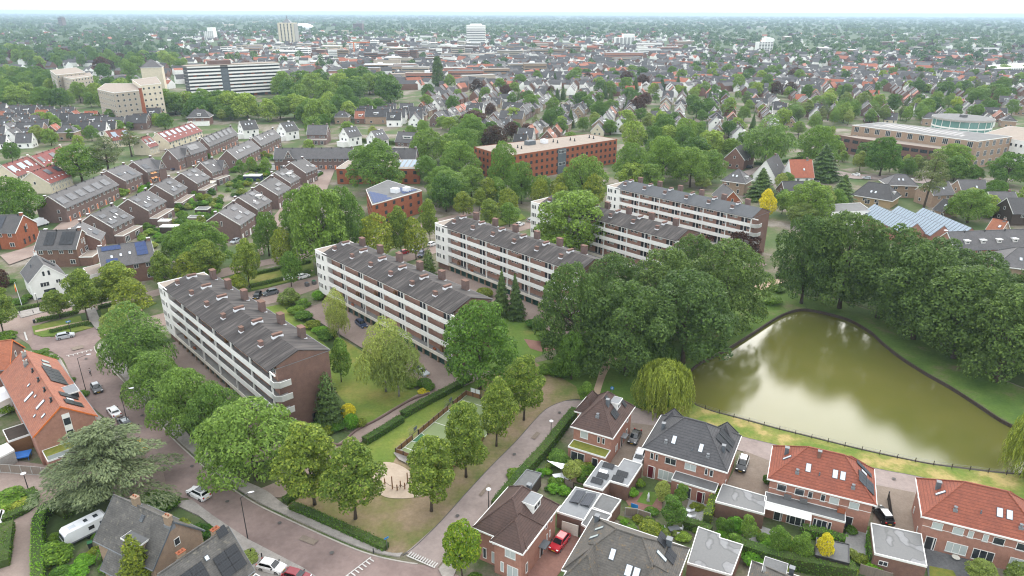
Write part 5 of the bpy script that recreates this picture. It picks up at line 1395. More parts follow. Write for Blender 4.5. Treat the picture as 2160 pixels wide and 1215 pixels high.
flat_building('shed', 'timber roofed lean-to with square skylight beside the orange row', 'shed', px([(6, 908), (55, 892), (66, 915), (18, 932)], 2.8), 2.8, 'timber', 'timber_dark')
flat_building('shed', 'pale corrugated shed with lattice wall beside the blue trampoline cover', 'shed', px([(-40, 960), (15, 935), (30, 950), (-20, 975)], 2.6), 2.6, 'concrete', 'plastic_white')
flat_building('shed', 'white conservatory roof at the left edge beside the orange row', 'shed', px([(-30, 830), (10, 815), (24, 838), (-10, 855)], 2.8), 2.8, 'render_white', 'plastic_white')
o = MB().box(-1.6, 1.6, -1.1, 1.1, 0.75, 0.95); [o.box(x - 0.05, x + 0.05, y - 0.05, y + 0.05, 0, 0.75) for x in (-1.4, 1.4) for y in (-0.9, 0.9)]
p = G(45, 968); tag(o.build('covered_table', 'blue_plastic', None, (p.x, p.y, 0.03), (0, 0, R(20))), 'blue tarpaulin covered table in the walled yard', 'table')
h = gab('detached_house', 'weathered grey tiled house with two chimneys behind the caravan', (242, 1046), (364, 1101), None, 9.4, 4.9, 'brick_tan', 'tile_old', 3.9, trim='lead')
chimney(h.root, -1.6, 0.2, 9.2, 1.0, 0.7, 1.5, 'brick_tan', cap='brick_tan'); chimney(h.root, h.L / 2 - 0.4, -0.3, 9.0, 1.0, 0.7, 1.5, 'brick_tan', cap='brick_tan')
h.sky('f', 0.8, 3.0, 0.6, 0.9, 'glass'); h.dormer('f', 1.6, 0.3, 3.4, 1.6, 2.4, 'bitumen', 'brick_tan', 3); h.win('f', -3.6, 1.0, 1.5, 1.4, 2); h.win('r', 0, 5.4, 0.9, 1.2); h.win('r', -1.5, 1.2, 1.2, 1.4)
h = gab('garden_house', 'small tiled annex with white window beside the golden conifer', (238, 1147), (285, 1170), None, 5.0, 2.7, 'brick_tan', 'tile_old', 2.0, trim='lead'); h.win('f', 1.2, 1.0, 2.0, 1.1, 3)
h = gab('detached_house', 'grey roofed house with four big black solar fields at the bottom edge', (336, 1212), (480, 1114), None, 9.4, 4.4, 'brick_tan', 'tile_old', 3.9, trim='zinc')
h.solar('f', 1.2, 0.3, 2, 3, 'solar_black', 1.75, 1.1); h.solar('f', -3.6, 0.7, 2, 3, 'solar_black', 1.75, 1.1); h.solar('f', 3.3, 3.3, 1, 1, 'solar_black', 1.4, 1.4); h.sky('f', 0.7, 2.7, 0.6, 0.7)
chimney(h.root, -1.6, 0.4, 9.0, 1.0, 0.6, 1.2, 'brick_tan', cap='brick_orange'); chimney(h.root, 3.4, 0.4, 9.0, 1.0, 0.6, 1.2, 'brick_tan', cap='brick_orange'); h.win('r', 0, 5.2, 1.0, 1.2)
h.ext(h.L / 2 - 6, h.L / 2 + 0.5, -h.W / 2 - 3.4, -h.W / 2, 2.9, 'zinc', 'brick_tan')
# white gabled house at the junction
h = gab('detached_house', 'white gabled house with grey roof and flagpole at the junction', (74, 537), (92, 559), None, 9.5, 5.4, 'render_white', 'tile_grey', 4.2)
h.win('r', -0.6, 6.4, 0.5, 1.3, mat='black_paint'); h.win('r', 0.7, 6.4, 0.5, 1.3, mat='black_paint'); h.win('r', -0.9, 3.3, 2.2, 1.3, 3); h.win('r', 2.4, 3.6, 1.2, 1.1, 2); h.win('r', -0.1, 0.3, 2.8, 2.1, 4, mat='black_paint'); h.win('f', 1.0, 0.5, 1.0, 1.8)
chimney(h.root, -h.L / 2 + 1.0, 0, 9.4, 1.0, 0.7, 1.2, 'render_white'); h.solar('b', 0.6, 0.8, 3, 2, 'solar_black'); h.vent('f', -1.5, 2.0)
MB().box(h.L / 2, h.L / 2 + 0.04, -3.5, 0.5, 0.0, 0.35).build('plinth', 'cloth_navy', h.root)
h.ext(-2.0, h.L / 2 - 1.0, h.W / 2, h.W / 2 + 3.2, 2.9, 'bitumen', 'render_white')
# ---------------------------------------------------------------- terraces of dark brick in the left middle
def terrace(label, p1, p2, e, units, solar=(), ext=False, doors=True, wall='brick_dark', roof='tile_grey', hr=10.4, he=6.1, half=None, gable_win=((0.3, 5.6, 0.6, 1.7),), skies=(), crossg=None, group=None, chim=True, face='f', pv='solar', wname='terrace_row', upmat='paint_white', door_mat='door_orange', dorm=()):
 h = gab(wname, label, p1, p2, e, hr, he, wall, roof, half, group=group)
 uw = h.L / units
 for k in range(units):
  u0 = -h.L / 2 + uw * (k + 0.5)
  for du in (-uw * 0.26, uw * 0.2):
   h.win(face, u0 + du, he - 1.75, min(1.3, uw * 0.28), 1.25, 2)
  if not ext:
   h.win(face, u0 + uw * 0.2, 0.9, min(1.6, uw * 0.32), 1.5, 2)
   if doors:
    h.door(face, u0 - uw * 0.28, 1.0, 2.3, door_mat)
  else:
   h.win(face, u0 - uw * 0.1, 0.2, min(2.6, uw * 0.5), 2.1, 3, dist=h.W / 2 + 3.0)
  if chim:
   put('vent_pipe', cached('vpipe', lambda: MB().tube([(0, 0, -0.4), (0, 0, 0.55)], 0.15, 7).mesh('vent_pipe', 'black_paint')), h.root, (u0 + uw * 0.3, -0.35 if face == 'f' else 0.35, hr + 0.05))
 if ext:
  h.ext(-h.L / 2 + 0.2, h.L / 2 - 0.2, -h.W / 2 - 3.0, -h.W / 2, 3.0, 'gravel_roof', wall)
 for u, z, w_, hh in gable_win:
  h.win('l', u, z, w_, hh);
 h.win('r', 0.3, 5.6, 0.6, 1.7)
 for u, d, nx, ny in solar:
  h.solar(face, -h.L / 2 + u, d, nx, ny, pv)
 for u, d in skies:
  h.sky(face, -h.L / 2 + u, d, 0.7, 1.1)
 for u, d in dorm:
  h.dormer(face, -h.L / 2 + u, d, 2.0, 1.2, 2.2, 'plastic_white')
 if chim:
  chimney(h.root, h.L / 2 - 0.5, 0, hr, 0.9, 0.7, 0.9, wall, False, 'plastic_white', 0); chimney(h.root, -h.L / 2 + 0.6, 1.6, hr - 0.9, 0.9, 0.7, 1.0, wall, False, 'plastic_white', 0)
 if crossg is not None:
  g_ = h
  x0 = -h.L / 2 + crossg
  y = h.W / 2
  m = MB().add([(x0 - 2.2, -y - 0.25, 0), (x0 + 2.2, -y - 0.25, 0), (x0 + 2.2, -y - 0.25, he), (x0, -y - 0.25, hr - 0.6), (x0 - 2.2, -y - 0.25, he), (x0 - 2.2, 0, he), (x0 + 2.2, 0, he), (x0 - 2.2, 0, 0), (x0 + 2.2, 0, 0)], [(0, 1, 2, 3, 4), (1, 8, 6, 2), (7, 0, 4, 5)])
  m.build('cross_gable', wall, h.root)
  MB().add([(x0 - 2.5, -y - 0.5, he - 0.35), (x0, -y - 0.5, hr - 0.45), (x0 + 2.5, -y - 0.5, he - 0.35), (x0 - 2.5, 0, he - 0.35), (x0, 0, hr - 0.45), (x0 + 2.5, 0, he - 0.35)], [(0, 1, 4, 3), (1, 2, 5, 4)]).build('cross_roof', roof, h.root)
  MB().add([(x0 - 2.5, -y - 0.52, he - 0.35), (x0, -y - 0.52, hr - 0.45), (x0 + 2.5, -y - 0.52, he - 0.35), (x0 + 2.5, -y - 0.52, he - 0.6), (x0, -y - 0.52, hr - 0.72), (x0 - 2.5, -y - 0.52, he - 0.6)], [(0, 1, 4, 5), (1, 2, 3, 4)]).build('cross_barge', 'paint_white', h.root)
  h.win('f', x0 - 0.5, he + 0.3, 0.7, 1.4, 1, dist=y + 0.25); h.win('f', x0 + 0.5, he + 0.3, 0.7, 1.4, 1, dist=y + 0.25)
 return h
GD = 'dark brick terraced houses'
terrace('long dark brick row with orange doors and solar panels along its whole roof', (101, 414), (217, 368), (136, 438), 6, [(0.8 + i * 5.9, 0.9, 4, 2) for i in range(6)], gable_win=((2.6, 3.8, 1.0, 1.3), (2.6, 0.9, 1.0, 1.3)))
terrace('short dark brick pair just beyond the long orange door row', (225, 360), (262, 347), (261, 382), 2, [(1.0, 2.6, 3, 1), (7.5, 0.7, 3, 2)], skies=((6.0, 3.2),))
h = terrace('dark brick house with orange awnings and a cross gable', (281, 341), (319, 332), (316, 361), 2, [(1.0, 1.2, 3, 2)], crossg=9.0)
for z in (2.6, 4.9):
 for u in (-0.9, 0.9):
  x, y = h.xy('f', -h.L / 2 + 3.2 + u)
  put('awning', cached('awn', lambda: MB().add([(-0.75, -0.02, 0.5), (0.75, -0.02, 0.5), (0.75, -0.9, 0), (-0.75, -0.9, 0), (-0.75, -0.9, -0.15), (0.75, -0.9, -0.15)], [(0, 3, 2, 1), (3, 4, 5, 2)]).mesh('awning', 'awning_orange')), h.root, (x, y, z))
terrace('second row dark brick house with five skylights nearest the caravan truck', (192, 453), (238, 433), (237, 479), 2, [(1.0, 3.6, 3, 1), (7.6, 3.6, 3, 1), (8.0, 0.6, 3, 1), (0.8, 0.6, 4, 1)], True, skies=((3.4, 2.2), (6.0, 2.4), (8.2, 3.0)))
terrace('second row dark brick house with three skylights by the sedum roof', (270, 420), (309, 401), (313, 443), 2, [(1.0, 3.8, 3, 1), (8.5, 0.8, 3, 1), (1.0, 0.6, 4, 1)], True, skies=((4.2, 2.6), (7.5, 3.0), (9.0, 3.6)))
terrace('second row dark brick house with one long skylight in the middle', (327, 390), (358, 374), (364, 412), 2, [(7.0, 3.6, 3, 1), (9.0, 0.8, 3, 1), (3.2, 0.6, 4, 1)], True, skies=((6.6, 2.4),))
terrace('second row dark brick house with paired skylights and wall unit', (382, 365), (410, 353), (415, 386), 2, [(1.0, 3.2, 3, 1), (6.5, 3.8, 3, 1), (8.6, 0.8, 3, 1)], True, skies=((5.6, 2.6), (6.6, 2.6)))
terrace('second row dark brick house with cross gable at the far end', (423, 343), (449, 335), (454, 361), 2, [(1.0, 3.2, 3, 1)], True, skies=((5.2, 2.2),), crossg=10.0)
h = terrace('brown gabled house with two black solar fields facing the white house', (86, 487), (171, 485), (78, 523), 2, [(2.2, 0.8, 3, 3), (6.8, 0.8, 4, 3)], doors=False, wall='brick_brown', pv='solar_black', half=5.4)
h.win('r', -1.2, 6.4, 0.6, 1.4); h.win('r', 0.2, 6.4, 0.6, 1.4); h.win('r', -2.6, 3.4, 1.0, 1.5); h.win('r', 0.6, 3.4, 1.8, 1.5, 2)
h.ext(h.L / 2, h.L / 2 + 4.0, -h.W / 2 + 0.3, h.W / 2, 3.0, 'gravel_roof', 'brick_brown')
terrace('brown house wing with flat solar field behind the black solar roof', (158, 483), (170, 468), (215, 494), 1, [(3.0, 0.8, 4, 1)], skies=((5.0, 3.0),), wall='brick_brown', half=6.0)
h = terrace('dark brick house with blue solar panels beside the street trees', (206, 523), (317, 507), (228, 566), 2, [(0.8, 4.6, 5, 1), (9.6, 1.8, 3, 3), (1.4, 0.6, 3, 1)], doors=False, wall='brick_brown', pv='solar_blue', half=6.2, skies=((3.0, 2.6), (5.4, 2.8), (7.8, 3.0)))
flat_building('garage', 'small white walled flat garage beside the blue solar panel house', 'garage', px([(175, 566), (213, 556), (222, 572), (188, 582)], 3.0), 3.0, 'render_white', 'gravel_roof')
h = terrace('orange brick house with a large black solar roof at the left edge', (-40, 454), (48, 454), (-48, 493), 2, [(2.0, 1.0, 7, 3)], doors=False, wall='brick_orange', pv='solar', half=5.6)
for u in (-2.4, 0.2, 2.6): h.win('r', u, 0.9, 0.8, 1.9, mat='timber_dark')
h.win('r', -0.6, 4.6, 0.8, 2.2, mat='timber_dark')
flat_building('shed', 'white framed carport beside the orange brick house', 'shed', px([(-30, 500), (20, 494), (22, 506), (-30, 514)], 2.8), 2.8, 'timber_dark', 'gravel_roof')
for lb, a, b, e, so, sk, dm in (
 ('third row dark brick house nearest the oak trees', (462, 448), (495, 428), (505, 474), [(6.5, 4.2, 3, 1), (2.0, 1.2, 4, 1), (9.0, 0.8, 3, 1)], ((8.5, 3.0),), ()),
 ('third row dark brick house with white dormer and pale skylights', (503, 416), (534, 400), (541, 441), [(6.5, 4.4, 3, 1), (2.2, 0.9, 3, 1), (8.4, 0.7, 3, 1)], ((4.2, 2.6), (3.0, 2.0)), ((8.8, 2.4),)),
 ('third row dark brick house above the parked black car', (548, 388), (576, 374), (585, 411), [(6.5, 2.4, 4, 1), (3.0, 0.9, 3, 1)], (), ()),
 ('third row dark brick house with white dormer between four panels', (579, 364), (600, 354), (611, 386), [(1.2, 3.6, 3, 1), (7.5, 3.0, 4, 1), (5.5, 0.7, 3, 1)], (), ((6.0, 2.2),)),
 ('third row dark brick house at the end of the paved lane', (614, 343), (639, 334), (645, 364), [(8.0, 0.8, 3, 1)], ((6.5, 2.6),), ())):
 terrace(lb, a, b, e, 2, so, skies=sk, dorm=dm, gable_win=((0.3, 5.4, 0.6, 1.8), (-3.6, 0.9, 1.0, 1.6)), door_mat='paint_white')
terrace('far dark brick row with a cross gable over the drive', (354, 316), (418, 297), (381, 332), 4, [(14, 1.0, 8, 2)], crossg=9.0)
terrace('far dark brick row with close set tilted panels', (426, 291), (487, 267), (445, 306), 6, [(1.0 + i * 6.2, 0.8, 4, 2) for i in range(6)])
terrace('far dark brick row with skylight pairs beside two round trees', (478, 317), (528, 295), (502, 334), 4, [(8, 1.5, 5, 1), (18, 1.5, 5, 1)], skies=((6, 2), (12, 2.2), (16, 2.4), (22, 2.2)), gable_win=((2.6, 3.8, 1.0, 1.3), (2.6, 0.9, 1.0, 1.3)))
terrace('far dark brick row with long skylights before the white houses', (533, 290), (576, 272), (556, 304), 4, [(3, 1.5, 4, 2), (20, 1.5, 5, 1)], skies=((8, 2), (12, 2.2), (17, 2.4)))
h = terrace('wide dark brick row with two cross gables facing the camera', (580, 313), (744, 312), (578, 334), 8, doors=True, crossg=7.5)
terrace('dark brick row end with one white edged gable behind the oak', (815, 313), (879, 314), (812, 334), 3, doors=True, crossg=6.0)
# white and brown detached houses further on
for lb, a, b, e, wl, rf in (
 ('white gabled house behind the terraces left of the pair', (505, 256), (537, 253), None, 'render_white', 'tile_dark'),
 ('white gabled house with three skylights beside tall trees', (591, 260), (618, 256), None, 'render_white', 'tile_dark'),
 ('white gabled house with wide flat annex in front', (724, 271), (751, 267), None, 'render_white', 'tile_dark'),
 ('white gabled house with grey roof half behind an oak', (783, 277), (807, 273), None, 'render_white', 'tile_grey')):
 h = gab('detached_house', lb, a, b, e, 10.5, 5.8, wl, rf, 4.6)
 h.win('l', -0.6, 6.6, 0.5, 1.2, mat='black_paint'); h.win('l', 0.6, 6.6, 0.5, 1.2, mat='black_paint'); h.win('l', -1.8, 3.4, 1.2, 1.2, mat='black_paint'); h.win('l', 1.6, 3.4, 1.0, 1.2, mat='black_paint'); h.win('f', -2, 3.4, 1, 1.2, mat='black_paint'); h.win('f', 2, 3.4, 1, 1.2, mat='black_paint'); h.win('f', 1, 0.8, 1.2, 1.8, mat='black_paint')
 for u in (-2, 0, 2): h.sky('f', u, 2.5, 0.8, 1.2)
 chimney(h.root, 1.5, 0, 10.5, 1, 0.7, 0.9, 'render_white')
 h.ext(-h.L / 2 - 3.4, -h.L / 2, -3, 3, 2.9, 'plastic_white', 'render_white')
for lb, a, b, e in (('brown brick house with grey roof and white framed annex', (650, 264), (691, 264), None), ('brown brick house with wide white dormer', (840, 278), (883, 280), None)):
 h = gab('detached_house', lb, a, b, e, 10.5, 5.8, 'brick_dark', 'tile_grey', 5.2)
 for u in (-4, -2, 2, 4): h.win('f', u, 3.6, 1.3, 1.2, 2)
 h.ext(-h.L / 2, h.L / 2, -h.W / 2 - 3.2, -h.W / 2, 3, 'gravel_roof', 'brick_dark')
 for u in (-3.5, 0, 3.5): h.win('f', u, 0.2, 1.8, 2.1, 2, dist=h.W / 2 + 3.2)
 h.win('r', 0.5, 6.4, 0.6, 1.6); h.win('r', -2.4, 3.6, 1, 1.2); chimney(h.root, -3, 0.3, 10.4, 0.9, 0.7, 0.9, 'brick_dark'); chimney(h.root, 5.5, 0.3, 10.4, 0.9, 0.7, 0.9, 'brick_dark')
 if 'dormer' in lb: h.dormer('f', 0.5, 1.6, 5.2, 1.4, 2.4, 'zinc', n=5)
c_ = G(425, 262); h = House('villa', 'dark mansard roofed villa beside the avenue trees', 'house', (c_.x, c_.y), R(10), 14, 11, 5.5, 10.5, 'brick_brown', 'tile_dark', hip=6, oh=0.8)
h.dormer('f', 0.5, 1.4, 2.4, 1.3, 2.4, 'plastic_white'); h.win('f', -3, 3.2, 1.4, 1.4, 2); h.win('f', 2.5, 3.2, 1.4, 1.4, 2); h.ext(-7, 7, -8.6, -5.5, 3, 'gravel_roof', 'render_white'); chimney(h.root, -1, 0, 10.4, 1, 0.8, 0.9)
# crimson roofed rows with cream walls
for lb, a, b, half, so in (('crimson roofed cream row with grey solar collectors and white skylights', (331, 281), (404, 259), 6.0, [(1 + i * 5.8, 2.6, 3, 2) for i in range(7)]),
                           ('crimson roofed row beside the big round tree at the left edge', (65, 363), (113, 347), 7.0, [(6.0, 3.2, 3, 2), (12.5, 3.2, 3, 2)]),
                           ('crimson roofed cream row with white solar collectors at the left edge', (4, 349), (60, 330), 5.2, [(1, 1.5, 4, 2), (8, 1.5, 4, 2), (14, 1.5, 3, 2)]),
                           ('crimson roofed cream row with a glass gable in the middle', (66, 330), (128, 309), 5.2, [(2, 1.5, 3, 2), (12, 1.5, 4, 2), (20, 1.5, 3, 2)]),
                           ('small crimson roofed house with pale collectors behind the pines', (222, 277), (265, 271), 5.0, [(2, 1.5, 3, 2), (9, 1.5, 3, 2)]),
                           ('small crimson roofed house with two collectors beside the cream row', (294, 291), (313, 286), 5.0, [(1, 1.2, 2, 2), (5, 1.2, 2, 2)])):
 h = terrace(lb, a, b, None, max(2, int(half)), so, wall='render_cream', roof='tile_crimson', hr=9.6, he=4.6, half=half, doors=False, pv='glazing_blue' if 'white' in lb or 'pale' in lb else 'solar', gable_win=((0.5, 4.0, 1.0, 1.3),))
 for k in range(6): h.sky('f', -h.L / 2 + h.L * (k + 0.5) / 6, 1.4, 0.7, 0.9)
# ---------------------------------------------------------------- larger buildings in the middle distance
def facade(name, label, cat, pts, h, wall, roof, storeys, sides, w_=1.3, wh=1.5, step=3.2, trim='paint_white', pane='glass', z0=0.9, zpx=None, group=None, fr='paint_white', n=1):
 t, q = flat_building(name, label, cat, px(pts, h if zpx is None else zpx), h, wall, roof, trim, group)
 fh = h / storeys
 for sd in range(len(q)):
  A, B_ = np.array(q[sd]), np.array(q[(sd + 1) % len(q)])
  l = np.linalg.norm(B_ - A)
  nrm = np.array(((B_ - A)[1], -(B_ - A)[0])) / l
  mid = (A + B_) / 2 + np.array(t.location[:2])
  if nrm @ (-mid) < 0 or l < 3.5:            # only walls turned to the place the photo was taken from
   continue
  k = max(1, int(l / step))
  wall_windows(t, q, sd, [fh * s_ + z0 for s_ in range(storeys)], [(i + 0.5) / k for i in range(k)], w_, wh, n, fr, pane)
 return t, q
t, q = facade('brick_flats', 'long orange brick flat building with flat pale roof among trees', 'apartment block', [(1000, 310), (1068, 330), (1302, 294), (1240, 283)], 12.8, 'brick_orange', 'gravel_roof', 4, None, 1.4, 1.5, 3.4, 'brick_orange', fr='black_paint')
for p_, w_, m_ in (((1118, 305), 5, 'lead'), ((1148, 302), 2.6, 'plastic_white')):
 p = G(*p_, 12.8); put('roof_plant', cached(('plant', w_, m_), lambda: MB().box(-w_ / 2, w_ / 2, -1.6, 1.6, 0, 2.0).mesh('roof_plant', m_)), t, (p.x - t.location.x, p.y - t.location.y, 12.83), (0, 0, R(38)))
for p_ in ((1092, 312), (1100, 314), (1167, 300), (1176, 302), (1203, 296), (1212, 298), (1243, 291), (1252, 293)):
 p = G(*p_, 12.8); put('roof_vent', cached('rv2', lambda: MB().box(-0.4, 0.4, -0.4, 0.4, 0, 0.5).tube([(0, 0, 0.5), (0, 0, 1.5)], 0.25, 7).mesh('roof_vent', 'black_paint')), t, (p.x - t.location.x, p.y - t.location.y, 12.83))
A, B_ = np.array(q[1]), np.array(q[2])
for sd in range(4):
 A, B_ = np.array(q[sd]), np.array(q[(sd + 1) % 4])
 d = B_ - A; l = np.linalg.norm(d)
 if l > 40 and (A + B_)[1] < 0:
  p = A + d * 0.47; MB().box(-2.8, 2.8, -0.25, 0.1, 0, 12.6).build('dark_stair_bay', 'lead', t, (p[0], p[1], 0), (0, 0, math.atan2(d[1], d[0])))
  for z in (4.2, 10.2):
   o = put('window', frame_mesh(4.6, 1.5, 5), t, (p[0], p[1], z), (0, 0, math.atan2(d[1], d[0]))); o.location -= Vector((d[1], -d[0], 0)).normalized() * -0.26; put('pane', pane_mesh(4.6, 1.5), o)
def pv_field(t, poly, h, ang, mat='solar_blue', sx=2.1, sy=1.5):
 P_ = px(poly, h)
 xs = [p[0] for p in P_]; ys = [p[1] for p in P_]
 c = (sum(xs) / len(xs), sum(ys) / len(ys)); n = 0
 me = cached(('pvf', mat), lambda: MB().add([(-0.95, -0.5, 0.1), (0.95, -0.5, 0.1), (0.95, 0.5, 0.38), (-0.95, 0.5, 0.38)], [(0, 1, 2, 3)]).mesh('solar_panel', mat))
 for i in range(-14, 15):
  for j in range(-14, 15):
   x = c[0] + i * sx * math.cos(ang) - j * sy * math.sin(ang); y = c[1] + i * sx * math.sin(ang) + j * sy * math.cos(ang)
   if inside(x, y, P_) and n < 90:
    n += 1
    put('solar_panel', me, t, (x - t.location.x, y - t.location.y, h + 0.03), (0, 0, ang))
t, q = facade('brick_office', 'low brick building with blue solar roof and white plant boxes', 'building', [(772, 400), (818, 380), (890, 402), (785, 432)], 9.0, 'brick_orange', 'bitumen', 3, None, 1.3, 1.4, 4.2, 'paint_white', fr='black_paint')
pv_field(t, [(778, 404), (835, 420), (788, 428)], 9.0, R(-38)); pv_field(t, [(845, 398), (884, 403), (856, 410), (836, 402)], 9.0, R(-38))
for p_, w_ in (((834, 406), 3.0), ((858, 404), 2.2)):
 p = G(*p_, 9.0); put('roof_plant', cached(('plant2', w_), lambda: MB().box(-w_ / 2, w_ / 2, -1.2, 1.2, 0, 1.7).mesh('roof_plant', 'plastic_white')), t, (p.x - t.location.x, p.y - t.location.y, 9.03), (0, 0, R(-30)))
t, q = facade('brick_office', 'low orange brick building with cream roof and tilted panels behind the oak', 'building', [(709, 355), (735, 338), (888, 337), (884, 355)], 7.5, 'brick_orange', 'gravel_roof', 2, None, 1.5, 1.6, 4.0, 'paint_white', fr='black_paint')
pv_field(t, [(838, 339), (886, 339), (882, 352), (840, 352)], 7.5, R(0), 'glazing_blue', 2.4, 1.8)
pv_field(t, [(760, 340), (800, 340), (798, 352), (760, 352)], 7.5, R(0), 'glazing_blue', 2.4, 1.8)
# school with round glass hall
sz = 14.5
t, q = facade('school', 'long tan brick school wing with flat white roof edge', 'school', [(1798, 264), (2062, 298), (2135, 288), (1860, 258)], sz, 'brick_tan', 'bitumen', 3, None, 2.7, 2.9, 5.6, 'paint_white', z0=1.3, n=3, group=None)
pv_field(t, [(1840, 266), (2050, 292), (2100, 288), (1870, 262)], sz, R(-48), 'solar', 3.0, 2.6)
t, q = facade('school', 'red brown brick school front with dark strip windows', 'school', [(1762, 284), (1815, 293), (2040, 322), (1985, 300)], 9.5, 'brick_brown', 'gravel_roof', 2, None, 3.6, 1.8, 4.2, 'brick_brown', 'glass', 1.6, fr='black_paint', n=3)
c_ = G(2020, 296)
t = thing('round_hall', 'round glass hall with grey disc roof at the school', 'hall', (c_.x, c_.y, 0)); FOOT.append((c_.x, c_.y, 20))
MB().tube([(0, 0, 0), (0, 0, 13.5)], 16.5, 40).build('glass_drum', 'green_glass', t)
MB().tube([(0, 0, 13.5), (0, 0, 14.6)], 17.4, 48).build('roof_ring', 'concrete', t); MB().tube([(0, 0, 14.6), (0, 0, 14.65)], 17.0, 48).build('disc_roof', 'bitumen', t)
for z in (4.2, 8.8): MB().tube([(0, 0, z), (0, 0, z + 0.9)], 16.7, 40).build('floor_band', 'render_white', t)
for k in range(20):
 a = k * math.pi / 10; put('mullion', cached('rmull', lambda: MB().box(-0.12, 0.12, -0.12, 0.12, 0, 13.5).mesh('mullion', 'paint_white')), t, (16.6 * math.cos(a), 16.6 * math.sin(a), 0), (0, 0, a))
MB().box(-1.6, 1.6, -1.6, 1.6, 14.65, 16.2).build('roof_box', 'bitumen', t)
facade('school', 'white school wing with rows of dark windows at the right edge', 'school', [(2070, 283), (2130, 266), (2260, 280), (2230, 310)], 13.0, 'render_white', 'gravel_roof', 3, None, 1.3, 1.6, 2.6, 'paint_white')
# sawtooth glass roofed workshop
A, B_ = G(1820, 447, 5.0), G(1908, 490, 5.0)
dv = (B_ - A).to_2d(); L_ = dv.length; ang = math.atan2(dv.y, dv.x)
t = thing('sawtooth_workshop', 'tan brick workshop with three pale blue glass sawtooth roofs', 'workshop', (A.x, A.y, 0), ang)
FOOT.append(((A.x + B_.x) / 2, (A.y + B_.y) / 2 + 6, L_ * 0.6))
for k in range(3):
 y0, x0 = k * 7.6, k * 3.2
 MB().add([(x0, y0, 0), (x0 + L_, y0, 0), (x0 + L_, y0 + 7.5, 0), (x0, y0 + 7.5, 0), (x0, y0, 4.6), (x0 + L_, y0, 4.6), (x0 + L_, y0 + 4.0, 8.0), (x0, y0 + 4.0, 8.0), (x0 + L_, y0 + 7.5, 4.6), (x0, y0 + 7.5, 4.6)], [(0, 1, 5, 4), (1, 2, 8, 6, 5), (3, 0, 4, 7, 9), (2, 3, 9, 8)]).build('bay_wall', 'brick_pink', t)
 MB().add([(x0 - 0.1, y0 - 0.3, 4.4), (x0 + L_ + 0.1, y0 - 0.3, 4.4), (x0 + L_ + 0.1, y0 + 4.0, 8.1), (x0 - 0.1, y0 + 4.0, 8.1), (x0 + L_ + 0.1, y0 + 7.6, 4.6), (x0 - 0.1, y0 + 7.6, 4.6)], [(0, 1, 2, 3), (3, 2, 4, 5)]).build('saw_roof', 'lead', t)
 n = 16
 pw = L_ / n
 for i in range(n):
  put('glass_pane', cached(('sawp', pw), lambda: MB().add([(0.16, -0.25, 4.5), (pw - 0.16, -0.25, 4.5), (pw - 0.16, 3.85, 8.05), (0.16, 3.85, 8.05)], [(0, 1, 2, 3)]).mesh('glass_pane', 'glazing_blue')), t, (x0 + i * pw, y0, 0.06))
# row with four small dormers, right edge
h = terrace('long pink brick row with four white dormers beyond the pond trees', (1999, 490), (2210, 482), (2008, 523), 5, doors=True, wall='brick_pink', roof='tile_grey', half=4.6, door_mat='paint_white')
for k in range(5): h.dormer('f', -h.L / 2 + 5 + 5.6 * k, 1.2, 1.5, 1.1, 1.8, 'plastic_white', n=2)
c_ = G(2150, 590); h = House('detached_house', 'brown hipped roof with two skylights at the right edge behind the poplars', 'house', (c_.x, c_.y), R(-25), 16, 13, 5.5, 10.2, 'brick_tan', 'tile_grey', hip=5); h.sky('f', -2, 3); h.sky('f', 3, 2.4); h.box_chim('f', 1, 3.6)
# assorted houses right of the blocks
for lb, p_, an, L_, W_, he, hr, wl, rf, hp in (
 ('tan hipped house with pyramid roof behind the blue grey block', (1552, 405), -35, 10, 10, 5.6, 10.5, 'brick_tan', 'tile_grey', 0.6),
 ('black hipped bungalow with yellow gable beside the glass workshop', (1845, 428), -42, 15, 12, 3.4, 8.6, 'brick_yellow', 'tile_dark', 8.0),
 ('brick hipped house with small dormer opposite the school', (1890, 412), -8, 12, 9, 5.6, 9.6, 'brick_tan', 'tile_grey', 4.0)):
 c_ = G(*p_); h = House('detached_house', lb, 'house', (c_.x, c_.y), R(an), L_, W_, he, hr, wl, rf, hip=hp, oh=0.6)
 h.win('f', -2.6, he - 1.8, 1.6, 1.3, 2); h.win('f', 1.8, he - 1.8, 1.2, 1.3); h.win('f', -1.5, 0.6, 2.0, 1.8, 2); h.win('f', 2.4, 0.6, 1.0, 1.9); h.sky('f', 0.5, 2.6); h.sky('f', -1.2, 2.6); h.dormer('r', 0, 1.2, 1.6, 1.1, 1.8)
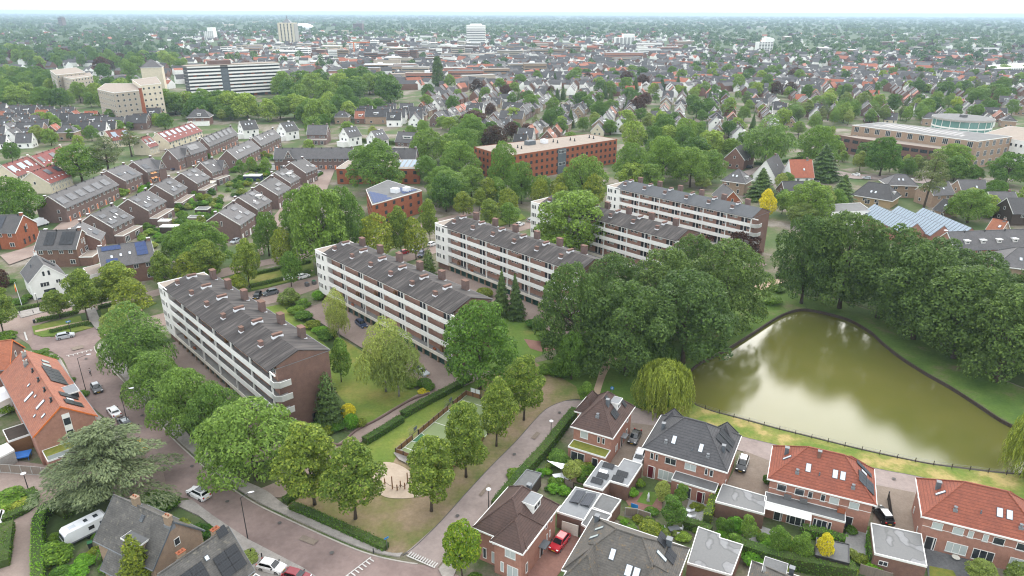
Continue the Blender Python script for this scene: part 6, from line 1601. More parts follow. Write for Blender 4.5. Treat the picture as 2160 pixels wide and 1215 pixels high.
for lb, a, b, half, hr, he, wl, rf in (
 ('white gabled house with steep dark roof edge by the car park', (1616, 339), (1640, 325), 5.0, 10.5, 3.4, 'render_white', 'tile_dark'),
 ('white gabled house with bright orange roof beside the cedar', (1665, 337), (1712, 337), 5.5, 11.0, 4.0, 'render_white', 'tile_orange'),
 ('dark long low roof behind the orange roofed white house', (1650, 383), (1727, 382), 4.6, 7.5, 3.2, 'brick_brown', 'tile_dark'),
 ('small red gabled house directly behind the blue grey block', (1547, 404), (1526, 388), 4.0, 8.5, 4.2, 'brick_orange', 'tile_grey'),
 ('brown brick gabled house near the road behind the poplars', (1552, 312), (1575, 300), 5.0, 11.0, 5.5, 'brick_brown', 'tile_dark'),
 ('tan gabled house with grey roof opposite the tan school', (2021, 380), (2078, 380), 5.0, 9.5, 5.0, 'brick_tan', 'tile_grey'),
 ('grey roofed white house beside the round trimmed tree', (2085, 405), (2140, 405), 5.0, 9.0, 4.5, 'render_white', 'tile_grey'),
 ('black clad house with pale flat annex at the right edge', (2125, 418), (2190, 418), 5.0, 9.5, 5.0, 'timber_dark', 'tile_dark'),
 ('orange roofed low house below the round trimmed trees', (2095, 462), (2125, 468), 4.5, 6.5, 3.0, 'brick_tan', 'tile_orange'),
 ('tan house with white dormer hidden by the tall cedar', (1955, 385), (2000, 383), 5.0, 9.5, 5.4, 'brick_tan', 'tile_grey'),
 ('low dark roofed annex next to the glass workshop', (1990, 420), (2010, 425), 4.5, 6.5, 3.0, 'brick_tan', 'tile_dark')):
 h = gab('detached_house', lb, a, b, None, hr, he, wl, rf, half)
 h.win('f', -2, max(0.9, he - 1.9), 1.2, 1.2, 2); h.win('f', 2, max(0.9, he - 1.9), 1.2, 1.2, 2); h.win('l', 0, he, 1.0, 1.3); h.win('l', -1.8, 1.2, 1.2, 1.3); h.win('l', 1.8, 1.2, 1.2, 1.3); h.win('r', 0, he, 1.0, 1.3)
 h.sky('f', 1, 2.2); chimney(h.root, h.L * 0.3, 0, hr, 0.8, 0.7, 0.8)
facade('flat_house', 'white framed flat with black flues beside the glass workshop', 'building', [(1745, 432), (1815, 428), (1838, 445), (1755, 448)], 6.0, 'render_white', 'bitumen', 2, None, 1.6, 1.4, 3.0)
# ---------------------------------------------------------------- cars
def lofted(prof, hw):
 """closed (x, z) profile given the half width at each point"""
 n = len(prof)
 m = MB()
 v = [(x, -w_, z) for (x, z), w_ in zip(prof, hw)] + [(x, w_, z) for (x, z), w_ in zip(prof, hw)]
 return m.add(v, [(i, (i + 1) % n, n + (i + 1) % n, n + i) for i in range(n)] + [tuple(range(n))[::-1], tuple(range(n, 2 * n))])
CARS = dict(hatch=dict(l=4.1, hood=0.95, belt=0.95, top=1.47, ws=(1.0, 0.28), rr=(-1.45, -1.95)), suv=dict(l=4.5, hood=1.02, belt=1.05, top=1.66, ws=(1.1, 0.4), rr=(-1.6, -2.1)), sedan=dict(l=4.55, hood=0.92, belt=0.95, top=1.45, ws=(1.1, 0.35), rr=(-0.95, -1.65)), wagon=dict(l=4.7, hood=0.92, belt=0.97, top=1.5, ws=(1.15, 0.4), rr=(-1.85, -2.25)))
def car_parts(k):
 c = CARS[k]; h = c['l'] / 2; b = c['belt']; T = c['top']; w_ = 0.89
 x0, x1 = c['ws']; r0, r1 = c['rr']
 def body():
  m = lofted([(h - 0.1, 0.22), (h, 0.42), (h - 0.02, 0.62), (h - 0.18, 0.76), (x0 + 0.05, c['hood']), (r1 - 0.02, b + 0.02), (-h + 0.06, 0.8), (-h, 0.5), (-h + 0.1, 0.22)], [w_ * 0.86, w_ * 0.93, w_ * 0.93, w_ * 0.88, w_ * 0.92, w_ * 0.9, w_ * 0.88, w_ * 0.94, w_ * 0.88])
  lo = lofted([(h - 0.35, 0.2), (h - 0.25, 0.55), (x0, 0.8), (r1, 0.82), (-h + 0.2, 0.6), (-h + 0.3, 0.2)], [w_, w_, w_, w_, w_, w_])
  m.add(lo.v, lo.f)
  cb = lofted([(x0, c['hood'] - 0.04), (x1, T - 0.05), (x1 - 0.25, T), (r0 + 0.1, T), (r0, T - 0.06), (r1, b)], [w_ * 0.88, w_ * 0.7, w_ * 0.66, w_ * 0.66, w_ * 0.69, w_ * 0.86])
  return m.add(cb.v, cb.f).mesh('body', 'car_white')
 def glass(ty):
  g = 0.012
  if ty == 'windscreen':
   return MB().add([(x0 - 0.02 + g, -w_ * 0.78, c['hood'] + 0.06 + g), (x0 - 0.02 + g, w_ * 0.78, c['hood'] + 0.06 + g), (x1 + 0.03 + g, w_ * 0.64, T - 0.09 + g), (x1 + 0.03 + g, -w_ * 0.64, T - 0.09 + g)], [(0, 1, 2, 3)]).mesh(ty, 'car_glass')
  if ty == 'rear_window':
   f = 0.25
   return MB().add([(r0 + (r1 - r0) * f - g - 0.01, -w_ * 0.64, T - 0.1 - (T - b) * f * 0.55 + 0.03), (r0 + (r1 - r0) * 0.8 - g - 0.01, -w_ * 0.74, b + 0.14), (r0 + (r1 - r0) * 0.8 - g - 0.01, w_ * 0.74, b + 0.14), (r0 + (r1 - r0) * f - g - 0.01, w_ * 0.64, T - 0.1 - (T - b) * f * 0.55 + 0.03)], [(0, 1, 2, 3), (3, 2, 1, 0)]).mesh(ty, 'car_glass')
  s_ = 1 if ty.endswith('b') else -1
  z0, z1 = b + 0.08, T - 0.1
  def hw(z): return (w_ * 0.88 + (w_ * 0.68 - w_ * 0.88) * (z - b) / (T - b) + 0.012) * s_
  return MB().add([(x0 - 0.28, hw(z0), z0), (r1 + 0.3, hw(z0), z0), (r0 + 0.06, hw(z1), z1), (x1 - 0.12, hw(z1), z1)], [(0, 1, 2, 3), (3, 2, 1, 0)]).mesh('side_window', 'car_glass')
 out = {'body': cached(('car', k, 'body'), body)}
 for ty in ('windscreen', 'rear_window', 'side_a', 'side_b'):
  out[ty] = cached(('car', k, ty), lambda: glass(ty))
 out['tyre'] = cached('tyre', lambda: MB().tube([(0, -0.11, 0), (0, 0.11, 0)], 0.33, 16).mesh('tyre', 'rubber'))
 out['rim'] = cached('rimm', lambda: MB().tube([(0, -0.125, 0), (0, 0.125, 0)], 0.21, 12).mesh('rim', 'rim'))
 out['headlight'] = cached('hl', lambda: MB().box(-0.14, 0.05, -0.17, 0.17, -0.07, 0.07).mesh('headlight', 'lamp_clear'))
 out['tail_light'] = cached('tl', lambda: MB().box(-0.05, 0.1, -0.13, 0.13, -0.12, 0.12).mesh('tail_light', 'lamp_red'))
 out['number_plate'] = cached('np', lambda: MB().box(-0.015, 0.015, -0.26, 0.26, -0.055, 0.055).mesh('number_plate', 'plate_yellow'))
 out['mirror'] = cached('mir', lambda: MB().box(-0.08, 0.08, -0.1, 0.1, -0.07, 0.07).mesh('mirror', 'black_paint'))
 return out
def car(rear, front, k, col, label, roof=None, z=0.06, group=None):
 A, B_ = G(*rear), G(*front)
 d = (B_ - A).to_2d(); c = (A + B_) / 2
 P_ = car_parts(k); q = CARS[k]
 t = thing('parked_car' if 'driving' not in label else 'moving_car', label, 'car', (c.x, c.y, z), math.atan2(d.y, d.x), group)
 h = q['l'] / 2
 b = put('body', P_['body'], t)
 b.material_slots[0].link = 'OBJECT'; b.material_slots[0].material = MAT['car_' + col]
 for n_, key in (('windscreen', 'windscreen'), ('rear_window', 'rear_window'), ('side_window', 'side_a'), ('side_window', 'side_b')):
  put(n_, P_[key], t)
 for x in (h * 0.62, -h * 0.62):
  for y in (-0.8, 0.8):
   o = put('wheel', P_['tyre'], t, (x, y, 0.33)); put('rim', P_['rim'], o)
 for y in (-0.62, 0.62):
  put('headlight', P_['headlight'], t, (h - 0.1, y, 0.68)); put('tail_light', P_['tail_light'], t, (-h + 0.03, y * 1.06, 0.85)); put('mirror', P_['mirror'], t, (q['ws'][0] - 0.35, y * 1.56, q['belt'] + 0.06))
 put('number_plate', P_['number_plate'], t, (h + 0.005, 0, 0.45)); put('number_plate', P_['number_plate'], t, (-h - 0.005, 0, 0.55))
 if roof:
  T = q['top']; put('roof_panel', cached(('rp', k, roof), lambda: MB().box(q['rr'][0] + 0.15, q['ws'][1] - 0.3, -0.55, 0.55, T, T + 0.012).mesh('roof_panel', roof)), t)
 return t
for a, b, k, col, lb, rf in (
 ((119, 717), (158, 709), 'hatch', 'silver', 'silver hatchback driving across the junction', None),
 ((197, 811), (213, 837), 'hatch', 'black', 'black hatchback with pale roof parked beside the tall lamp', 'car_silver'),
 ((252, 886), (232, 862), 'sedan', 'white', 'white saloon parked nose up the brick road', None),
 ((274, 908), (254, 885), 'hatch', 'grey', 'dark grey hatchback parked behind the white saloon', 'car_silver'),
 ((306, 958), (288, 932), 'hatch', 'yellow', 'yellow car half hidden under the cedar branches', None),
 ((440, 1057), (400, 1037), 'suv', 'white', 'white crossover with black roof driving at the bend', 'car_glass'),
 ((1194, 1132), (1166, 1168), 'hatch', 'red', 'red hatchback on the brick driveway of the brown house', None),
 ((1347, 911), (1330, 944), 'sedan', 'black', 'black saloon on the drive of the green roofed house', None),
 ((1353, 956), (1342, 985), 'wagon', 'silver', 'silver estate car tucked against the charcoal double house', None),
 ((1571, 967), (1559, 1002), 'suv', 'black', 'black car with white roof between grey and red houses', 'car_white'),
 ((1872, 1108), (1851, 1078), 'suv', 'black', 'black car with pale roof behind the stained flat garage', 'car_silver'),
 ((873, 781), (902, 796), 'wagon', 'silver', 'silver car with black top in the yard before the garages', 'car_glass'),
 ((755, 682), (770, 694), 'suv', 'blue', 'dark blue car by the green garage doors of the second block', None),
 ((590, 617), (552, 626), 'suv', 'grey', 'dark grey estate parked behind the nearest block', None),
 ((549, 620), (538, 634), 'hatch', 'black', 'black car hidden behind a tall chimney of the nearest block', None),
 ((625, 591), (654, 582), 'hatch', 'white', 'white hatchback beside the bright green round tree', None),
 ((597, 592), (622, 586), 'hatch', 'white', 'white car half behind the grey shrub near the second block', None),
 ((864, 533), (836, 539), 'hatch', 'red', 'red hatchback in the street behind the second block', None),
 ((897, 526), (866, 532), 'sedan', 'silver', 'silver saloon parked next to the red hatchback', None),
 ((893, 533), (884, 547), 'hatch', 'blue', 'dark blue hatchback below the street trees', None),
 ((902, 522), (922, 514), 'hatch', 'white', 'white car at the white end of the third block', None),
 ((1088, 479), (1105, 473), 'hatch', 'white', 'white car in the street between third and fourth block', None),
 ((1112, 470), (1130, 464), 'hatch', 'silver', 'silver car half behind the fourth block', None),
 ((560, 1198), (588, 1205), 'hatch', 'white', 'white car at the bottom edge by the solar roof', None),
 ((614, 1219), (640, 1226), 'hatch', 'darkred', 'dark red car cut off by the bottom edge', None),
 ((597, 430), (597, 441), 'hatch', 'black', 'black car parked in the lane below the third row', None),
 ((505, 508), (488, 516), 'hatch', 'silver', 'silver car under the trees by the third row', None),
 ((515, 502), (500, 507), 'hatch', 'blue', 'blue car under the trees by the third row', None),
 ((1590, 355), (1566, 354), 'wagon', 'black', 'black van on the road behind the blue grey block', None),
 ((1812, 372), (1800, 370), 'hatch', 'white', 'white car on the road before the red brown school', None),
 ((1838, 379), (1818, 377), 'hatch', 'silver', 'silver car on the road beside the hipped houses', None),
 ((680, 366), (664, 368), 'hatch', 'silver', 'silver car beside the hedge at the paved lane', None),
 ((376, 357), (362, 360), 'hatch', 'blue', 'blue car on the green behind the orange awnings', None),
 ((-4, 1098), (-8, 1112), 'hatch', 'white', 'white car tail peeking in at the left edge', None)):
 car(a, b, k, col, lb, rf)
# caravan
p = G(178, 1140); A, B_ = G(148, 1147), G(218, 1112)
d = (B_ - A).to_2d()
t = thing('caravan', 'white touring caravan parked beside the hedge', 'caravan', ((A.x + B_.x) / 2, (A.y + B_.y) / 2, 0), math.atan2(d.y, d.x))
lofted([(-3.1, 0.6), (-3.2, 1.2), (-3.0, 2.3), (-2.6, 2.65), (2.7, 2.65), (3.0, 2.4), (3.15, 1.2), (3.0, 0.6)], [1.12] * 8).build('body', 'plastic_white', t)
MB().box(-3.0, 3.0, -1.135, 1.135, 0.6, 0.85).build('skirt', 'zinc', t)
for x, w_ in ((-2.0, 0.0), (0.6, 0.8), (2.2, 0.8)):
 if w_: put('window', box_mesh(('cvw', w_), -w_ / 2, w_ / 2, -1.16, -1.12, 1.5, 2.1, 'car_glass', 'window'), t, (x, 0, 0))
MB().box(-3.22, -3.1, -0.8, 0.8, 1.5, 2.1).build('end_window', 'car_glass', t)
for x, w_, m_ in ((-1.6, 0.9, 'skylight_glass'), (0.3, 0.5, 'glass'), (1.7, 0.6, 'glass')): put('roof_hatch', cached(('cvh', w_, m_), lambda: MB().box(-w_ / 2, w_ / 2, -0.35, 0.35, 2.65, 2.73).mesh('roof_hatch', m_)), t, (x, 0, 0))
for y in (-1.0, 1.0): put('wheel', car_parts('hatch')['tyre'], t, (0, y, 0.33))
MB().tube([(-4.3, 0, 0.5), (-3.1, 0.5, 0.6)], 0.05, 6).tube([(-4.3, 0, 0.5), (-3.1, -0.5, 0.6)], 0.05, 6).build('drawbar', 'metal_grey', t)
p = G(192, 1155); t = thing('wheelie_bin', 'dark green wheelie bin beside the caravan', 'bin', (p.x, p.y, 0), R(30)); MB().add([(-0.25, -0.25, 0), (0.25, -0.25, 0), (0.25, 0.25, 0), (-0.25, 0.25, 0), (-0.32, -0.36, 1.0), (0.32, -0.36, 1.0), (0.32, 0.36, 1.0), (-0.32, 0.36, 1.0)], [(0, 1, 5, 4), (1, 2, 6, 5), (2, 3, 7, 6), (3, 0, 4, 7)]).build('bin_body', 'black_paint', t); MB().box(-0.34, 0.34, -0.4, 0.36, 1.0, 1.07).build('lid', 'green_plastic', t)
p = G(84, 478); t = thing('box_truck', 'white box van parked behind the solar roofed house', 'van', (p.x, p.y, 0), R(75)); MB().box(-3, 1.6, -1.1, 1.1, 0.7, 3.1).build('cargo_box', 'plastic_white', t); lofted([(1.65, 0.5), (3.4, 0.5), (3.45, 1.1), (2.9, 1.4), (2.5, 2.2), (1.65, 2.25)], [1.0] * 6).build('cab', 'car_white', t)
for x in (-1.8, 2.5):
 for y in (-0.95, 0.95): put('wheel', car_parts('hatch')['tyre'], t, (x, y, 0.33))
# ---------------------------------------------------------------- street furniture
def lamp(base, hgt, label, arm=0.0, az=0.0, head='disc'):
 b = G(*base)
 t = thing('street_lamp', label, 'street lamp', (b.x, b.y, 0.1), az)
 m = MB().tube([(0, 0, -0.1), (0, 0, 1.0), (0, 0, hgt)], [0.09, 0.08, 0.05], 8)
 m.build('pole', 'black_paint', t)
 if arm:
  MB().tube([(0, 0, hgt - 0.05), (arm * 0.5, 0, hgt + 0.3), (arm, 0, hgt + 0.55)], 0.045, 6).build('arm', 'black_paint', t)
  MB().ell((arm + 0.25, 0, hgt + 0.6), (0.5, 0.17, 0.1), 10, 6).build('lamp_head', 'plastic_white', t, smooth=True)
 else:
  MB().ell((0, 0, hgt + 0.1), (0.42, 0.42, 0.13), 14, 6).build('lamp_head', 'plastic_white', t, smooth=True)
  MB().tube([(0, 0, hgt - 0.15), (0, 0, hgt + 0.02)], 0.1, 8).build('lamp_neck', 'black_paint', t)
 return t
lamp((181, 823), 7.6, 'tall lamp with a curved arm beside the black hatchback', 2.0, R(15)); lamp((271, 900), 7.6, 'tall lamp with white head behind the dark grey hatchback', 1.8, R(15)); lamp((523, 1138), 7.8, 'tall lamp with slanted white head beside the road bend', 1.3, R(20))
lamp((1031, 1072), 3.6, 'short lamp with round white head beside the brown house'); lamp((1162, 920), 3.2, 'short lamp with round head at the far end of the hedge'); lamp((61, 1036), 3.4, 'short lamp with round white head beside the round flower bed'); lamp((-4, 1000 + 150), 3.4, 'short lamp with round head at the left edge by the hedge'); lamp((968, 812), 6.0, 'thin dark lamp post at the corner of the garage yard', 0.9, R(200)); lamp((85, 658), 5.0, 'dark lamp post before the white gabled house', 0.7, R(-60)); lamp((1705, 330), 6, 'pale lamp by the car park path', 0.9)
# flagpole, signs, bollards
p = G(48, 650); t = thing('flagpole', 'white flagpole with yellow and red flag before the white house', 'flagpole', (p.x, p.y, 0), R(-10)); MB().tube([(0, 0, 0), (-0.25, 0, 7.6)], [0.09, 0.05], 8).build('pole', 'plastic_white', t)
for z0, z1, m_ in ((6.2, 7.2, 'flag_yellow'), (5.2, 6.2, 'flag_red')):
 MB().add([(-0.25, -0.02, z1), (-0.8, 0.1, z1 - 0.5), (-0.85, 0.06, z0 - 0.7), (-0.25, -0.02, z0), (-0.25, 0.02, z1), (-0.8, 0.14, z1 - 0.5), (-0.85, 0.1, z0 - 0.7), (-0.25, 0.02, z0)], [(0, 1, 2, 3), (7, 6, 5, 4)]).build('flag', m_, t)
p = G(150, 702); t = thing('street_sign', 'dark post with a blue sign at the grass island', 'sign', (p.x, p.y, 0), R(30)); MB().tube([(0, 0, 0), (0, 0, 3.2)], 0.07, 7).build('post', 'black_paint', t); MB().box(-0.5, 0.5, -0.04, 0.04, 2.9, 3.3).build('sign_plate', 'sign_blue', t); MB().box(-0.25, 0.25, -0.055, -0.041, 3.0, 3.2).build('sign_symbol', 'plastic_white', t)
p = G(1290, 838); t = thing('path_sign', 'round blue footpath sign on a post by the sandy path', 'sign', (p.x, p.y, 0), R(-15)); MB().tube([(0, 0, 0), (0, 0, 2.5)], 0.05, 7).build('post', 'metal_grey', t); MB().tube([(0, -0.03, 2.2), (0, 0.03, 2.2)], 0.38, 20).build('sign_plate', 'sign_blue', t)
MB().ell((0.0, -0.05, 2.42), (0.06, 0.01, 0.06), 8, 5).box(-0.06, 0.06, -0.055, -0.035, 2.14, 2.34).box(-0.1, -0.02, -0.055, -0.035, 1.98, 2.14).box(0.03, 0.1, -0.055, -0.035, 1.98, 2.14).build('sign_figure', 'plastic_white', t)
p = G(817, 1160); t = thing('street_sign', 'grey post with small pale plate at the side road corner', 'sign', (p.x, p.y, 0), R(40)); MB().tube([(0, 0, 0), (0, 0, 2.4)], 0.05, 7).build('post', 'metal_grey', t); MB().box(-0.35, 0.35, -0.03, 0.03, 2.1, 2.4).build('sign_plate', 'sign_blue', t)
for i, (x, y) in enumerate(((43, 663), (71, 662), (788, 1168), (488, 1196 - 20), (530, 1170), (553, 1178))):
 b = G(x, y); tag(MB().tube([(0, 0, 0), (0, 0, 0.85), (0, 0, 0.95)], [0.09, 0.09, 0.05], 8).build('bollard', 'black_paint', None, (b.x, b.y, 0.1)), ['thin dark bollard beside the flagpole hedge', 'thin dark bollard on the pavement before the white house', 'dark bollard at the side road corner', 'dark bollard beside the solar roof', 'dark bollard on the verge by the solar roof', 'dark bollard before the white parked car'][i], 'bollard')
for i, (x, y) in enumerate(((648, 604), (663, 600))):
 b = G(x, y); t = thing('waste_container', ['grey blue underground waste container nearer the grey shrub', 'green grey underground waste container nearer the white block end'][i], 'container', (b.x, b.y, 0), R(-45)); MB().box(-0.6, 0.6, -0.5, 0.5, 0, 1.2).build('body', 'metal_grey', t); MB().ell((0, 0, 1.2), (0.6, 0.5, 0.3), 10, 6).build('hood', ['lead', 'green_plastic'][i], t); MB().box(-1.1, 1.1, -1.0, 1.0, 0.0, 0.04).build('base_plate', 'plastic_white', t)
p = G(73, 682); t = thing('litter_bin', 'dark litter bin at the corner of the grass island', 'bin', (p.x, p.y, 0.1)); MB().tube([(0, 0, 0), (0, 0, 0.9)], 0.27, 10).build('body', 'black_paint', t); MB().ell((0, 0, 0.9), (0.29, 0.29, 0.14), 10, 6).build('lid', 'lead', t)
# ---------------------------------------------------------------- people
def person(p, az, label, top, legs, pts=None, sc=1.0, hair='timber_dark'):
 t = thing('person', label, 'person', p, az)
 J = pts or dict(pel=(0, 0, 0.92), ch=(0, 0.02, 1.3), nk=(0, 0.01, 1.5), hd=(0, -0.03, 1.62), crn=(0, -0.02, 1.74), sl=(-0.19, 0, 1.42), sr=(0.19, 0, 1.42), el=(-0.27, 0.03, 1.14), er=(0.27, 0.03, 1.14), hl=(-0.28, -0.1, 0.9), hr=(0.28, -0.1, 0.9), tl=(-0.1, 0, 0.9), tr=(0.1, 0, 0.9), kl=(-0.11, -0.03, 0.5), kr=(0.11, 0.03, 0.5), al=(-0.12, 0.02, 0.08), ar=(0.12, 0.06, 0.08), fl=(-0.13, -0.16, 0.03), fr=(0.13, -0.12, 0.03))
 keys = list(J); ix = {k: i for i, k in enumerate(keys)}
 rad = dict(pel=0.14, ch=0.15, nk=0.06, hd=0.095, crn=0.08, sl=0.075, sr=0.075, el=0.048, er=0.048, hl=0.035, hr=0.035, tl=0.09, tr=0.09, kl=0.06, kr=0.06, al=0.042, ar=0.042, fl=0.035, fr=0.035)
 ed = [('pel', 'ch'), ('ch', 'nk'), ('nk', 'hd'), ('hd', 'crn'), ('ch', 'sl'), ('sl', 'el'), ('el', 'hl'), ('ch', 'sr'), ('sr', 'er'), ('er', 'hr'), ('pel', 'tl'), ('tl', 'kl'), ('kl', 'al'), ('al', 'fl'), ('pel', 'tr'), ('tr', 'kr'), ('kr', 'ar'), ('ar', 'fr')]
 me = bpy.data.meshes.new('body'); me.from_pydata([tuple(c * sc for c in J[k]) for k in keys], [(ix[a], ix[b]) for a, b in ed], [])
 for m_ in ('skin', top, legs): me.materials.append(MAT[m_])
 o = put('body', me, t)
 sk = o.modifiers.new('skin', 'SKIN')
 for i, k in enumerate(keys):
  me.skin_vertices[0].data[i].radius = (rad[k] * sc, rad[k] * sc)
  me.skin_vertices[0].data[i].use_root = k == 'pel'
 o.modifiers.new('sub', 'SUBSURF').levels = 1; o.modifiers[-1].render_levels = 1
 def sleeve(nm, chain, mat, grow):
  m = MB()
  for ch in chain:
   m.tube([tuple(c * sc for c in J[k]) for k in ch], [(rad[k] + grow) * sc for k in ch], 8)
  m.build(nm, mat, t, smooth=True)
 sleeve('shirt', [('pel', 'ch', 'nk'), ('sl', 'el'), ('sr', 'er'), ('sl', 'ch', 'sr')], top, 0.012); sleeve('trousers', [('pel', 'tl', 'kl', 'al'), ('pel', 'tr', 'kr', 'ar')], legs, 0.012)
 hd = J['hd']; MB().ell((hd[0] * sc, (hd[1] + 0.025) * sc, (hd[2] + 0.06) * sc), (0.11 * sc, 0.115 * sc, 0.1 * sc), 10, 6).build('hair', hair, t, smooth=True)
 MB().ell((hd[0] * sc, (hd[1] - 0.105) * sc, hd[2] * sc), (0.018 * sc, 0.025 * sc, 0.025 * sc), 6, 4).build('nose', 'skin', t)
 for s_ in (-1, 1): MB().ell(((hd[0] + s_ * 0.035) * sc, (hd[1] - 0.092) * sc, (hd[2] + 0.03) * sc), (0.012 * sc, 0.01 * sc, 0.01 * sc), 6, 4).build('eye', 'black_paint', t)
 return t
# cyclist riding away up the brick road
b = G(192, 792); az = math.atan2(G(160, 740).y - b.y, G(160, 740).x - b.x) + math.pi / 2
JC = dict(pel=(0, 0.18, 0.98), ch=(0, 0.02, 1.32), nk=(0, -0.06, 1.5), hd=(0, -0.12, 1.62), crn=(0, -0.12, 1.74), sl=(-0.19, 0, 1.42), sr=(0.19, 0, 1.42), el=(-0.3, -0.2, 1.2), er=(0.3, -0.2, 1.2), hl=(-0.28, -0.45, 1.05), hr=(0.28, -0.45, 1.05), tl=(-0.1, 0.14, 0.95), tr=(0.1, 0.14, 0.95), kl=(-0.12, -0.22, 0.72), kr=(0.12, -0.18, 0.55), al=(-0.12, 0.0, 0.42), ar=(0.12, 0.02, 0.22), fl=(-0.12, -0.14, 0.38), fr=(0.12, -0.12, 0.17))
person((b.x, b.y, 0.06), az, 'person in pale grey top riding a bicycle up the road', 'cloth_grey', 'cloth_navy', JC)
t = thing('bicycle', 'dark bicycle ridden along the brick road', 'bicycle', (b.x, b.y, 0.06), az)
for y in (-0.52, 0.52):
 m = MB(); m.tube([(0, y + 0.33 * math.cos(a_), 0.34 + 0.33 * math.sin(a_)) for a_ in np.linspace(0, 2 * math.pi, 19)], 0.022, 6); o = m.build('wheel', 'rubber', t)
 MB().tube([(0, y - 0.31, 0.34), (0, y + 0.31, 0.34)], 0.006, 4).tube([(0, y, 0.03), (0, y, 0.65)], 0.006, 4).build('spokes', 'rim', o)
MB().tube([(0, 0.52, 0.34), (0, 0.05, 0.3), (0, 0.2, 0.88)], 0.02, 6).tube([(0, 0.05, 0.3), (0, -0.4, 0.85), (0, 0.17, 0.75)], 0.02, 6).tube([(0, -0.4, 0.98), (0, -0.52, 0.34)], 0.02, 6).build('frame', 'black_paint', t)
MB().tube([(-0.28, -0.43, 1.04), (0, -0.4, 1.0), (0.28, -0.43, 1.04)], 0.018, 6).build('handlebar', 'metal_grey', t); MB().box(-0.08, 0.08, 0.08, 0.32, 0.87, 0.93).build('saddle', 'rubber', t)
# ---------------------------------------------------------------- ball court and playground
A, B_ = G(836, 957), G(984, 833)
d = (B_ - A).to_2d(); CL = d.length; ang = math.atan2(d.y, d.x)
CW = 11.5
t = thing('ball_court', 'fenced green ball court with low timber boards and white lines', 'ball court', (A.x, A.y, 0), ang)
# local x along the long side, local -y towards the side road
MB().box(0.1, CL - 0.1, -CW, 0, 0.005, 0.07).build('court_floor', 'court_green', t)
m = MB()
for a in ((0.1, CL - 0.1, -0.18, -0.10), (0.1, CL - 0.1, -CW + 0.1, -CW + 0.18), (2.2, 2.3, -CW + 0.18, -0.18), (CL - 2.3, CL - 2.2, -CW + 0.18, -0.18), (CL / 2 - 0.05, CL / 2 + 0.05, -CW + 0.18, -0.18)):
 m.box(*a, 0.07, 0.076)
m.build('court_lines', 'paint_white', t)
for x in (CL * 0.25, CL * 0.75):
 o = MB().add([(x - 1.6, -0.2, 0.079), (x - 0.8, -2.4, 0.079), (x + 0.8, -2.4, 0.079), (x + 1.6, -0.2, 0.079)], [(0, 1, 2, 3)]).build('keyhole', 'court_dark', t)
 MB().tube([(x - 1.6, -0.2, 0.085), (x - 0.8, -2.4, 0.085), (x + 0.8, -2.4, 0.085), (x + 1.6, -0.2, 0.085)], 0.06, 4).build('keyhole_line', 'paint_white', o)
def boards(x0, y0, x1, y1, n, hgt=1.05):
 L_ = math.hypot(x1 - x0, y1 - y0) / n; aa = math.atan2(y1 - y0, x1 - x0)
 nb = max(2, int(round(hgt / 0.33)))
 for i in range(n):
  f = i / n
  for j in range(nb):
   put('board', cached(('bd', round(L_, 2)), lambda: MB().box(0.02, L_ - 0.02, -0.05, 0.05, 0.01, 0.32).mesh('board', 'timber')), t, (x0 + (x1 - x0) * f, y0 + (y1 - y0) * f, 0.07 + j * 0.33), (0, 0, aa))
 for i in range(n + 1):
  f = i / n
  put('board_post', cached('bp', lambda: MB().box(-0.06, 0.06, -0.11, 0.11, 0, 1.15).mesh('board_post', 'timber_dark')), t, (x0 + (x1 - x0) * f, y0 + (y1 - y0) * f, 0.0))
 put('board_rail', cached(('brail', round(L_ * n, 1)), lambda: MB().box(0, L_ * n, -0.06, 0.06, 0, 0.05).mesh('board_rail', 'timber_grey')), t, (x0, y0, 0.07 + nb * 0.33), (0, 0, aa))
boards(0, 0.1, CL * 0.25 - 1, 0.1, 3); boards(CL * 0.25 + 1, 0.1, CL * 0.75 - 1, 0.1, 6); boards(CL * 0.75 + 1, 0.1, CL, 0.1, 3)
boards(0, 0.1, 0, -3.4, 2); boards(0, -7.6, 0, -CW, 2); boards(CL, 0.1, CL, -3.4, 2); boards(CL, -7.6, CL, -CW, 2); boards(0, -CW, CL * 0.5, -CW, 6); boards(CL * 0.56, -CW, CL, -CW, 5)
def goal(x, y, aa, nm, wd=3.6, hgt=2.3):
 o = MB().tube([(-wd / 2, 0, 0), (-wd / 2, 0, hgt), (wd / 2, 0, hgt), (wd / 2, 0, 0)], 0.06, 6).build(nm, 'black_paint', t, (x, y, 0.07), (0, 0, aa))
 m = MB()
 for i in range(7):
  xx = -wd / 2 + wd * (i + 0.5) / 7; m.tube([(xx, 0.9, 0), (xx, 0.7, hgt * 0.9)], 0.02, 4)
 for z in (0.4, 0.9, 1.4, 1.9): m.tube([(-wd / 2, 0, z), (-wd / 2, 0.85, z), (wd / 2, 0.85, z), (wd / 2, 0, z)], 0.02, 4)
 m.build('goal_bars', 'metal_grey', o)
 MB().tube([(0, 0, hgt), (0, -0.1, hgt + 1.0)], 0.05, 6).box(-0.5, 0.5, -0.12, -0.08, hgt + 0.5, hgt + 1.2).build('backboard', 'lead', o)
goal(0, -5.5, R(90), 'goal'); goal(CL, -5.5, R(-90), 'goal')
for x in (CL * 0.25, CL * 0.75): goal(x, 0.1, R(0), 'small_goal', 1.8, 1.1)
for yy in (-1.6, -2.8): put('wing_panel', box_mesh('wpan', -0.03, 0.03, -0.5, 0.5, 1.0, 2.0, 'plastic_white', 'wing_panel'), t, (CL, yy, 0.07))
pb = t.matrix_basis @ Vector((4.0, -7.8, 0))
p = G(873, 985); person((p.x, p.y, 0.02), R(150), 'child in pink standing at the court entrance', 'cloth_pink', 'cloth_navy', None, 0.72)
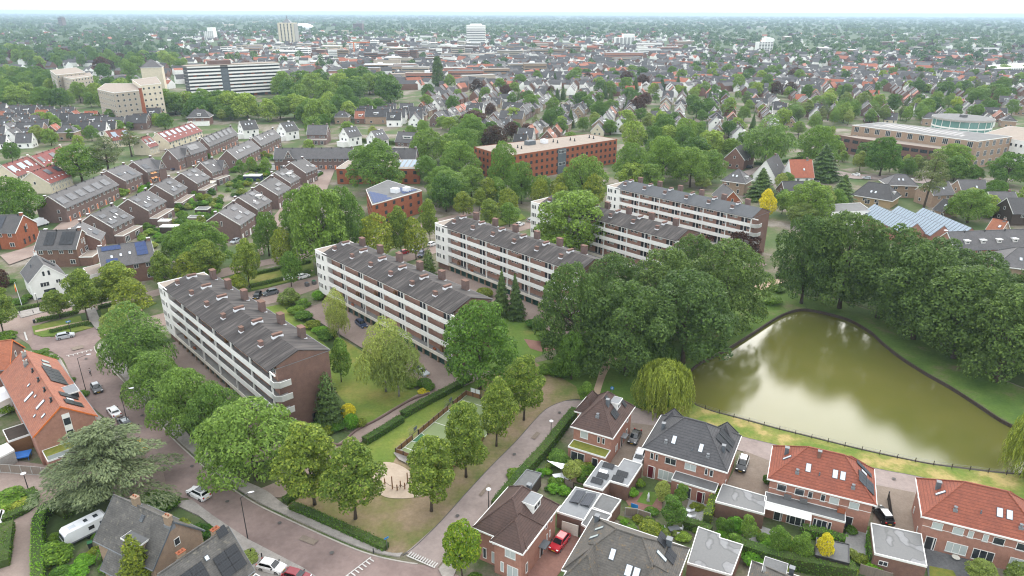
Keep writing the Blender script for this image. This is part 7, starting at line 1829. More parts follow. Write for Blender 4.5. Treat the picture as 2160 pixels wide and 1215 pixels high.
sheet('court_apron', px([(830, 958), (842, 972), (868, 985), (892, 975), (870, 965), (845, 950)]), 'pavement')
PL = [(828, 1032, 2.6), (838, 1035, 1.2), (845, 1028, 1.3), (854, 1032, 1.3), (860, 1020, 2.2), (812, 1022, 1.2)]
t = thing('rope_trail', 'brown timber post and rope climbing trail on the sand', 'playground', (G(838, 1032).x, G(838, 1032).y, 0))
loc = []
for x, y, hh in PL:
 b = G(x, y) - t.location
 loc.append((b.x, b.y, hh)); put('post', cached(('ppost', hh), lambda: MB().tube([(0, 0, 0), (0, 0, hh)], [0.11, 0.1], 8).mesh('post', 'timber')), t, (b.x, b.y, 0.02))
for a, b in zip([5, 0, 1, 2, 3], [0, 1, 2, 3, 4]):
 A, B_ = loc[a], loc[b]; MB().tube([(A[0], A[1], 0.6), ((A[0] + B_[0]) / 2, (A[1] + B_[1]) / 2, 0.42), (B_[0], B_[1], 0.6)], 0.04, 5).build('rope', 'timber_dark', t)
# ---------------------------------------------------------------- fences and walls
t = thing('pond_fence', 'thin dark post and wire fence along the pond bank', 'fence')
fl = px([(1460, 853), (1530, 874), (1600, 893), (1680, 914), (1760, 934), (1840, 953), (1920, 970), (2000, 984), (2080, 994), (2150, 1002), (2200, 1000)])
fl = offset_line(fl, -0.5)
for x, y, a in along(fl, 2.9):
 put('post', cached('fpost', lambda: MB().box(-0.05, 0.05, -0.05, 0.05, 0, 1.0).mesh('post', 'timber_dark')), t, (x, y, 0), (0, 0, a))
for z in (0.35, 0.65, 0.95):
 MB().tube([(x, y, z) for x, y in fl], 0.018, 4).build('rail', 'metal_grey', t)
def panel_fence(pts, label, hgt=1.8, step=2.0, mat='timber_grey', post='concrete'):
 t = thing('garden_fence', label, 'fence')
 ps = along(pts, step)
 for i, (x, y, a) in enumerate(ps):
  put('fence_post', cached(('fp', hgt, post), lambda: MB().box(-0.07, 0.07, -0.07, 0.07, 0, hgt + 0.1).mesh('fence_post', post)), t, (x, y, 0), (0, 0, a))
  if i < len(ps) - 1:
   put('fence_panel', cached(('fpan', hgt, step, mat), lambda: MB().box(0.08, step - 0.08, -0.025, 0.025, 0.25, hgt).mesh('fence_panel', mat)), t, (x, y, 0), (0, 0, a))
   put('fence_base', cached(('fbas', step, post), lambda: MB().box(0.08, step - 0.08, -0.035, 0.035, 0, 0.24).box(0.08, step - 0.08, -0.04, 0.04, hgt, hgt + 0.05).mesh('fence_base', post)), t, (x, y, 0), (0, 0, a))
 return t
panel_fence(px([(-20, 996), (40, 1000), (80, 1003), (130, 1010)]), 'timber panel fence with pale concrete posts along the left court')
panel_fence(px([(1318, 1090), (1340, 1092), (1390, 1108)]), 'low grey garden wall panels with a blue picture in the garden', 1.7)
panel_fence(px([(1812, 1210), (1880, 1230)]), 'slatted timber fence at the bottom beside the stained garage', 1.7, 2.0, 'timber_grey', 'timber_grey')
panel_fence(px([(1190, 1025), (1225, 1040)]), 'grey brown timber slat fence in the green roofed garden', 1.5, 1.8, 'timber_grey', 'timber_dark')
b = G(1337, 1078); tag(MB().box(-0.6, 0.6, -0.03, 0.03, 0.7, 1.6).build('garden_picture', 'sign_blue', None, (b.x, b.y - 0.25, 0), (0, 0, R(-30))), 'blue sky picture hung on the garden wall', 'picture')
# stone walls of the flower beds beside the path
t = thing('garden_wall', 'low dark brick wall curving along the lawn and path', 'wall'); ribbon('wall', smooth_line(px([(905, 832), (860, 850), (800, 886), (750, 912), (720, 940), (700, 938)]), 4), 0.35, 'brick_dark', 0, 0.55, None, t)
# garden furniture
def table_set(pxy, label, mat='plastic_white'):
 b = G(*pxy); t = thing('garden_table', label, 'table', (b.x, b.y, 0.03), R(15)); MB().box(-0.9, 0.9, -0.5, 0.5, 0.7, 0.75).build('tabletop', mat, t)
 for x in (-0.8, 0.8):
  for y in (-0.4, 0.4): put('leg', cached(('tleg', mat), lambda: MB().box(-0.04, 0.04, -0.04, 0.04, 0, 0.7).mesh('leg', mat)), t, (x, y, 0))
 return b
def chair(b, dx, dy, rz, label, mat='plastic_white', group=None):
 t = thing('garden_chair', label, 'chair', (b.x + dx, b.y + dy, 0.03), rz, group); put('seat', box_mesh(('cs', mat), -0.24, 0.24, -0.24, 0.24, 0.4, 0.45, mat, 'seat'), t); put('backrest', box_mesh(('cb', mat), -0.24, 0.24, 0.2, 0.25, 0.45, 0.95, mat, 'backrest'), t)
 for x in (-0.2, 0.2):
  for y in (-0.2, 0.2): put('leg', box_mesh(('cl', mat), -0.025, 0.025, -0.025, 0.025, 0, 0.4, mat, 'leg'), t, (x, y, 0))
b = table_set((1421, 1122), 'white and grey garden table among shrubs behind the mossy roof', 'zinc')
for i, (dx, dy, rz) in enumerate(((-1.2, 0.1, R(90)), (1.2, 0.3, R(-90)), (-0.5, 0.95, 0), (0.4, -0.95, R(180)))): chair(b, dx, dy, rz, 'white garden chair on the ' + ('left', 'right', 'far', 'near')[i] + ' side of the grey garden table', group='white chairs around the grey table')
for i, (x, y) in enumerate(((1452, 1080), (1454, 1092))):
 b = G(x, y); t = thing('sun_lounger', ['white lounger nearer the dark double house', 'white lounger nearer the creeper arch'][i], 'lounger', (b.x, b.y, 0.03), R(-20)); MB().box(-0.9, 0.3, -0.3, 0.3, 0.28, 0.34).build('bed', 'plastic_white', t); MB().add([(0.3, -0.3, 0.31), (0.3, 0.3, 0.31), (0.95, 0.3, 0.75), (0.95, -0.3, 0.75)], [(0, 3, 2, 1), (0, 1, 2, 3)]).build('backrest', 'plastic_white', t)
 for xx in (-0.8, 0.2): put('leg', box_mesh('lleg', -0.04, 0.04, -0.28, 0.28, 0, 0.28, 'plastic_white', 'leg'), t, (xx, 0, 0))
b = G(1180, 1005); t = thing('shade_sail', 'white triangular shade sail over the small garden terrace', 'shade sail', (b.x, b.y, 0)); MB().add([(-2.2, 1.0, 2.6), (1.6, 0.4, 2.2), (0.2, -1.0, 2.3), (-2.2, 1.0, 2.58), (1.6, 0.4, 2.18), (0.2, -1.0, 2.28)], [(0, 2, 1), (3, 4, 5)]).build('sail', 'plastic_white', t)
for x, y, z in ((-2.2, 1.0, 2.6), (1.6, 0.4, 2.2), (0.2, -1.0, 2.3)): put('sail_post', cached(('sp', z), lambda: MB().tube([(0, 0, 0), (0, 0, z)], 0.04, 6).mesh('sail_post', 'metal_grey')), t, (x, y, 0))
for i, (x, y) in enumerate(((1177, 1010), (1192, 1016))):
 b = G(x, y); table_set((x, y), ['white garden table under the shade sail', 'low white bench table at the edge of the small terrace'][i])
b = G(1367, 1058); t = thing('garden_statue', 'slim white statue on the small square lawn', 'statue', (b.x, b.y, 0)); MB().box(-0.25, 0.25, -0.25, 0.25, 0, 0.35).build('plinth', 'concrete', t); MB().tube([(0, 0, 0.35), (0, 0, 0.9), (0, 0, 1.35), (0, 0, 1.5), (0, 0, 1.75)], [0.2, 0.15, 0.2, 0.07, 0.1], 10).build('figure', 'plastic_white', t, smooth=True)
b = G(1842, 1100 - 12); t = thing('garden_gate', 'dark swung gate leaf beside the car on the sandy drive', 'gate', (b.x, b.y, 0))
A, B_ = G(1872, 1055), G(1880, 1110); dd = (B_ - A).to_2d(); t.location = (A.x, A.y, 0); t.rotation_euler = (0, 0, math.atan2(dd.y, dd.x)); Lg = dd.length; MB().box(0, Lg, -0.03, 0.03, 0.1, 1.6).build('gate_leaf', 'timber_dark', t); put('gate_post', box_mesh('gpost', -0.08, 0.08, -0.08, 0.08, 0, 1.8, 'black_paint', 'gate_post'), t)
b = G(2015, 1180); t = thing('fire_bowl', 'round cream fire bowl on the dark paved terrace', 'bowl', (b.x, b.y, 0)); MB().tube([(0, 0, 0.25), (0, 0, 0.45)], [0.3, 0.55], 14).build('bowl', 'paint_cream', t); MB().tube([(0, 0, 0), (0, 0, 0.25)], [0.35, 0.2], 10).build('foot', 'metal_grey', t)
b = G(310, 262); t = thing('brick_chimney_stack', 'slender red brick factory chimney among the houses', 'chimney', (b.x, b.y, 0)); MB().tube([(0, 0, 0), (0, 0, 24), (0, 0, 24.3), (0, 0, 25)], [1.5, 0.95, 1.15, 1.15], 12).build('stack', 'brick_orange', t); MB().tube([(0, 0, 25), (0, 0, 25.4)], 1.0, 12).build('rim', 'concrete', t)
# ---------------------------------------------------------------- trees placed one by one
for row in (
 (664, 1064, 888, 128, 'linden', 'linden nearest the corner block with its trunk in bare soil'),
 (750, 1094, 922, 134, 'linden', 'linden left of the sand pit and lowest of the park lindens'),
 (910, 1078, 922, 108, 'linden', 'linden right of the sand pit in front of the ball court'),
 (983, 1006, 846, 108, 'linden', 'linden covering the middle of the ball court'),
 (1047, 941, 793, 92, 'linden', 'linden behind the far end of the ball court'),
 (1105, 886, 743, 92, 'linden', 'farthest linden of the park row by the lane'),
 (542, 1012, 838, 215, 'robinia', 'broad bright green robinia overhanging the pavement by the corner balconies'),
 (402, 920, 775, 155, 'robinia', 'middle bright green robinia beside the nearest block'),
 (338, 862, 742, 135, 'robinia', 'smaller bright green robinia next to the drooping birch'),
 (470, 935, 800, 120, 'robinia', 'robinia tucked between its two larger neighbours beside the block'),
 (300, 800, 632, 145, 'birchgreen', 'drooping green birch at the white end of the nearest block'),
 (258, 742, 640, 70, 'greylush', 'pale grey green tree left of the drooping birch'),
 (235, 1052, 888, 275, 'cedar', 'large grey green cedar spreading over the road junction'),
 (814, 826, 662, 115, 'birch', 'left birch of the pair on the lawn'),
 (842, 836, 690, 105, 'birch', 'right birch of the pair on the lawn'),
 (716, 716, 606, 66, 'birch', 'slim birch before the white end of the second block'),
 (697, 893, 782, 66, 'yew', 'dark clipped conifer against the brick gable'),
 (720, 805, 712, 48, 'young', 'bushy tree behind the dark conifer on the lawn'),
 (1012, 820, 636, 165, 'maple', 'full bright green maple before the gable of the second block'),
 (1058, 665, 566, 40, 'conifer', 'left dark conifer of the pair before the third block'),
 (1090, 672, 574, 40, 'conifer', 'right dark conifer of the pair before the third block'),
 (905, 592, 522, 42, 'yew', 'dark cypress at the white end of the third block'),
 (1215, 765, 552, 160, 'poplar', 'left edge tree of the dark grove by the pond'),
 (1320, 790, 590, 190, 'poplar', 'front tree of the dark grove above the sandy path'),
 (1440, 765, 572, 200, 'poplar', 'front right tree of the dark grove leaning over the pond'),
 (1290, 700, 535, 150, 'poplar', 'middle left tree of the dark grove by the pond'),
 (1390, 700, 520, 165, 'poplar', 'middle tree of the dark grove by the pond'),
 (1515, 695, 502, 175, 'poplar', 'right tree of the dark grove above the pond bank'),
 (1455, 640, 492, 135, 'poplar', 'rear tree of the dark grove by the purple trees'),
 (1205, 800, 700, 75, 'oak', 'low leafy tree at the left foot of the dark grove'),
 (1400, 865, 762, 130, 'willow', 'weeping willow at the near corner of the pond'),
 (2165, 1000, 862, 125, 'willow', 'pale weeping willow cut by the right edge at the pond'),
 (1690, 640, 448, 145, 'poplar', 'leftmost tree of the dense wood beyond the pond'),
 (1770, 650, 440, 180, 'poplar', 'tall tree of the dense wood behind the pond head'),
 (1850, 670, 465, 180, 'poplar', 'third tree from the left in the wood beyond the pond'),
 (1925, 715, 505, 200, 'poplar', 'front tree in the middle of the wood beyond the pond'),
 (2010, 755, 545, 210, 'poplar', 'broad front tree of the wood on the right pond bank'),
 (2100, 805, 590, 215, 'poplar', 'nearest tree of the wood on the right pond bank'),
 (2185, 780, 585, 190, 'poplar', 'right edge tree of the wood on the pond bank'),
 (2050, 670, 525, 160, 'poplar', 'rear tree of the wood below the dormered row'),
 (1965, 640, 495, 150, 'poplar', 'rear tree of the wood below the sawtooth workshop'),
 (2150, 690, 560, 150, 'poplar', 'rear right tree of the wood below the brown hipped roof'),
 (1735, 590, 455, 120, 'poplar', 'back tree of the wood near the end of the blue grey block'),
 (1236, 850, 804, 40, 'young', 'small fresh green tree at the corner of the green roofed house'),
 (1208, 545, 402, 178, 'oak', 'spreading oak hiding the end of the fourth block'),
 (1566, 545, 485, 70, 'copper', 'purple leaved tree at the right end of the blue grey block'),
 (1510, 520, 472, 60, 'copper', 'purple leaved tree before the middle of the blue grey block'),
 (127, 672, 608, 58, 'street', 'small street tree left of the white gabled house front'),
 (186, 676, 562, 76, 'street', 'tall street tree beside the crossing path'),
 (217, 650, 580, 50, 'street', 'slim street tree right of the crossing path'),
 (262, 646, 545, 84, 'street', 'street tree before the blue solar panel house'),
 (285, 668, 582, 84, 'golden', 'yellowish street tree left of the nearest block'),
 (352, 615, 525, 58, 'street', 'street tree behind the left end of the nearest block'),
 (404, 608, 528, 66, 'golden', 'yellowish tree above the roof of the nearest block'),
 (445, 600, 503, 68, 'street', 'street tree above the first chimneys of the nearest block'),
 (526, 606, 500, 64, 'street', 'street tree by the cars behind the nearest block'),
 (505, 620, 578, 42, 'golden', 'small yellow green tree behind the tall chimneys'),
 (432, 575, 462, 130, 'oak', 'round oak left of the gardens behind the street'),
 (385, 560, 478, 80, 'oak', 'rounded tree beside the gardens of the second row'),
 (596, 575, 478, 56, 'golden', 'yellow topped street tree by the upper road'),
 (615, 605, 526, 46, 'young', 'bright green round street tree near the white cars'),
 (568, 540, 445, 62, 'oak', 'tree beside the lane end of the third row'),
 (700, 552, 468, 58, 'golden', 'yellow green street tree above the second block'),
 (798, 556, 444, 80, 'golden', 'tall yellow green street tree behind the second block'),
 (848, 545, 432, 60, 'street', 'street tree between brick office and second block'),
 (878, 548, 455, 60, 'golden', 'yellow green street tree by the red car'),
 (908, 515, 418, 46, 'street', 'street tree right of the brick office'),
 (680, 570, 385, 140, 'oak', 'largest dark oak of the group behind the second block'),
 (640, 520, 395, 90, 'oak', 'left dark oak of the group behind the second block'),
 (735, 545, 390, 90, 'oak', 'right dark oak of the group behind the second block'),
 (8, 705, 592, 70, 'street', 'yellow green street tree at the left edge by the junction'),
 (40, 480, 368, 105, 'maple', 'round maple at the left edge above the solar roof'),
 (-5, 620, 560, 60, 'copper', 'dark purple shrub like tree at the left edge'),
 (795, 405, 298, 125, 'oak', 'open crowned oak before the cream roofed brick building'),
 (975, 1218, 1096, 90, 'lime', 'yellow lime tree at the corner of the brown house'),
 (300, 1240, 1112, 95, 'thuja', 'golden green conifer beside the small annex'),
 (400, 1165, 1088, 75, 'thuja', 'bushy golden conifer between the two tiled houses'),
 (1735, 1190, 1118, 40, 'yellow', 'bright yellow columnar tree by the dark flat shed'),
 (1638, 1172, 1102, 46, 'young', 'left clipped round tree in the garden behind the veranda'),
 (1690, 1184, 1118, 46, 'young', 'right clipped round tree in the garden behind the veranda'),
 (1578, 1140, 1085, 38, 'young', 'dark round tree beside the puddled garage'),
 (1418, 1108, 1046, 54, 'young', 'bright leafy garden tree above the white garden table'),
 (1397, 1062, 1014, 36, 'greylush', 'pale blossoming garden tree beside the square lawn'),
 (1432, 1066, 1018, 28, 'young', 'narrow garden tree beside the flat extension'),
 (1180, 985, 955, 44, 'young', 'leafy small tree behind the garden hedge'),
 (1205, 1010, 972, 44, 'greylush', 'bushy tree in the middle of the green roofed garden'),
 (2060, 1232, 1172, 60, 'greylush', 'pale shrub like tree on the dark terrace at the bottom'),
 (2140, 1236, 1180, 60, 'greylush', 'pale tree at the bottom right edge'),
 (1605, 420, 352, 76, 'conifer', 'dark round conifer behind the blue grey block'),
 (1615, 460, 396, 42, 'yellow', 'golden yellow tree behind the blue grey block'),
 (1700, 470, 380, 110, 'oak', 'grey green tree right of the golden yellow tree'),
 (1735, 380, 300, 80, 'conifer', 'tall dark cedar beside the orange roofed white house'),
 (1690, 478, 425, 70, 'greylush', 'olive grey willow like tree behind the wood'),
 (1610, 355, 240, 105, 'birchgreen', 'tall feathery tree by the car park'),
 (1720, 350, 262, 90, 'maple', 'rounded yellow green tree before the school'),
 (1855, 372, 285, 84, 'maple', 'yellow green plane tree left before the school'),
 (2000, 372, 300, 78, 'maple', 'yellow green plane tree right before the school'),
 (2120, 390, 318, 90, 'maple', 'plane tree at the right edge before the tan gable'),
 (1945, 450, 312, 75, 'pine', 'tall thin pine rising before the school'),
 (2040, 470, 395, 95, 'oak', 'dense round trimmed tree near the glass workshop'),
 (1770, 440, 365, 75, 'conifer', 'bushy dark conifer left of the black bungalow'),
 (175, 385, 300, 100, 'maple', 'dense round tree left of the pines among crimson roofs'),
 (232, 380, 285, 75, 'pine', 'dark pine beside the dense round tree'),
 (278, 330, 268, 48, 'pine', 'slim dark pine before the crimson row'),
 (925, 185, 118, 26, 'columnar', 'tall narrow conifer standing alone above the roofs'),
 (1000, 270, 232, 60, 'copper', 'copper beech behind the orange brick flats'),
 (1045, 325, 262, 62, 'copper', 'dark purple beech left of the orange brick flats'),
 (1062, 410, 295, 72, 'maple', 'round tree before the left end of the orange brick flats'),
 (1225, 432, 325, 100, 'oak', 'broad tree before the right half of the orange brick flats'),
 (1250, 445, 365, 56, 'golden', 'yellow green tree behind the fourth block'),
 (1100, 430, 340, 62, 'oak', 'tree before the middle of the orange brick flats'),
 (1137, 440, 372, 44, 'golden', 'light green tree between office and fourth block'),
 (1075, 478, 425, 44, 'young', 'round street tree left of the fourth block'),
 (1330, 395, 300, 78, 'oak', 'tree at the right end of the orange brick flats'),
 (1395, 385, 285, 90, 'maple', 'fresh green tree right of the orange brick flats'),
 (1455, 395, 310, 80, 'oak', 'dark tree behind the blue grey block roof'),
 (950, 430, 360, 100, 'oak', 'wide tree right of the brick office'),
 (1480, 400, 370, 40, 'greylush', 'olive tree just behind the blue grey roof'),
 (532, 365, 330, 26, 'young', 'left round clipped tree on the green by the far row'),
 (562, 368, 330, 26, 'young', 'right round clipped tree on the green by the far row'),
 (512, 372, 335, 24, 'young', 'rounded clipped tree close to the gable of the far row')):
 tree(*row)
# woods and avenues in the middle distance: every tree is its own thing
def free(x, y, r):
 return all((x - a) ** 2 + (y - b) ** 2 > (c * 0.9 + r * 0.5) ** 2 for a, b, c in FOOT)
def grove(poly, n, kinds, hr, label, group, gap=0.75, foot=True):
 g = random.Random(len(label) * 13 + n)
 P_ = px(poly)
 xs = [p[0] for p in P_]; ys = [p[1] for p in P_]
 k = 0
 for _ in range(n * 60):
  if k >= n: break
  x, y = g.uniform(min(xs), max(xs)), g.uniform(min(ys), max(ys))
  h = g.uniform(*hr)
  kd = g.choice(kinds)
  K = KINDS[kd]; r = h * K['R'] / K['H'] * g.uniform(0.9, 1.2)
  if not inside(x, y, P_) or any((x - a) ** 2 + (y - b) ** 2 < ((r + c) * gap) ** 2 for a, b, c in TREE_SPOTS) or (foot and not free(x, y, r)):
   continue
  tree_at(x, y, kd, h, r, label, group)
  k += 1
MX = ['mixed', 'mixed', 'mixed', 'oak', 'maple']
grove([(895, 345), (1000, 300), (1000, 420), (960, 470), (900, 430)], 13, ['oak', 'mixed', 'maple'], (13, 20), 'leafy tree in the wood left of the orange brick flats', 'wood left of the brick flats', 0.5)
grove([(1290, 330), (1400, 285), (1520, 330), (1500, 400), (1330, 410)], 16, ['oak', 'mixed', 'maple', 'mixed'], (12, 19), 'leafy tree in the wood right of the orange brick flats', 'wood right of the brick flats', 0.5)
grove([(960, 440), (1100, 410), (1240, 420), (1220, 450), (1050, 480), (960, 490)], 10, ['oak', 'street', 'young', 'golden'], (9, 14), 'street tree between the brick flats and the apartment blocks', 'trees between flats and blocks', 0.55)
grove([(590, 235), (820, 235), (825, 255), (600, 262)], 12, ['mixed', 'maple'], (13, 19), 'tall green tree in the dark grove left of the old slab flats', 'grove by the slab flats', 0.5)
grove([(330, 232), (560, 245), (720, 262), (720, 270), (560, 258), (330, 245)], 18, ['maple', 'mixed'], (15, 21), 'tall avenue tree behind the white houses', 'avenue behind the white houses', 0.55)
grove([(560, 195), (820, 190), (830, 222), (620, 228), (560, 215)], 26, ['mixed', 'maple', 'mixed'], (17, 25), 'big tree of the park wood beside the long balcony block', 'park wood by the balcony block', 0.5)
grove([(0, 160), (200, 185), (330, 205), (330, 240), (180, 235), (0, 232)], 74, MX, (12, 19), 'leafy tree of the left wood by the beige flats', 'left wood by the beige flats', 0.42)
grove([(0, 112), (180, 118), (400, 128), (400, 160), (200, 175), (0, 160)], 56, MX + ['copper'], (14, 22), 'leafy tree of the far left wood', 'far left wood', 0.55)
grove([(1640, 250), (1740, 225), (2000, 235), (1960, 262), (1800, 262), (1700, 300), (1640, 290)], 44, ['mixed', 'birchgreen', 'pine', 'greylush'], (10, 16), 'feathery tree in the strip behind the school', 'strip behind the school', 0.55)
grove([(1900, 205), (1960, 192), (2160, 182), (2160, 225), (2000, 235)], 26, ['mixed', 'oak', 'pine'], (11, 17), 'tree of the green strip at the right edge beyond the school', 'right green strip', 0.55)
grove([(1800, 345), (2000, 370), (2060, 372), (1900, 378), (1790, 365)], 6, ['greylush', 'pine', 'young'], (7, 11), 'bushy tree along the road before the school', 'roadside trees before the school', 0.6)
for po, n, lb, gr in (([(1440, 300), (1600, 290), (1760, 262), (1790, 330), (1640, 332), (1500, 345)], 16, 'tree near the car park path', 'trees by the car park'),
                   ([(1640, 400), (1760, 395), (1780, 450), (1690, 500), (1640, 470)], 9, 'tree between the blue grey block and the black bungalow', 'trees by the black bungalow'),
                   ([(1760, 325), (1900, 350), (2160, 390), (2160, 410), (1900, 372), (1760, 360)], 9, 'roadside tree along the school front', 'trees along the school front'),
                   ([(560, 262), (720, 262), (900, 275), (900, 300), (700, 290), (560, 285)], 9, 'garden tree around the white detached houses', 'trees round the white houses'),
                   ([(640, 318), (720, 335), (900, 320), (900, 345), (700, 372)], 6, 'tree behind the low brick offices', 'trees behind the offices'),
                   ([(330, 250), (560, 250), (470, 268), (330, 275)], 9, 'tree round the dark villa and the avenue', 'trees round the villa'),
                   ([(0, 330), (60, 300), (330, 262), (340, 285), (200, 310), (30, 345)], 10, 'garden tree around the crimson roofs', 'trees round the crimson roofs'),
                   ([(1030, 290), (1300, 262), (1430, 285), (1300, 300), (1010, 320)], 12, 'tree behind the orange brick flats', 'trees behind the flats'),
                   ([(2040, 420), (2160, 440), (2160, 480), (2000, 470)], 5, 'garden tree above the dormered row', 'trees above the dormered row')):
 grove(po, n, ['mixed', 'mixed', 'young', 'greylush', 'maple'], (6, 13), lb, gr, 0.6)
grove([(0, 262), (330, 255), (330, 270), (200, 300), (0, 300)], 10, ['mixed', 'young', 'copper'], (7, 12), 'garden tree among the old houses at the left', 'garden trees among old houses', 0.7)
# ---------------------------------------------------------------- hedges
for pts, wd, hh, lb, mt in (
 ([(1213, 876), (1187, 907), (1150, 955), (1120, 988), (1090, 1022), (1045, 1078)], 1.7, 1.9, 'long tall hedge along the side road', 'leaf_hedge'),
 ([(616, 1072), (660, 1090), (700, 1108), (760, 1134), (815, 1160)], 1.5, 1.0, 'low hedge along the pavement below the lindens', 'leaf_hedge'),
 ([(602, 1062), (630, 1042), (655, 1024)], 1.4, 1.1, 'short hedge beside the path entrance under the first linden', 'leaf_hedge'),
 ([(770, 936), (810, 912), (848, 888)], 1.6, 1.3, 'lower half of the path hedge by the ball court', 'leaf_hedge'),
 ([(850, 880), (900, 852), (950, 826), (992, 803)], 1.6, 1.3, 'upper half of the path hedge by the ball court', 'leaf_hedge'),
 ([(78, 680), (120, 671), (166, 660)], 1.2, 1.0, 'upper hedge on the grass island at the junction', 'leaf_hedge'),
 ([(106, 704), (150, 693), (190, 684)], 1.2, 1.0, 'lower hedge on the grass island at the junction', 'leaf_hedge'),
 ([(34, 655), (70, 650), (100, 643)], 1.0, 1.1, 'hedge before the white gabled house', 'leaf_hedge'),
 ([(208, 652), (245, 643)], 1.2, 1.0, 'short hedge under the street trees', 'leaf_hedge'),
 ([(212, 682), (238, 676)], 1.2, 1.0, 'short hedge left of the drooping birch', 'leaf_hedge'),
 ([(530, 583), (590, 570), (655, 555)], 1.4, 1.2, 'upper hedge along the upper road median', 'leaf_hedge'),
 ([(530, 608), (590, 594), (655, 576)], 1.4, 1.2, 'lower hedge along the upper road median', 'leaf_hedge'),
 ([(0, 1104), (40, 1086), (66, 1070), (72, 1052), (62, 1040)], 1.6, 1.0, 'curved hedge round the flower bed at the left edge', 'leaf_hedge'),
 ([(2, 1200), (8, 1160), (14, 1115)], 2.4, 1.4, 'thick hedge at the left edge below the flower bed', 'leaf_hedge'),
 ([(84, 1240), (84, 1190), (84, 1140), (86, 1110), (105, 1080)], 1.6, 1.9, 'bright clipped hedge along the court road by the caravan', 'leaf_bright'),
 ([(125, 1090), (165, 1068), (205, 1060)], 3.4, 2.6, 'tall dark hedge mass behind the caravan', 'leaf_hedge'),
 ([(210, 1192), (222, 1162), (228, 1148)], 0.9, 1.3, 'narrow bright hedge beside the annex path', 'leaf_bright'),
 ([(1842, 1195), (1835, 1160), (1838, 1132)], 1.4, 2.0, 'square clipped hedge beside the puddled garage', 'leaf_bright'),
 ([(1560, 1165), (1640, 1190), (1720, 1205), (1800, 1218)], 1.8, 2.2, 'long dark hedge across the gardens at the bottom', 'leaf_hedge'),
 ([(1440, 1110), (1480, 1122), (1498, 1130)], 1.4, 1.6, 'hedge between the lounger terrace and white table', 'leaf_hedge'),
 ([(1488, 1112), (1496, 1090), (1508, 1062), (1520, 1056)], 1.2, 2.6, 'bright creeper arch on the corner of the puddled garage', 'leaf_lime'),
 ([(1690, 1128), (1740, 1140), (1780, 1152)], 1.4, 1.8, 'leafy bright hedge before the veranda door', 'leaf_bright'),
 ([(0, 512), (40, 508), (82, 492)], 1.4, 1.4, 'hedge before the orange brick house', 'leaf_hedge'),
 ([(1592, 348), (1640, 345), (1700, 332), (1745, 318)], 1.6, 1.6, 'long hedge along the car park path', 'leaf_hedge'),
 ([(660, 380), (680, 368)], 1.2, 1.4, 'hedge at the end house of the third row', 'leaf_hedge'),
 ([(765, 300), (830, 305), (900, 308)], 2.0, 2.4, 'tall hedge behind the white detached houses', 'leaf_hedge')):
 hedge(smooth_line(px(pts), 3), wd, hh, lb, mt)
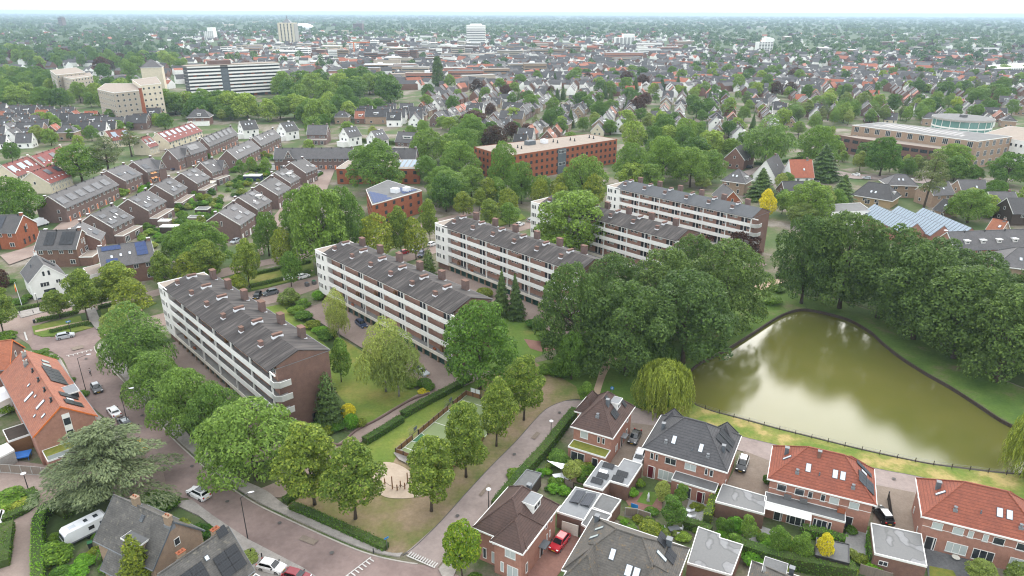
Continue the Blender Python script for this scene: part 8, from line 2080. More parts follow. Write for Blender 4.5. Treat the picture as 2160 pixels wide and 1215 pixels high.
# ---------------------------------------------------------------- shrubs
for x, y, r, hh, mt, lb, ball in (
 (735, 880, 1.5, 2.6, 'leaf_yellow', 'yellow clipped shrub beside the dark conifer', True),
 (742, 905, 1.4, 3.0, 'leaf_bright', 'bright green clipped shrub beside the path wall', True),
 (761, 900, 1.2, 1.6, 'leaf_golden', 'small yellow green ball shrub by the wall', True),
 (672, 905, 1.8, 1.5, 'leaf_shrub', 'low shrub under the dark conifer', False), (690, 912, 1.8, 1.3, 'leaf_golden', 'orange green shrub at the foot of the gable', False), (710, 905, 1.8, 1.4, 'leaf_shrub', 'leafy shrub between gable and clipped shrubs', False),
 (610, 640, 3.2, 4.6, 'leaf_birch', 'large grey leaved shrub by the waste containers', False), (640, 648, 2.2, 2.4, 'leaf_shrub', 'dark shrub right of the grey leaved shrub', False),
 (672, 632, 1.7, 2.4, 'leaf_bright', 'bright clipped ball at the steps of the second block', True),
 (640, 672, 2.4, 2.0, 'leaf_shrub', 'first shrub of the bed along the lawn', False), (658, 690, 2.2, 1.8, 'leaf_golden', 'yellowish shrub of the bed along the lawn', False), (625, 660, 2.2, 1.9, 'leaf_shrub', 'shrub at the top of the bed along the lawn', False), (690, 712, 2.4, 2.2, 'leaf_shrub', 'shrub at the lower end of the bed along the lawn', False), (675, 700, 2.0, 1.5, 'leaf_bright', 'bright shrub in the bed along the lawn', False),
 (1022, 628, 2.4, 2.6, 'leaf_golden', 'yellow green mound between second and third block', True),
 (895, 815, 1.6, 1.6, 'leaf_hedge', 'clipped cube like shrub beside the silver car', True), (905, 822, 1.3, 1.4, 'leaf_hedge', 'round shrub at the yard corner', True), (893, 828, 1.3, 0.9, 'leaf_yellow', 'low yellow shrub at the yard corner', False), (870, 812, 1.8, 1.2, 'leaf_shrub', 'loose shrub between lawn and yard', False),
 (1130, 690, 2.6, 2.4, 'leaf_shrub', 'shrub mass by the third block gable', False), (1160, 720, 2.8, 2.6, 'leaf_hedge', 'dark shrub at the edge of the grove', False), (1180, 790, 2.6, 2.8, 'leaf_hedge', 'dark shrub left of the sandy path', False), (1150, 785, 2.2, 2.0, 'leaf_shrub', 'round shrub left of the grove on the lawn', False),
 (1630, 640, 2.6, 2.2, 'leaf_shrub', 'wild shrub on the left pond bank', False), (1600, 660, 2.2, 1.8, 'leaf_golden', 'yellowish wild shrub on the left pond bank', False), (1570, 690, 2.0, 1.4, 'leaf_shrub', 'low wild shrub near the pond edge', False), (1640, 615, 2.0, 1.8, 'leaf_hedge', 'dark shrub beside the sandy track', False),
 (1580, 548, 3.0, 1.6, 'leaf_bright', 'flat bright hedge mound at the end of the blue grey block', False), (1650, 585, 2.0, 1.6, 'leaf_hedge', 'trimmed dark shrub beside the yard exit', False),
 (20, 1055, 2.6, 1.8, 'leaf_shrub', 'large shrub in the round flower bed', False), (45, 1070, 2.0, 1.1, 'leaf_golden', 'flowering low shrub in the round flower bed', False), (10, 1080, 1.6, 1.2, 'leaf_shrub', 'low shrub at the edge of the round flower bed', False),
 (120, 1180, 2.4, 3.0, 'leaf_shrub', 'rounded shrub at the front of the caravan', False), (130, 1215, 1.6, 1.6, 'leaf_shrub', 'small shrub below the caravan', False), (160, 1215, 1.8, 1.2, 'leaf_bright', 'bright shrub below the caravan', False), (180, 1190, 1.6, 1.2, 'leaf_bright', 'bright trailing shrub beside the garden path', False), (228, 1170, 1.0, 1.6, 'leaf_yellow', 'yellow shrub beside the small annex', False),
 (340, 1068, 2.8, 1.8, 'leaf_hedge', 'dark hedge shrub behind the weathered roof', False), (325, 1060, 2.4, 1.8, 'leaf_hedge', 'dark shrub between cedar and weathered roof', False), (425, 1130, 2.0, 2.0, 'leaf_shrub', 'loose shrub on the pavement side of the conifer', False), (520, 1180, 1.8, 0.9, 'leaf_birch', 'grassy shrub beside the solar roof', False),
 (85, 750, 2.0, 1.4, 'leaf_hedge', 'shrub on the pavement before the orange row', False), (107, 762, 1.8, 1.6, 'leaf_hedge', 'shrub strip behind the orange row', False), (148, 806, 1.2, 1.2, 'leaf_hedge', 'small shrub beside the orange row windows', False), (176, 835, 1.3, 1.2, 'leaf_hedge', 'small shrub below the orange row', False), (205, 905, 1.6, 1.8, 'leaf_golden', 'yellowish shrub at the orange row gable', False),
 (15, 870, 1.8, 2.0, 'leaf_shrub', 'garden shrub beside the timber lean-to', False), (10, 690 + 25, 2.6, 1.8, 'leaf_hedge', 'dark shrub at the left edge of the junction', False),
 (1085, 1005, 1.4, 1.3, 'leaf_shrub', 'shrub behind the carport', False), (1175, 968, 1.6, 1.8, 'leaf_shrub', 'shrub in the corner of the green roofed garden', False), (1230, 1000, 1.5, 1.5, 'leaf_shrub', 'rounded shrub below the green roof', False), (1218, 988, 1.5, 1.6, 'leaf_birch', 'pale shrub below the green roof', False), (1190, 1040, 1.2, 1.3, 'leaf_bright', 'bright clipped shrub behind the brown roof', False), (1168, 1035, 1.2, 1.2, 'leaf_bright', 'bright shrub left behind the brown roof', False), (1182, 1020, 1.2, 1.2, 'leaf_shrub', 'shrub by the slat fence', False),
 (1332, 1045, 1.2, 1.6, 'leaf_bright', 'bright round shrub beside the solar rack garage', False), (1350, 1025, 1.0, 1.4, 'leaf_shrub', 'dark climbing shrub on the garage wall', False), (1375, 1082, 1.2, 1.0, 'leaf_shrub', 'low shrub right of the square lawn', False), (1330, 1080, 1.0, 0.9, 'leaf_golden', 'potted plants along the garden wall', False), (1370, 1125, 1.7, 1.7, 'leaf_golden', 'olive round shrub behind the mossy ridge', True), (1395, 1125, 1.3, 1.1, 'leaf_shrub', 'shrub left of the white garden table', False), (1440, 1135, 1.3, 0.9, 'leaf_shrub', 'low shrub right of the white garden table', False),
 (1455, 1030, 1.2, 2.0, 'leaf_hedge', 'dark upright shrub by the flat extension', False), (1470, 1072, 1.1, 0.8, 'leaf_golden', 'flower tub on the grey terrace', False), (1520, 1122, 0.9, 2.4, 'leaf_hedge', 'left clipped column in the puddled garage garden', True), (1534, 1126, 0.9, 2.4, 'leaf_hedge', 'right clipped column in the puddled garage garden', True), (1552, 1118, 1.4, 2.4, 'leaf_bright', 'bright loose shrub below the puddled garage', False), (1550, 1145, 1.6, 1.6, 'leaf_shrub', 'shrub mass below the clipped columns', False),
 (1590, 1185, 2.0, 1.6, 'leaf_bright', 'bright shrub beside the bottom garage', False), (1655, 1195, 1.4, 1.2, 'leaf_golden', 'olive shrub at the bottom hedge', False), (1610, 1140, 1.2, 1.4, 'leaf_hedge', 'dark shrub near the veranda corner', False), (1795, 1125, 1.0, 1.2, 'leaf_hedge', 'shrub beside the open back door', False), (1820, 1185, 1.4, 1.0, 'leaf_golden', 'pale yellow shrub by the bottom fence', False), (1842, 1205, 1.1, 1.2, 'leaf_bright', 'small round shrub by the stained garage wall', False), (1618, 1018, 0.9, 1.6, 'leaf_hedge', 'narrow shrub on the corner of the red house', False),
 (1002, 1228, 1.2, 1.0, 'leaf_hedge', 'small clipped shrub below the lime tree', True), (1045, 1240, 1.2, 1.0, 'leaf_hedge', 'clipped shrub in the brown house front garden', True),
 (150, 560 + 55, 1.4, 1.4, 'leaf_shrub', 'shrub before the white house door', False), (40, 640, 2.2, 1.6, 'leaf_hedge', 'dark shrub behind the flagpole', False), (60, 630, 1.4, 1.4, 'leaf_shrub', 'shrub right of the flagpole', False), (15, 600, 2.6, 2.2, 'leaf_shrub', 'garden shrub left of the white house', False)):
 b = G(x, y); shrub(b.x, b.y, r, hh, lb, mt, ball)
# back gardens between the terrace rows: countable shrubs, one thing each
g = random.Random(4)
for poly, n, lb, gr in (([(255, 500), (300, 470), (420, 395), (470, 420), (450, 470), (380, 520), (330, 530)], 85, 'leafy garden shrub behind the second terrace row', 'garden shrubs of the second row'),
     ([(470, 395), (560, 345), (600, 340), (560, 385), (500, 420)], 34, 'garden shrub between second and third terrace rows', 'garden shrubs of the third row'),
     ([(130, 440), (190, 470), (250, 440), (330, 400), (300, 390), (200, 430)], 12, 'front garden shrub beside the long orange door row', 'front garden shrubs of the long row'),
     ([(1290, 1090), (1500, 1120), (1560, 1105), (1700, 1150), (1830, 1180), (1800, 1215), (1560, 1170), (1300, 1115)], 44, 'small garden shrub among the foreground back gardens', 'small shrubs of the foreground gardens'),
     ([(1160, 960), (1260, 975), (1235, 1020), (1160, 1040), (1130, 1010)], 16, 'small shrub in the garden below the green roof', 'small shrubs below the green roof'),
     ([(95, 1110), (240, 1110), (230, 1215), (100, 1215)], 14, 'small shrub in the caravan garden', 'small shrubs of the caravan garden'),
     ([(430, 330), (470, 345), (560, 330), (600, 345), (570, 360), (470, 365)], 30, 'garden shrub on the green among the far rows', 'garden shrubs of the far rows')):
 P_ = px(poly); xs = [p[0] for p in P_]; ys = [p[1] for p in P_]; k = 0
 for _ in range(4000):
  if k >= n: break
  x, y = g.uniform(min(xs), max(xs)), g.uniform(min(ys), max(ys))
  if not inside(x, y, P_) or not free(x, y, 1.0 if 'small' not in lb else -3): continue
  r = g.uniform(1.0, 2.4) if 'small' not in lb else g.uniform(0.5, 1.1)
  shrub(x, y, r, r * g.uniform(0.9, 1.7), lb, g.choice(['leaf_shrub', 'leaf_shrub', 'leaf_hedge', 'leaf_bright', 'leaf_birch', 'leaf_golden']), False, gr); k += 1
# garden sheds between the rows
k = 0
for x, y, w_, d_, rf, wl, lb in ((415, 470, 5, 3, 'bitumen', 'timber_grey', 'grey roofed garden shed behind the second row'), (360, 490, 6, 3, 'plastic_white', 'timber_dark', 'white roofed garden shed behind the second row'), (535, 380, 8, 4, 'plastic_white', 'cloth_navy', 'long white roofed navy shed between the rows'), (580, 357, 5, 4, 'tile_grey', 'paint_white', 'small grey shed on the green'), (430, 452, 5, 3.5, 'bitumen', 'timber_dark', 'dark shed below the second row'), (350, 478, 4, 3, 'plastic_white', 'timber_grey', 'pale canopy in the second row gardens'), (440, 395, 6, 5, 'awning_cream', 'timber_grey', 'cream canopy behind the paired skylight house'), (425, 405, 5, 4, 'awning_cream', 'timber_grey', 'lower cream canopy behind the paired skylight house'), (395, 505, 5, 4, 'bitumen', 'brick_dark', 'dark flat shed beside the round oak')):
 b = G(x, y); flat_building('garden_shed', lb, 'shed', [(b.x - w_ / 2, b.y - d_ / 2), (b.x + w_ / 2, b.y - d_ / 2), (b.x + w_ / 2, b.y + d_ / 2), (b.x - w_ / 2, b.y + d_ / 2)], 2.5, wl, rf, 'paint_white')
sheet('lane', px([(1540, 372), (1600, 352), (1700, 346), (1800, 368), (1900, 372), (2160, 408), (2160, 418), (1900, 382), (1800, 378), (1700, 358), (1600, 364), (1545, 384)]), 'lane')
# paved lanes among the terraces
for pts in ([(620, 395), (660, 370), (680, 340), (712, 345), (690, 400), (640, 440), (600, 460), (570, 500), (555, 540), (540, 540), (560, 480), (600, 430)], [(0, 540), (70, 520), (95, 500), (130, 470), (200, 455), (205, 465), (140, 485), (110, 510), (90, 535), (20, 560)], [(250, 450), (330, 405), (430, 350), (470, 330), (480, 335), (440, 360), (340, 415), (258, 460)]):
 sheet('lane', px(pts), 'forecourt')
# ---------------------------------------------------------------- the town beyond
def bands(root, L_, W_, h, storeys, mat_band='paint_white', mat_win='glass', inset=0.15, frac=0.5):
 fh = h / storeys
 for k in range(storeys):
  z = k * fh
  MB().box(-L_ / 2 - inset, L_ / 2 + inset, -W_ / 2 - inset, W_ / 2 + inset, z + fh * frac, z + fh).build('storey_band', mat_band, root)
# long balcony block
A, B_ = G(395, 143, 28), G(588, 135, 28)
dv = (B_ - A).to_2d(); ang = math.atan2(dv.y, dv.x); L_ = dv.length
c = (A + B_).to_2d() / 2 + Vector((-math.sin(ang), math.cos(ang))) * 8
t = thing('balcony_block', 'long white banded balcony block above the trees', 'apartment block', (c.x, c.y, 0), ang); FOOT.append((c.x, c.y, 45)); FOOT.append((c.x - 30, c.y - 20, 22)); FOOT.append((c.x + 30, c.y + 20, 22))
MB().box(-L_ / 2, L_ / 2, -6.5, 8, 0, 28).build('core', 'bitumen_blue', t)
fh = 28 / 9
for k in range(9):
 z = k * fh
 MB().box(-L_ / 2 - 0.5, L_ / 2 + 0.5, -8.2, 8.2, z + fh - 0.25, z + fh).build('floor_slab', 'concrete', t)
 for s_, x0, x1 in ((0, -L_ / 2 - 0.5, -L_ * 0.16), (1, -L_ * 0.08, L_ / 2 + 0.5)):
  MB().box(x0, x1, -8.4, -8.2, z + fh - 0.45, z + fh + 1.15).build('balcony_band', 'paint_white', t)
 for j in range(7):
  if (j * 3 + k) % 3 == 0: put('red_panel', cached('redp', lambda: MB().box(-1.6, 1.6, -6.62, -6.5, 0.2, 2.6).mesh('red_panel', 'brick_orange')), t, (-L_ / 2 + 6 + j * L_ / 8, 0, z))
MB().box(-L_ * 0.16, -L_ * 0.08, -8.6, -6.4, 0, 26).build('stair_tower', 'lead', t); MB().box(-L_ / 2 - 0.6, L_ / 2 + 0.6, -8.5, 8.4, 28.9, 29.5).build('roof', 'gravel_roof', t); MB().box(-L_ * 0.25, -L_ * 0.02, -3, 4, 29.5, 33).build('roof_house', 'brick_dark', t)
# towers and landmarks: (photo base px, width px, top px)
def tower(bx, by, top, wpx, depth, label, mk, storeys, ang=0.0, name='tower_block', wall='render_white'):
 b = G(bx, by); h = height_at((bx, by), (bx, top)); w_ = metres(bx, by, wpx)
 t = thing(name, label, 'tower', (b.x, b.y + depth / 2, 0), ang); FOOT.append((b.x, b.y + depth / 2, w_ * 0.7))
 mk(t, w_, depth, h, storeys); return t
def mk_bands(t, w_, d, h, n):
 MB().box(-w_ / 2 + 0.4, w_ / 2 - 0.4, -d / 2 + 0.4, d / 2 - 0.4, 0, h - 0.5).build('core', 'glass', t)
 fh = h / n
 for k in range(n):
  f = 0.45 if k < n - 2 else 0.12
  MB().box(-w_ / 2, w_ / 2, -d / 2, d / 2, k * fh + fh * f, (k + 1) * fh).build('storey_band', 'paint_white', t)
 MB().box(-w_ * 0.3, w_ * 0.3, -d * 0.3, d * 0.3, h, h + 3).build('roof_house', 'paint_white', t)
def mk_concrete(t, w_, d, h, n):
 MB().box(-w_ / 2, w_ / 2, -d / 2, d / 2, 0, h * 0.82).build('tower_shaft', 'concrete', t)
 for k in range(5):
  x = -w_ / 2 + w_ * (k + 0.5) / 5
  put('fin', cached(('fin', round(h), round(w_)), lambda: MB().box(-w_ * 0.06, w_ * 0.06, -d / 2 - 1.0, d / 2 + 1.0, 0, h * 0.85).mesh('fin', 'render_cream')), t, (x, 0, 0))
  for j in range(n):
   put('window', cached(('tw', round(w_)), lambda: MB().box(-w_ * 0.03, w_ * 0.03, -0.1, 0.02, 0, 1.8).mesh('window', 'glass')), t, (x + w_ * 0.1 if k < 4 else x - 0.4 * w_, -d / 2 - 0.05, (j + 0.4) * h * 0.8 / n))
 MB().add([(-w_ * 0.3, -d * 0.3, h * 0.82), (w_ * 0.3, -d * 0.3, h * 0.82), (w_ * 0.3, d * 0.3, h * 0.82), (-w_ * 0.3, d * 0.3, h * 0.82), (-2, -2, h), (2, -2, h), (2, 2, h), (-2, 2, h)], [(0, 1, 5, 4), (1, 2, 6, 5), (2, 3, 7, 6), (3, 0, 4, 7), (4, 5, 6, 7)]).build('crown_roof', 'zinc', t); MB().tube([(0, 0, h), (0, 0, h + 8)], 0.8, 6).build('mast', 'metal_grey', t)
def mk_white(t, w_, d, h, n):
 MB().box(-w_ / 2, w_ / 2, -d / 2, d / 2, 0, h * 0.7).build('lower_wall', 'render_white', t); MB().box(-w_ * 0.1, w_ / 2 - 0.5, -d / 2 + 0.5, d / 2 - 0.5, h * 0.7, h).build('upper_wall', 'render_white', t)
 for k in range(n):
  z = h * 0.7 * (k + 0.4) / n
  for j in range(5): put('window', cached(('mw', round(w_)), lambda: MB().box(-w_ * 0.07, w_ * 0.07, -0.12, 0.02, 0, 1.6).mesh('window', 'glass')), t, (-w_ / 2 + w_ * (j + 0.5) / 5, -d / 2, z))
def mk_dark(t, w_, d, h, n):
 MB().box(-w_ / 2, w_ / 2, -d / 2, d / 2, 0, h).build('wall', 'brick_dark', t); MB().box(-w_ * 0.2, w_ / 2 - 1, -d / 4, d / 4, h, h + 5).build('roof_house', 'zinc', t)
 for k in range(n): MB().box(-w_ / 2 + 1, w_ / 2 - 1, -d / 2 - 0.1, -d / 2, h * (k + 0.3) / n, h * (k + 0.6) / n).build('window_band', 'glass', t)
tower(1004, 97, 53, 39, 30, 'white office tower with dark storey bands in the far centre', mk_bands, 12)
tower(607, 93, 40, 36, 30, 'pale concrete tower with stepped pointed top in the far town', mk_concrete, 14)
tower(1318, 97, 72, 40, 30, 'white stepped apartment building in the far middle right', mk_white, 8)
tower(1614, 110, 80, 30, 24, 'white tower with blue band right of the centre', mk_white, 7)
tower(755, 66, 50, 19, 40, 'dark brick tower on the far left of the white office tower', mk_dark, 6)
tower(442, 85, 58, 20, 25, 'slim grey white stair tower left of the concrete tower', mk_white, 8)
tower(130, 60, 37, 8, 30, 'thin reddish far tower near the left horizon', mk_dark, 6)
tower(800, 97, 85, 60, 20, 'low red brick wing near the far crane', mk_dark, 2)
# arena dome
b = G(640, 62); t = thing('arena', 'white arched arena roof behind the concrete tower', 'arena', (b.x, b.y, 0)); r_ = metres(640, 62, 46) / 2
MB().ell((0, 0, 4), (r_, r_ * 0.7, 24), 24, 12).build('arched_roof', 'plastic_white', t, smooth=True); MB().box(-r_ * 1.1, r_ * 1.1, -r_ * 0.5, r_ * 0.5, 0, 8).build('base_hall', 'lead', t)
b = G(748, 118); t = thing('tower_crane', 'red tower crane in the far town centre', 'crane', (b.x, b.y, 0)); hc_ = height_at((748, 118), (748, 90)); MB().box(-0.9, 0.9, -0.9, 0.9, 0, hc_).build('mast', 'door_orange', t); MB().box(-12, 30, -0.6, 0.6, hc_, hc_ + 1.4).build('jib', 'door_orange', t)
# beige flats on the left
for lb, pts, h, wl in (('beige flats with grey hipped stair roofs on the left', [(205, 188), (240, 196), (300, 190), (285, 176), (222, 176)], 22, 'brick_pale'), ('white rendered flat behind the beige flats', [(278, 168), (296, 180), (340, 176), (330, 162)], 25, 'render_cream'), ('pale flat block with flat roof at the far left', [(105, 148), (118, 158), (180, 152), (160, 142)], 22, 'brick_pale'), ('pale brick slab behind the left wood', [(124, 160), (150, 166), (195, 160), (190, 153)], 20, 'brick_pale')):
 facade('flat_block', lb, 'apartment block', pts, h, wl, 'gravel_roof', 6, None, 1.6, 1.5, 4.2)
c_ = G(310, 205); h = House('stair_roof', 'grey hipped roof tower beside the beige flats', 'tower', (c_.x, c_.y + 20), R(20), 18, 18, 26, 33, 'render_cream', 'tile_grey', hip=1)
# town blocks with flat roofs
g = random.Random(11)
BLD = 0
WALLS = ['brick_tan', 'brick_brown', 'render_white', 'concrete', 'render_cream', 'brick_orange', 'brick_dark']
def town(poly, n, hr, lr, walls, label, group, ang=(0, 90)):
 P_ = px(poly); xs = [p[0] for p in P_]; ys = [p[1] for p in P_]; k = 0
 global BLD
 for _ in range(n * 40):
  if k >= n: break
  x, y = g.uniform(min(xs), max(xs)), g.uniform(min(ys), max(ys))
  L_, W_, h = g.uniform(*lr), g.uniform(10, 18), g.uniform(*hr)
  if not inside(x, y, P_) or not free(x, y, L_ * 0.55): continue
  a = R(g.choice(ang) + g.uniform(-8, 8)); wl = g.choice(walls)
  t = thing('town_building', label, 'building', (x, y, 0), a, group); FOOT.append((x, y, L_ * 0.42))
  MB().box(-L_ / 2, L_ / 2, -W_ / 2, W_ / 2, 0, h).build('wall', wl, t)
  MB().box(-L_ / 2 - 0.2, L_ / 2 + 0.2, -W_ / 2 - 0.2, W_ / 2 + 0.2, h, h + 0.4).build('flat_roof', g.choice(['concrete', 'gravel_roof', 'zinc', 'plastic_white', 'bitumen', 'concrete']), t)
  for s_ in range(max(1, int(h / 3.4))):
   for f, yy in ((0, -W_ / 2), (1, W_ / 2)):
    MB().box(-L_ / 2 + 0.8, L_ / 2 - 0.8, yy - 0.06, yy + 0.06, s_ * 3.4 + 1.2, s_ * 3.4 + 2.5).build('window_band', 'glass', t)
   for xx in (-L_ / 2, L_ / 2):
    MB().box(xx - 0.06, xx + 0.06, -W_ / 2 + 0.8, W_ / 2 - 0.8, s_ * 3.4 + 1.2, s_ * 3.4 + 2.5).build('window_band', 'glass', t)
  if g.random() < 0.5: MB().box(-3, 3, -2, 2, h + 0.4, h + 2.6).build('roof_plant', g.choice(['plastic_white', 'concrete', 'lead']), t, (g.uniform(-L_ / 4, L_ / 4), 0, 0))
  k += 1
town([(400, 112), (900, 92), (1000, 100), (1000, 140), (620, 150), (600, 125)], 80, (7, 15), (16, 42), ['render_white', 'concrete', 'brick_tan', 'brick_pale', 'render_cream', 'brick_brown', 'render_white'], 'flat roofed town building of the far centre', 'town centre buildings')
town([(1000, 105), (1450, 92), (1450, 128), (1200, 150), (1000, 140)], 26, (7, 14), (30, 70), ['brick_tan', 'brick_pale', 'brick_pink', 'render_white'], 'long flat roofed building right of the white office tower', 'flat buildings right of the tower', (0, 20, 90))
town([(700, 150), (900, 142), (1150, 150), (1150, 175), (900, 180), (720, 185)], 16, (9, 14), (25, 50), ['brick_pink', 'brick_tan', 'brick_pale'], 'brown brick flat block with open galleries before the town centre', 'brown slab flats', (5, 15))
town([(1450, 80), (2160, 85), (2160, 110), (1700, 125), (1450, 115)], 14, (8, 15), (25, 50), ['render_white', 'brick_tan', 'brick_dark', 'concrete'], 'large building standing in the far right woods', 'large buildings in the far right', (0, 90))
facade('white_hall', 'white colonnaded building at the right edge of the houses', 'hall', [(2085, 138), (2090, 145), (2200, 142), (2200, 130)], 9, 'render_white', 'plastic_white', 2, None, 2.2, 3.0, 4.0)
# small houses in the dense districts
def proto(i, wall, roof, L_, W_, he, hr, hip=None):
 h = House('small_house', 'x', 'house', (0, -3000 - 30 * i), 0, L_, W_, he, hr, wall, roof, hip=hip, oh=0.3)
 FOOT.pop()
 for f in ('l', 'r'):
  h.win(f, 0, he + 0.5, 1.1, 1.2); h.win(f, -1.5, 0.9, 1.2, 1.3); h.win(f, 1.5, 0.9, 1.2, 1.3)
 for f in ('f', 'b'):
  h.win(f, -L_ * 0.25, 0.9, 1.6, 1.4); h.win(f, L_ * 0.25, 0.9, 1.0, 1.9); h.sky(f, 0.6 * (1 if f == 'f' else -1), 2.0)
 chimney(h.root, L_ * 0.2, 0, hr, 0.7, 0.6, 0.9, 'brick_brown', False, 'concrete', 0)
 if hip is None and i % 2: h.dormer('f', -1.0, 1.0, 2.2, 1.2, 2.0, 'plastic_white')
 return h.root
PROTO = [proto(i, *a) for i, a in enumerate([('render_white', 'tile_slate', 9, 8, 3.6, 8.4), ('brick_brown', 'tile_slate', 10, 8.5, 4.6, 9.0), ('brick_tan', 'tile_slate', 9, 8, 3.4, 8.2), ('render_white', 'tile_slate', 10, 8, 4.8, 9.2), ('brick_brown', 'tile_orange', 9.5, 8, 4.0, 8.4), ('brick_tan', 'tile_slate', 16, 9, 5.2, 9.2), ('render_cream', 'tile_slate', 9, 8.5, 3.2, 7.8), ('brick_brown', 'tile_terracotta', 10, 8, 3.8, 8.2), ('brick_dark', 'tile_slate', 14, 8.5, 5.0, 9.4), ('brick_tan', 'tile_slate', 10, 9, 5.0, 8.8, 3.5)])]
PNAME = ['white house with grey gabled roof', 'brown brick house with grey roof', 'tan brick house with dark roof', 'white house with dark steep roof', 'brown brick house with orange roof', 'long tan double house with grey roof', 'cream house with low grey roof', 'brown house with faded red roof', 'dark brick double house with dark roof', 'tan house with hipped grey roof']
PW = [0, 0, 0, 0, 1, 1, 2, 2, 3, 3, 3, 4, 5, 5, 6, 6, 7, 8, 8, 9, 9, 0, 1, 5]
ZONES = [('behind the orange brick flats', [(880, 250), (1000, 300), (1060, 318), (1300, 285), (1440, 300), (1600, 300), (1700, 262), (1700, 205), (1300, 205), (900, 215)], (76, -14)),
         ('left of the school', [(1700, 205), (1700, 262), (1790, 255), (1900, 262), (2000, 272), (2160, 268), (2160, 150), (1900, 158), (1700, 160)], (68, -22)),
         ('among old houses at left', [(0, 242), (230, 250), (330, 250), (330, 268), (210, 290), (100, 310), (0, 325)], (10, 100)),
         ('behind the white detached houses', [(720, 262), (890, 270), (890, 235), (830, 232), (720, 250)], (0, 90)),
         ('in far rows below the town', [(900, 215), (1300, 205), (1700, 205), (1700, 160), (1450, 150), (1160, 172), (900, 190)], (82, -8, 40))]
cand = []
g = random.Random(21)
for zi, (zn, poly, angs) in enumerate(ZONES):
 P_ = px(poly); xs = [p[0] for p in P_]; ys = [p[1] for p in P_]
 aa = R(angs[0])
 step = 13.5 if zi != 4 else 15.0
 R_ = int(max(max(xs) - min(xs), max(ys) - min(ys)) / step) + 3
 cx, cy2 = (min(xs) + max(xs)) / 2, (min(ys) + max(ys)) / 2
 for i in range(-R_, R_):
  for j in range(-R_, R_):
   if j % 3 == 0 and zi in (0, 1, 4): continue                         # streets
   u, v_ = i * step + g.uniform(-1.2, 1.2), j * step * 0.95 + g.uniform(-0.8, 0.8)
   x, y = cx + u * math.cos(aa) - v_ * math.sin(aa), cy2 + u * math.sin(aa) + v_ * math.cos(aa)
   if abs(x) > 0.78 * y + 12: continue
   if g.random() < 0.12 or not inside(x, y, P_) or not free(x, y, 5.5): continue
   if any((x - a) ** 2 + (y - b) ** 2 < (c * 0.6) ** 2 for a, b, c in TREE_SPOTS if c > 4): continue
   cand.append((y, x, zi, R((angs[0] if g.random() < 0.72 else g.choice(angs)) + g.uniform(-2, 2)), g.choice(PW), g.uniform(0.88, 1.08)))
cand.sort()
for p in PROTO:
 for c in p.children_recursive:
  KIDS.setdefault(c.parent.name, []).append(c)
NEARH = 300
for y, x, zi, a, k, sc in cand[:NEARH]:
 o = copy_tree(PROTO[k])
 o.location = (x, y, 0); o.rotation_euler = (0, 0, a); o.scale = (sc, sc, sc)
 tag(o, PNAME[k] + ' ' + ZONES[zi][0], 'house', PNAME[k] + ' ' + ZONES[zi][0])
bpy.data.batch_remove([c for p in PROTO for c in (p, *p.children_recursive)])
# the remaining houses, farther away than anyone could tell apart: one mass
g = np.random.default_rng(5)
FARC = []
for y, x, zi, a, k, sc in cand[NEARH:]:
 FARC.append((x, y, a, 9.5 * sc, 8.0, 4.2, 8.6, 1 if k in (4, 7) else 0, 0 if k in (0, 3, 6) else 1))
for _ in range(6500):
 y = 740 * math.exp(g.uniform(0, 1.4)); x = g.uniform(-0.75, 0.75) * y
 qx, qy = proj(x, y)
 dens = 0.8 if (900 < qx < 2160 and qy > 112) else (0.6 if 380 < qx < 1500 else 0.14)
 if g.random() > dens or not free(x, y, 4): continue
 FARC.append((x, y, g.uniform(0, 3.1), g.uniform(9, 26), 9.0, g.uniform(4, 6), g.uniform(8, 10), int(g.random() < 0.12), int(g.random() < 0.4)))
V, Q, MI = [], [], []
for x, y, a, l, w_, he, hr, rd, wl in FARC:
 ca, sa = math.cos(a), math.sin(a)
 o = len(V)
 for px_, py_, pz in ((-l / 2, -w_ / 2, 0), (l / 2, -w_ / 2, 0), (l / 2, w_ / 2, 0), (-l / 2, w_ / 2, 0), (-l / 2, -w_ / 2, he), (l / 2, -w_ / 2, he), (l / 2, w_ / 2, he), (-l / 2, w_ / 2, he), (-l / 2, 0, hr), (l / 2, 0, hr)):
  V.append((x + px_ * ca - py_ * sa, y + px_ * sa + py_ * ca, pz))
 Q += [(o, o + 1, o + 5, o + 4), (o + 2, o + 3, o + 7, o + 6), (o + 1, o + 2, o + 6, o + 5), (o + 3, o, o + 4, o + 7), (o + 4, o + 5, o + 9, o + 8), (o + 6, o + 7, o + 8, o + 9), (o + 5, o + 6, o + 9, o + 9), (o + 7, o + 4, o + 8, o + 8)]
 MI += [wl] * 4 + [2 + rd] * 2 + [wl] * 2
me = bpy.data.meshes.new('far_houses'); me.from_pydata(V, [], [tuple(dict.fromkeys(q)) for q in Q])
for m_ in ('render_white', 'brick_brown', 'tile_slate', 'tile_orange'): me.materials.append(MAT[m_])
me.polygons.foreach_set('material_index', MI); me.update()
tag(put('far_houses', me), 'small gabled houses massed between the far trees', 'houses', kind='stuff')
# garden trees among the houses, individually
grove(ZONES[0][1], 95, ['mixed', 'mixed', 'oak', 'young', 'pine', 'mixed', 'maple', 'conifer', 'copper', 'mixed'], (8, 15), 'garden tree among the houses behind the orange brick flats', 'garden trees behind the brick flats', 0.9, False)
grove(ZONES[1][1], 90, ['mixed', 'mixed', 'oak', 'young', 'pine', 'conifer', 'mixed', 'lime'], (8, 15), 'garden tree among the houses left of the school', 'garden trees left of the school', 0.9, False)
grove(ZONES[4][1], 90, ['mixed', 'mixed', 'oak', 'mixed', 'copper', 'conifer', 'mixed'], (9, 17), 'garden tree among the far rows below the town', 'garden trees below the town', 0.9, False)
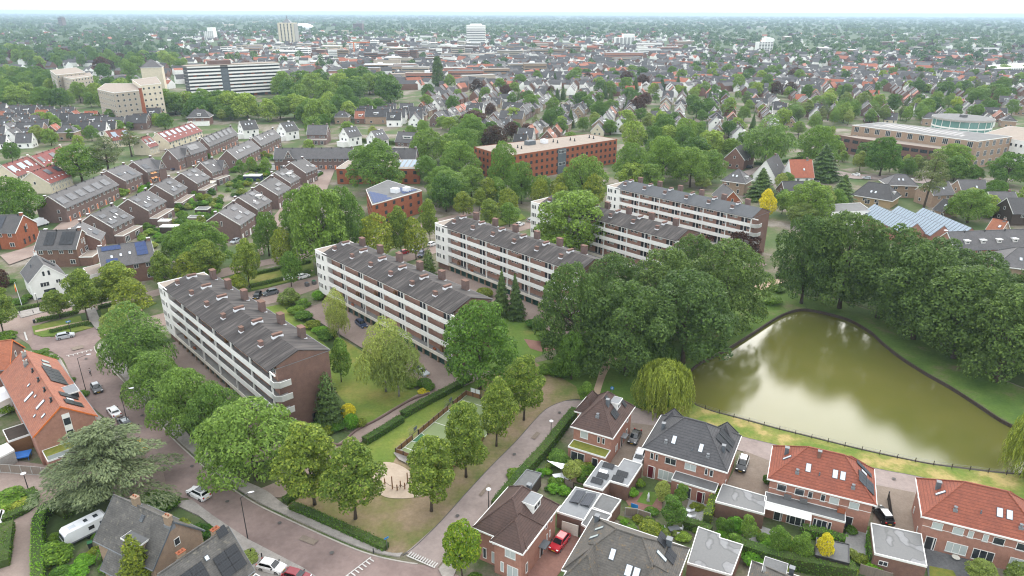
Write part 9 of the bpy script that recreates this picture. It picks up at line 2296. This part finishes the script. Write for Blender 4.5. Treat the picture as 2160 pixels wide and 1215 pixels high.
# the wooded town and country to the horizon: one mass of trees
g = np.random.default_rng(9)
m, t_, b_, out = newmat('leaf_far')
at = t_.nodes.new('ShaderNodeAttribute'); at.attribute_name = 'tint'
gi = t_.nodes.new('ShaderNodeNewGeometry')
col = ramp(t_, at.outputs['Fac'], [(0.0, (0.045, 0.085, 0.038)), (0.35, (0.065, 0.115, 0.042)), (0.7, (0.09, 0.15, 0.048)), (0.93, (0.13, 0.18, 0.055)), (1.0, (0.06, 0.035, 0.042))])
col = mix(t_, 0.5, col, ramp(t_, gi.outputs['Random Per Island'], [(0, (0.55, 0.55, 0.55)), (1, (1.5, 1.5, 1.4))]), 'MULTIPLY')
t_.links.new(col, b_.inputs['Base Color']); inp(b_, Roughness=0.8, **{'Specular IOR Level': 0.15})
spots = []
for _ in range(26000):
 y = 560 * math.exp(g.uniform(0, 3.4)); x = g.uniform(-0.93, 0.93) * y + g.uniform(-20, 20)
 qx, qy = proj(x, y)
 if qy > 152 and qx > 560: continue
 if qy > 135 and qx <= 560: continue
 town_ = 390 < qx < 1460 and 82 < qy < 152
 if town_ and g.random() < 0.88: continue
 if (900 < qx and qy > 100) and g.random() < 0.5: continue
 if y < 1900 and not free(x, y, 4): continue
 r = g.uniform(3.8, 7.0) * (1 + max(0, (y - 1500)) / 3500.0)
 spots.append((x, y, r))
spots = spots[:8800]
PT, NT, SZ, TN = [], [], [], []
for x, y, r in spots:
 n = 110 if y < 1300 else (70 if y < 2600 else 34)
 d = sphere_pts(n, g); d[:, 2] = np.abs(d[:, 2]) * 1.0 - 0.15
 h = g.uniform(9, 17) if y < 3000 else g.uniform(10, 20)
 lob = 1 + 0.22 * np.sin(d[:, 0] * 5 + r) * np.cos(d[:, 1] * 5 - r)
 p = np.stack([x + d[:, 0] * r * lob, y + d[:, 1] * r * lob, h * 0.48 + d[:, 2] * h * 0.52 * lob], 1)
 PT.append(p); NT.append(d + g.normal(size=d.shape) * 0.35); SZ.append(np.full(n, r * (0.52 if n > 100 else 0.66 if n > 60 else 0.95)) * g.uniform(0.7, 1.3, n)); TN.append(np.full(n * 4, min(0.95, max(0, 0.5 * g.beta(2, 2.2) + 0.24 + 0.22 * math.sin(x / 170 + 2 * math.sin(y / 410)) * math.cos(y / 260 + x / 500))) if g.random() > 0.02 else 1.0))
v = leaves(np.concatenate(PT), np.concatenate(NT), np.concatenate(SZ), 0.85, g)
me = raw_mesh('far_trees', v, quads_of(v), ['leaf_far'])
a_ = me.attributes.new('tint', 'FLOAT', 'POINT'); a_.data.foreach_set('value', np.concatenate(TN).astype(np.float32))
tag(put('far_trees', me), 'mass of treetops reaching to the horizon', 'trees', kind='stuff')
# large pale sheds and roofs dotted through the far woods
town([(0, 45), (2160, 48), (2160, 75), (0, 75)], 60, (7, 14), (30, 90), ['render_white', 'brick_tan', 'concrete', 'render_cream'], 'pale building dotted among the farthest woods', 'pale far buildings', (0, 30, 90))
# look-alikes within one group are told apart by their place from left to right
ON = 'first second third fourth fifth sixth seventh eighth ninth tenth eleventh twelfth thirteenth fourteenth fifteenth sixteenth seventeenth eighteenth nineteenth'.split()
TE = {2: 'twent', 3: 'thirt', 4: 'fort', 5: 'fift', 6: 'sixt', 7: 'sevent', 8: 'eight', 9: 'ninet'}
def ordinal(n):
 if n < 20: return ON[n - 1]
 return TE[n // 10] + ('ieth' if n % 10 == 0 else 'y-' + ON[n % 10 - 1])
same = {}
for o in bpy.data.objects:
 if o.parent is None and o.get('group') and o.get('label') and 'chair' not in o['label']:
  same.setdefault(o['label'], []).append(o)
for lb, os_ in same.items():
 if len(os_) > 1:
  os_.sort(key=lambda o: proj(o.location.x, o.location.y)[0])
  for i, o in enumerate(os_):
   o['label'] = lb + ', ' + ordinal(i + 1) + ' from left'
# ---------------------------------------------------------------- haze in the air
hm = bpy.data.materials.new('haze_air'); hm.use_nodes = True; ht = hm.node_tree; ht.nodes.clear()
ho = ht.nodes.new('ShaderNodeOutputMaterial'); hv = ht.nodes.new('ShaderNodeVolumePrincipled')
inp(hv, **{'Color': (0.56, 0.72, 0.86, 1), 'Density': 0.0001, 'Anisotropy': 0.0})
ht.links.new(hv.outputs[0], ho.inputs['Volume'])
MAT['haze_air'] = hm
tag(MB().box(-33000, 33000, -4500, 35000, -2.5, 110).build('haze', 'haze_air'), kind='stuff')
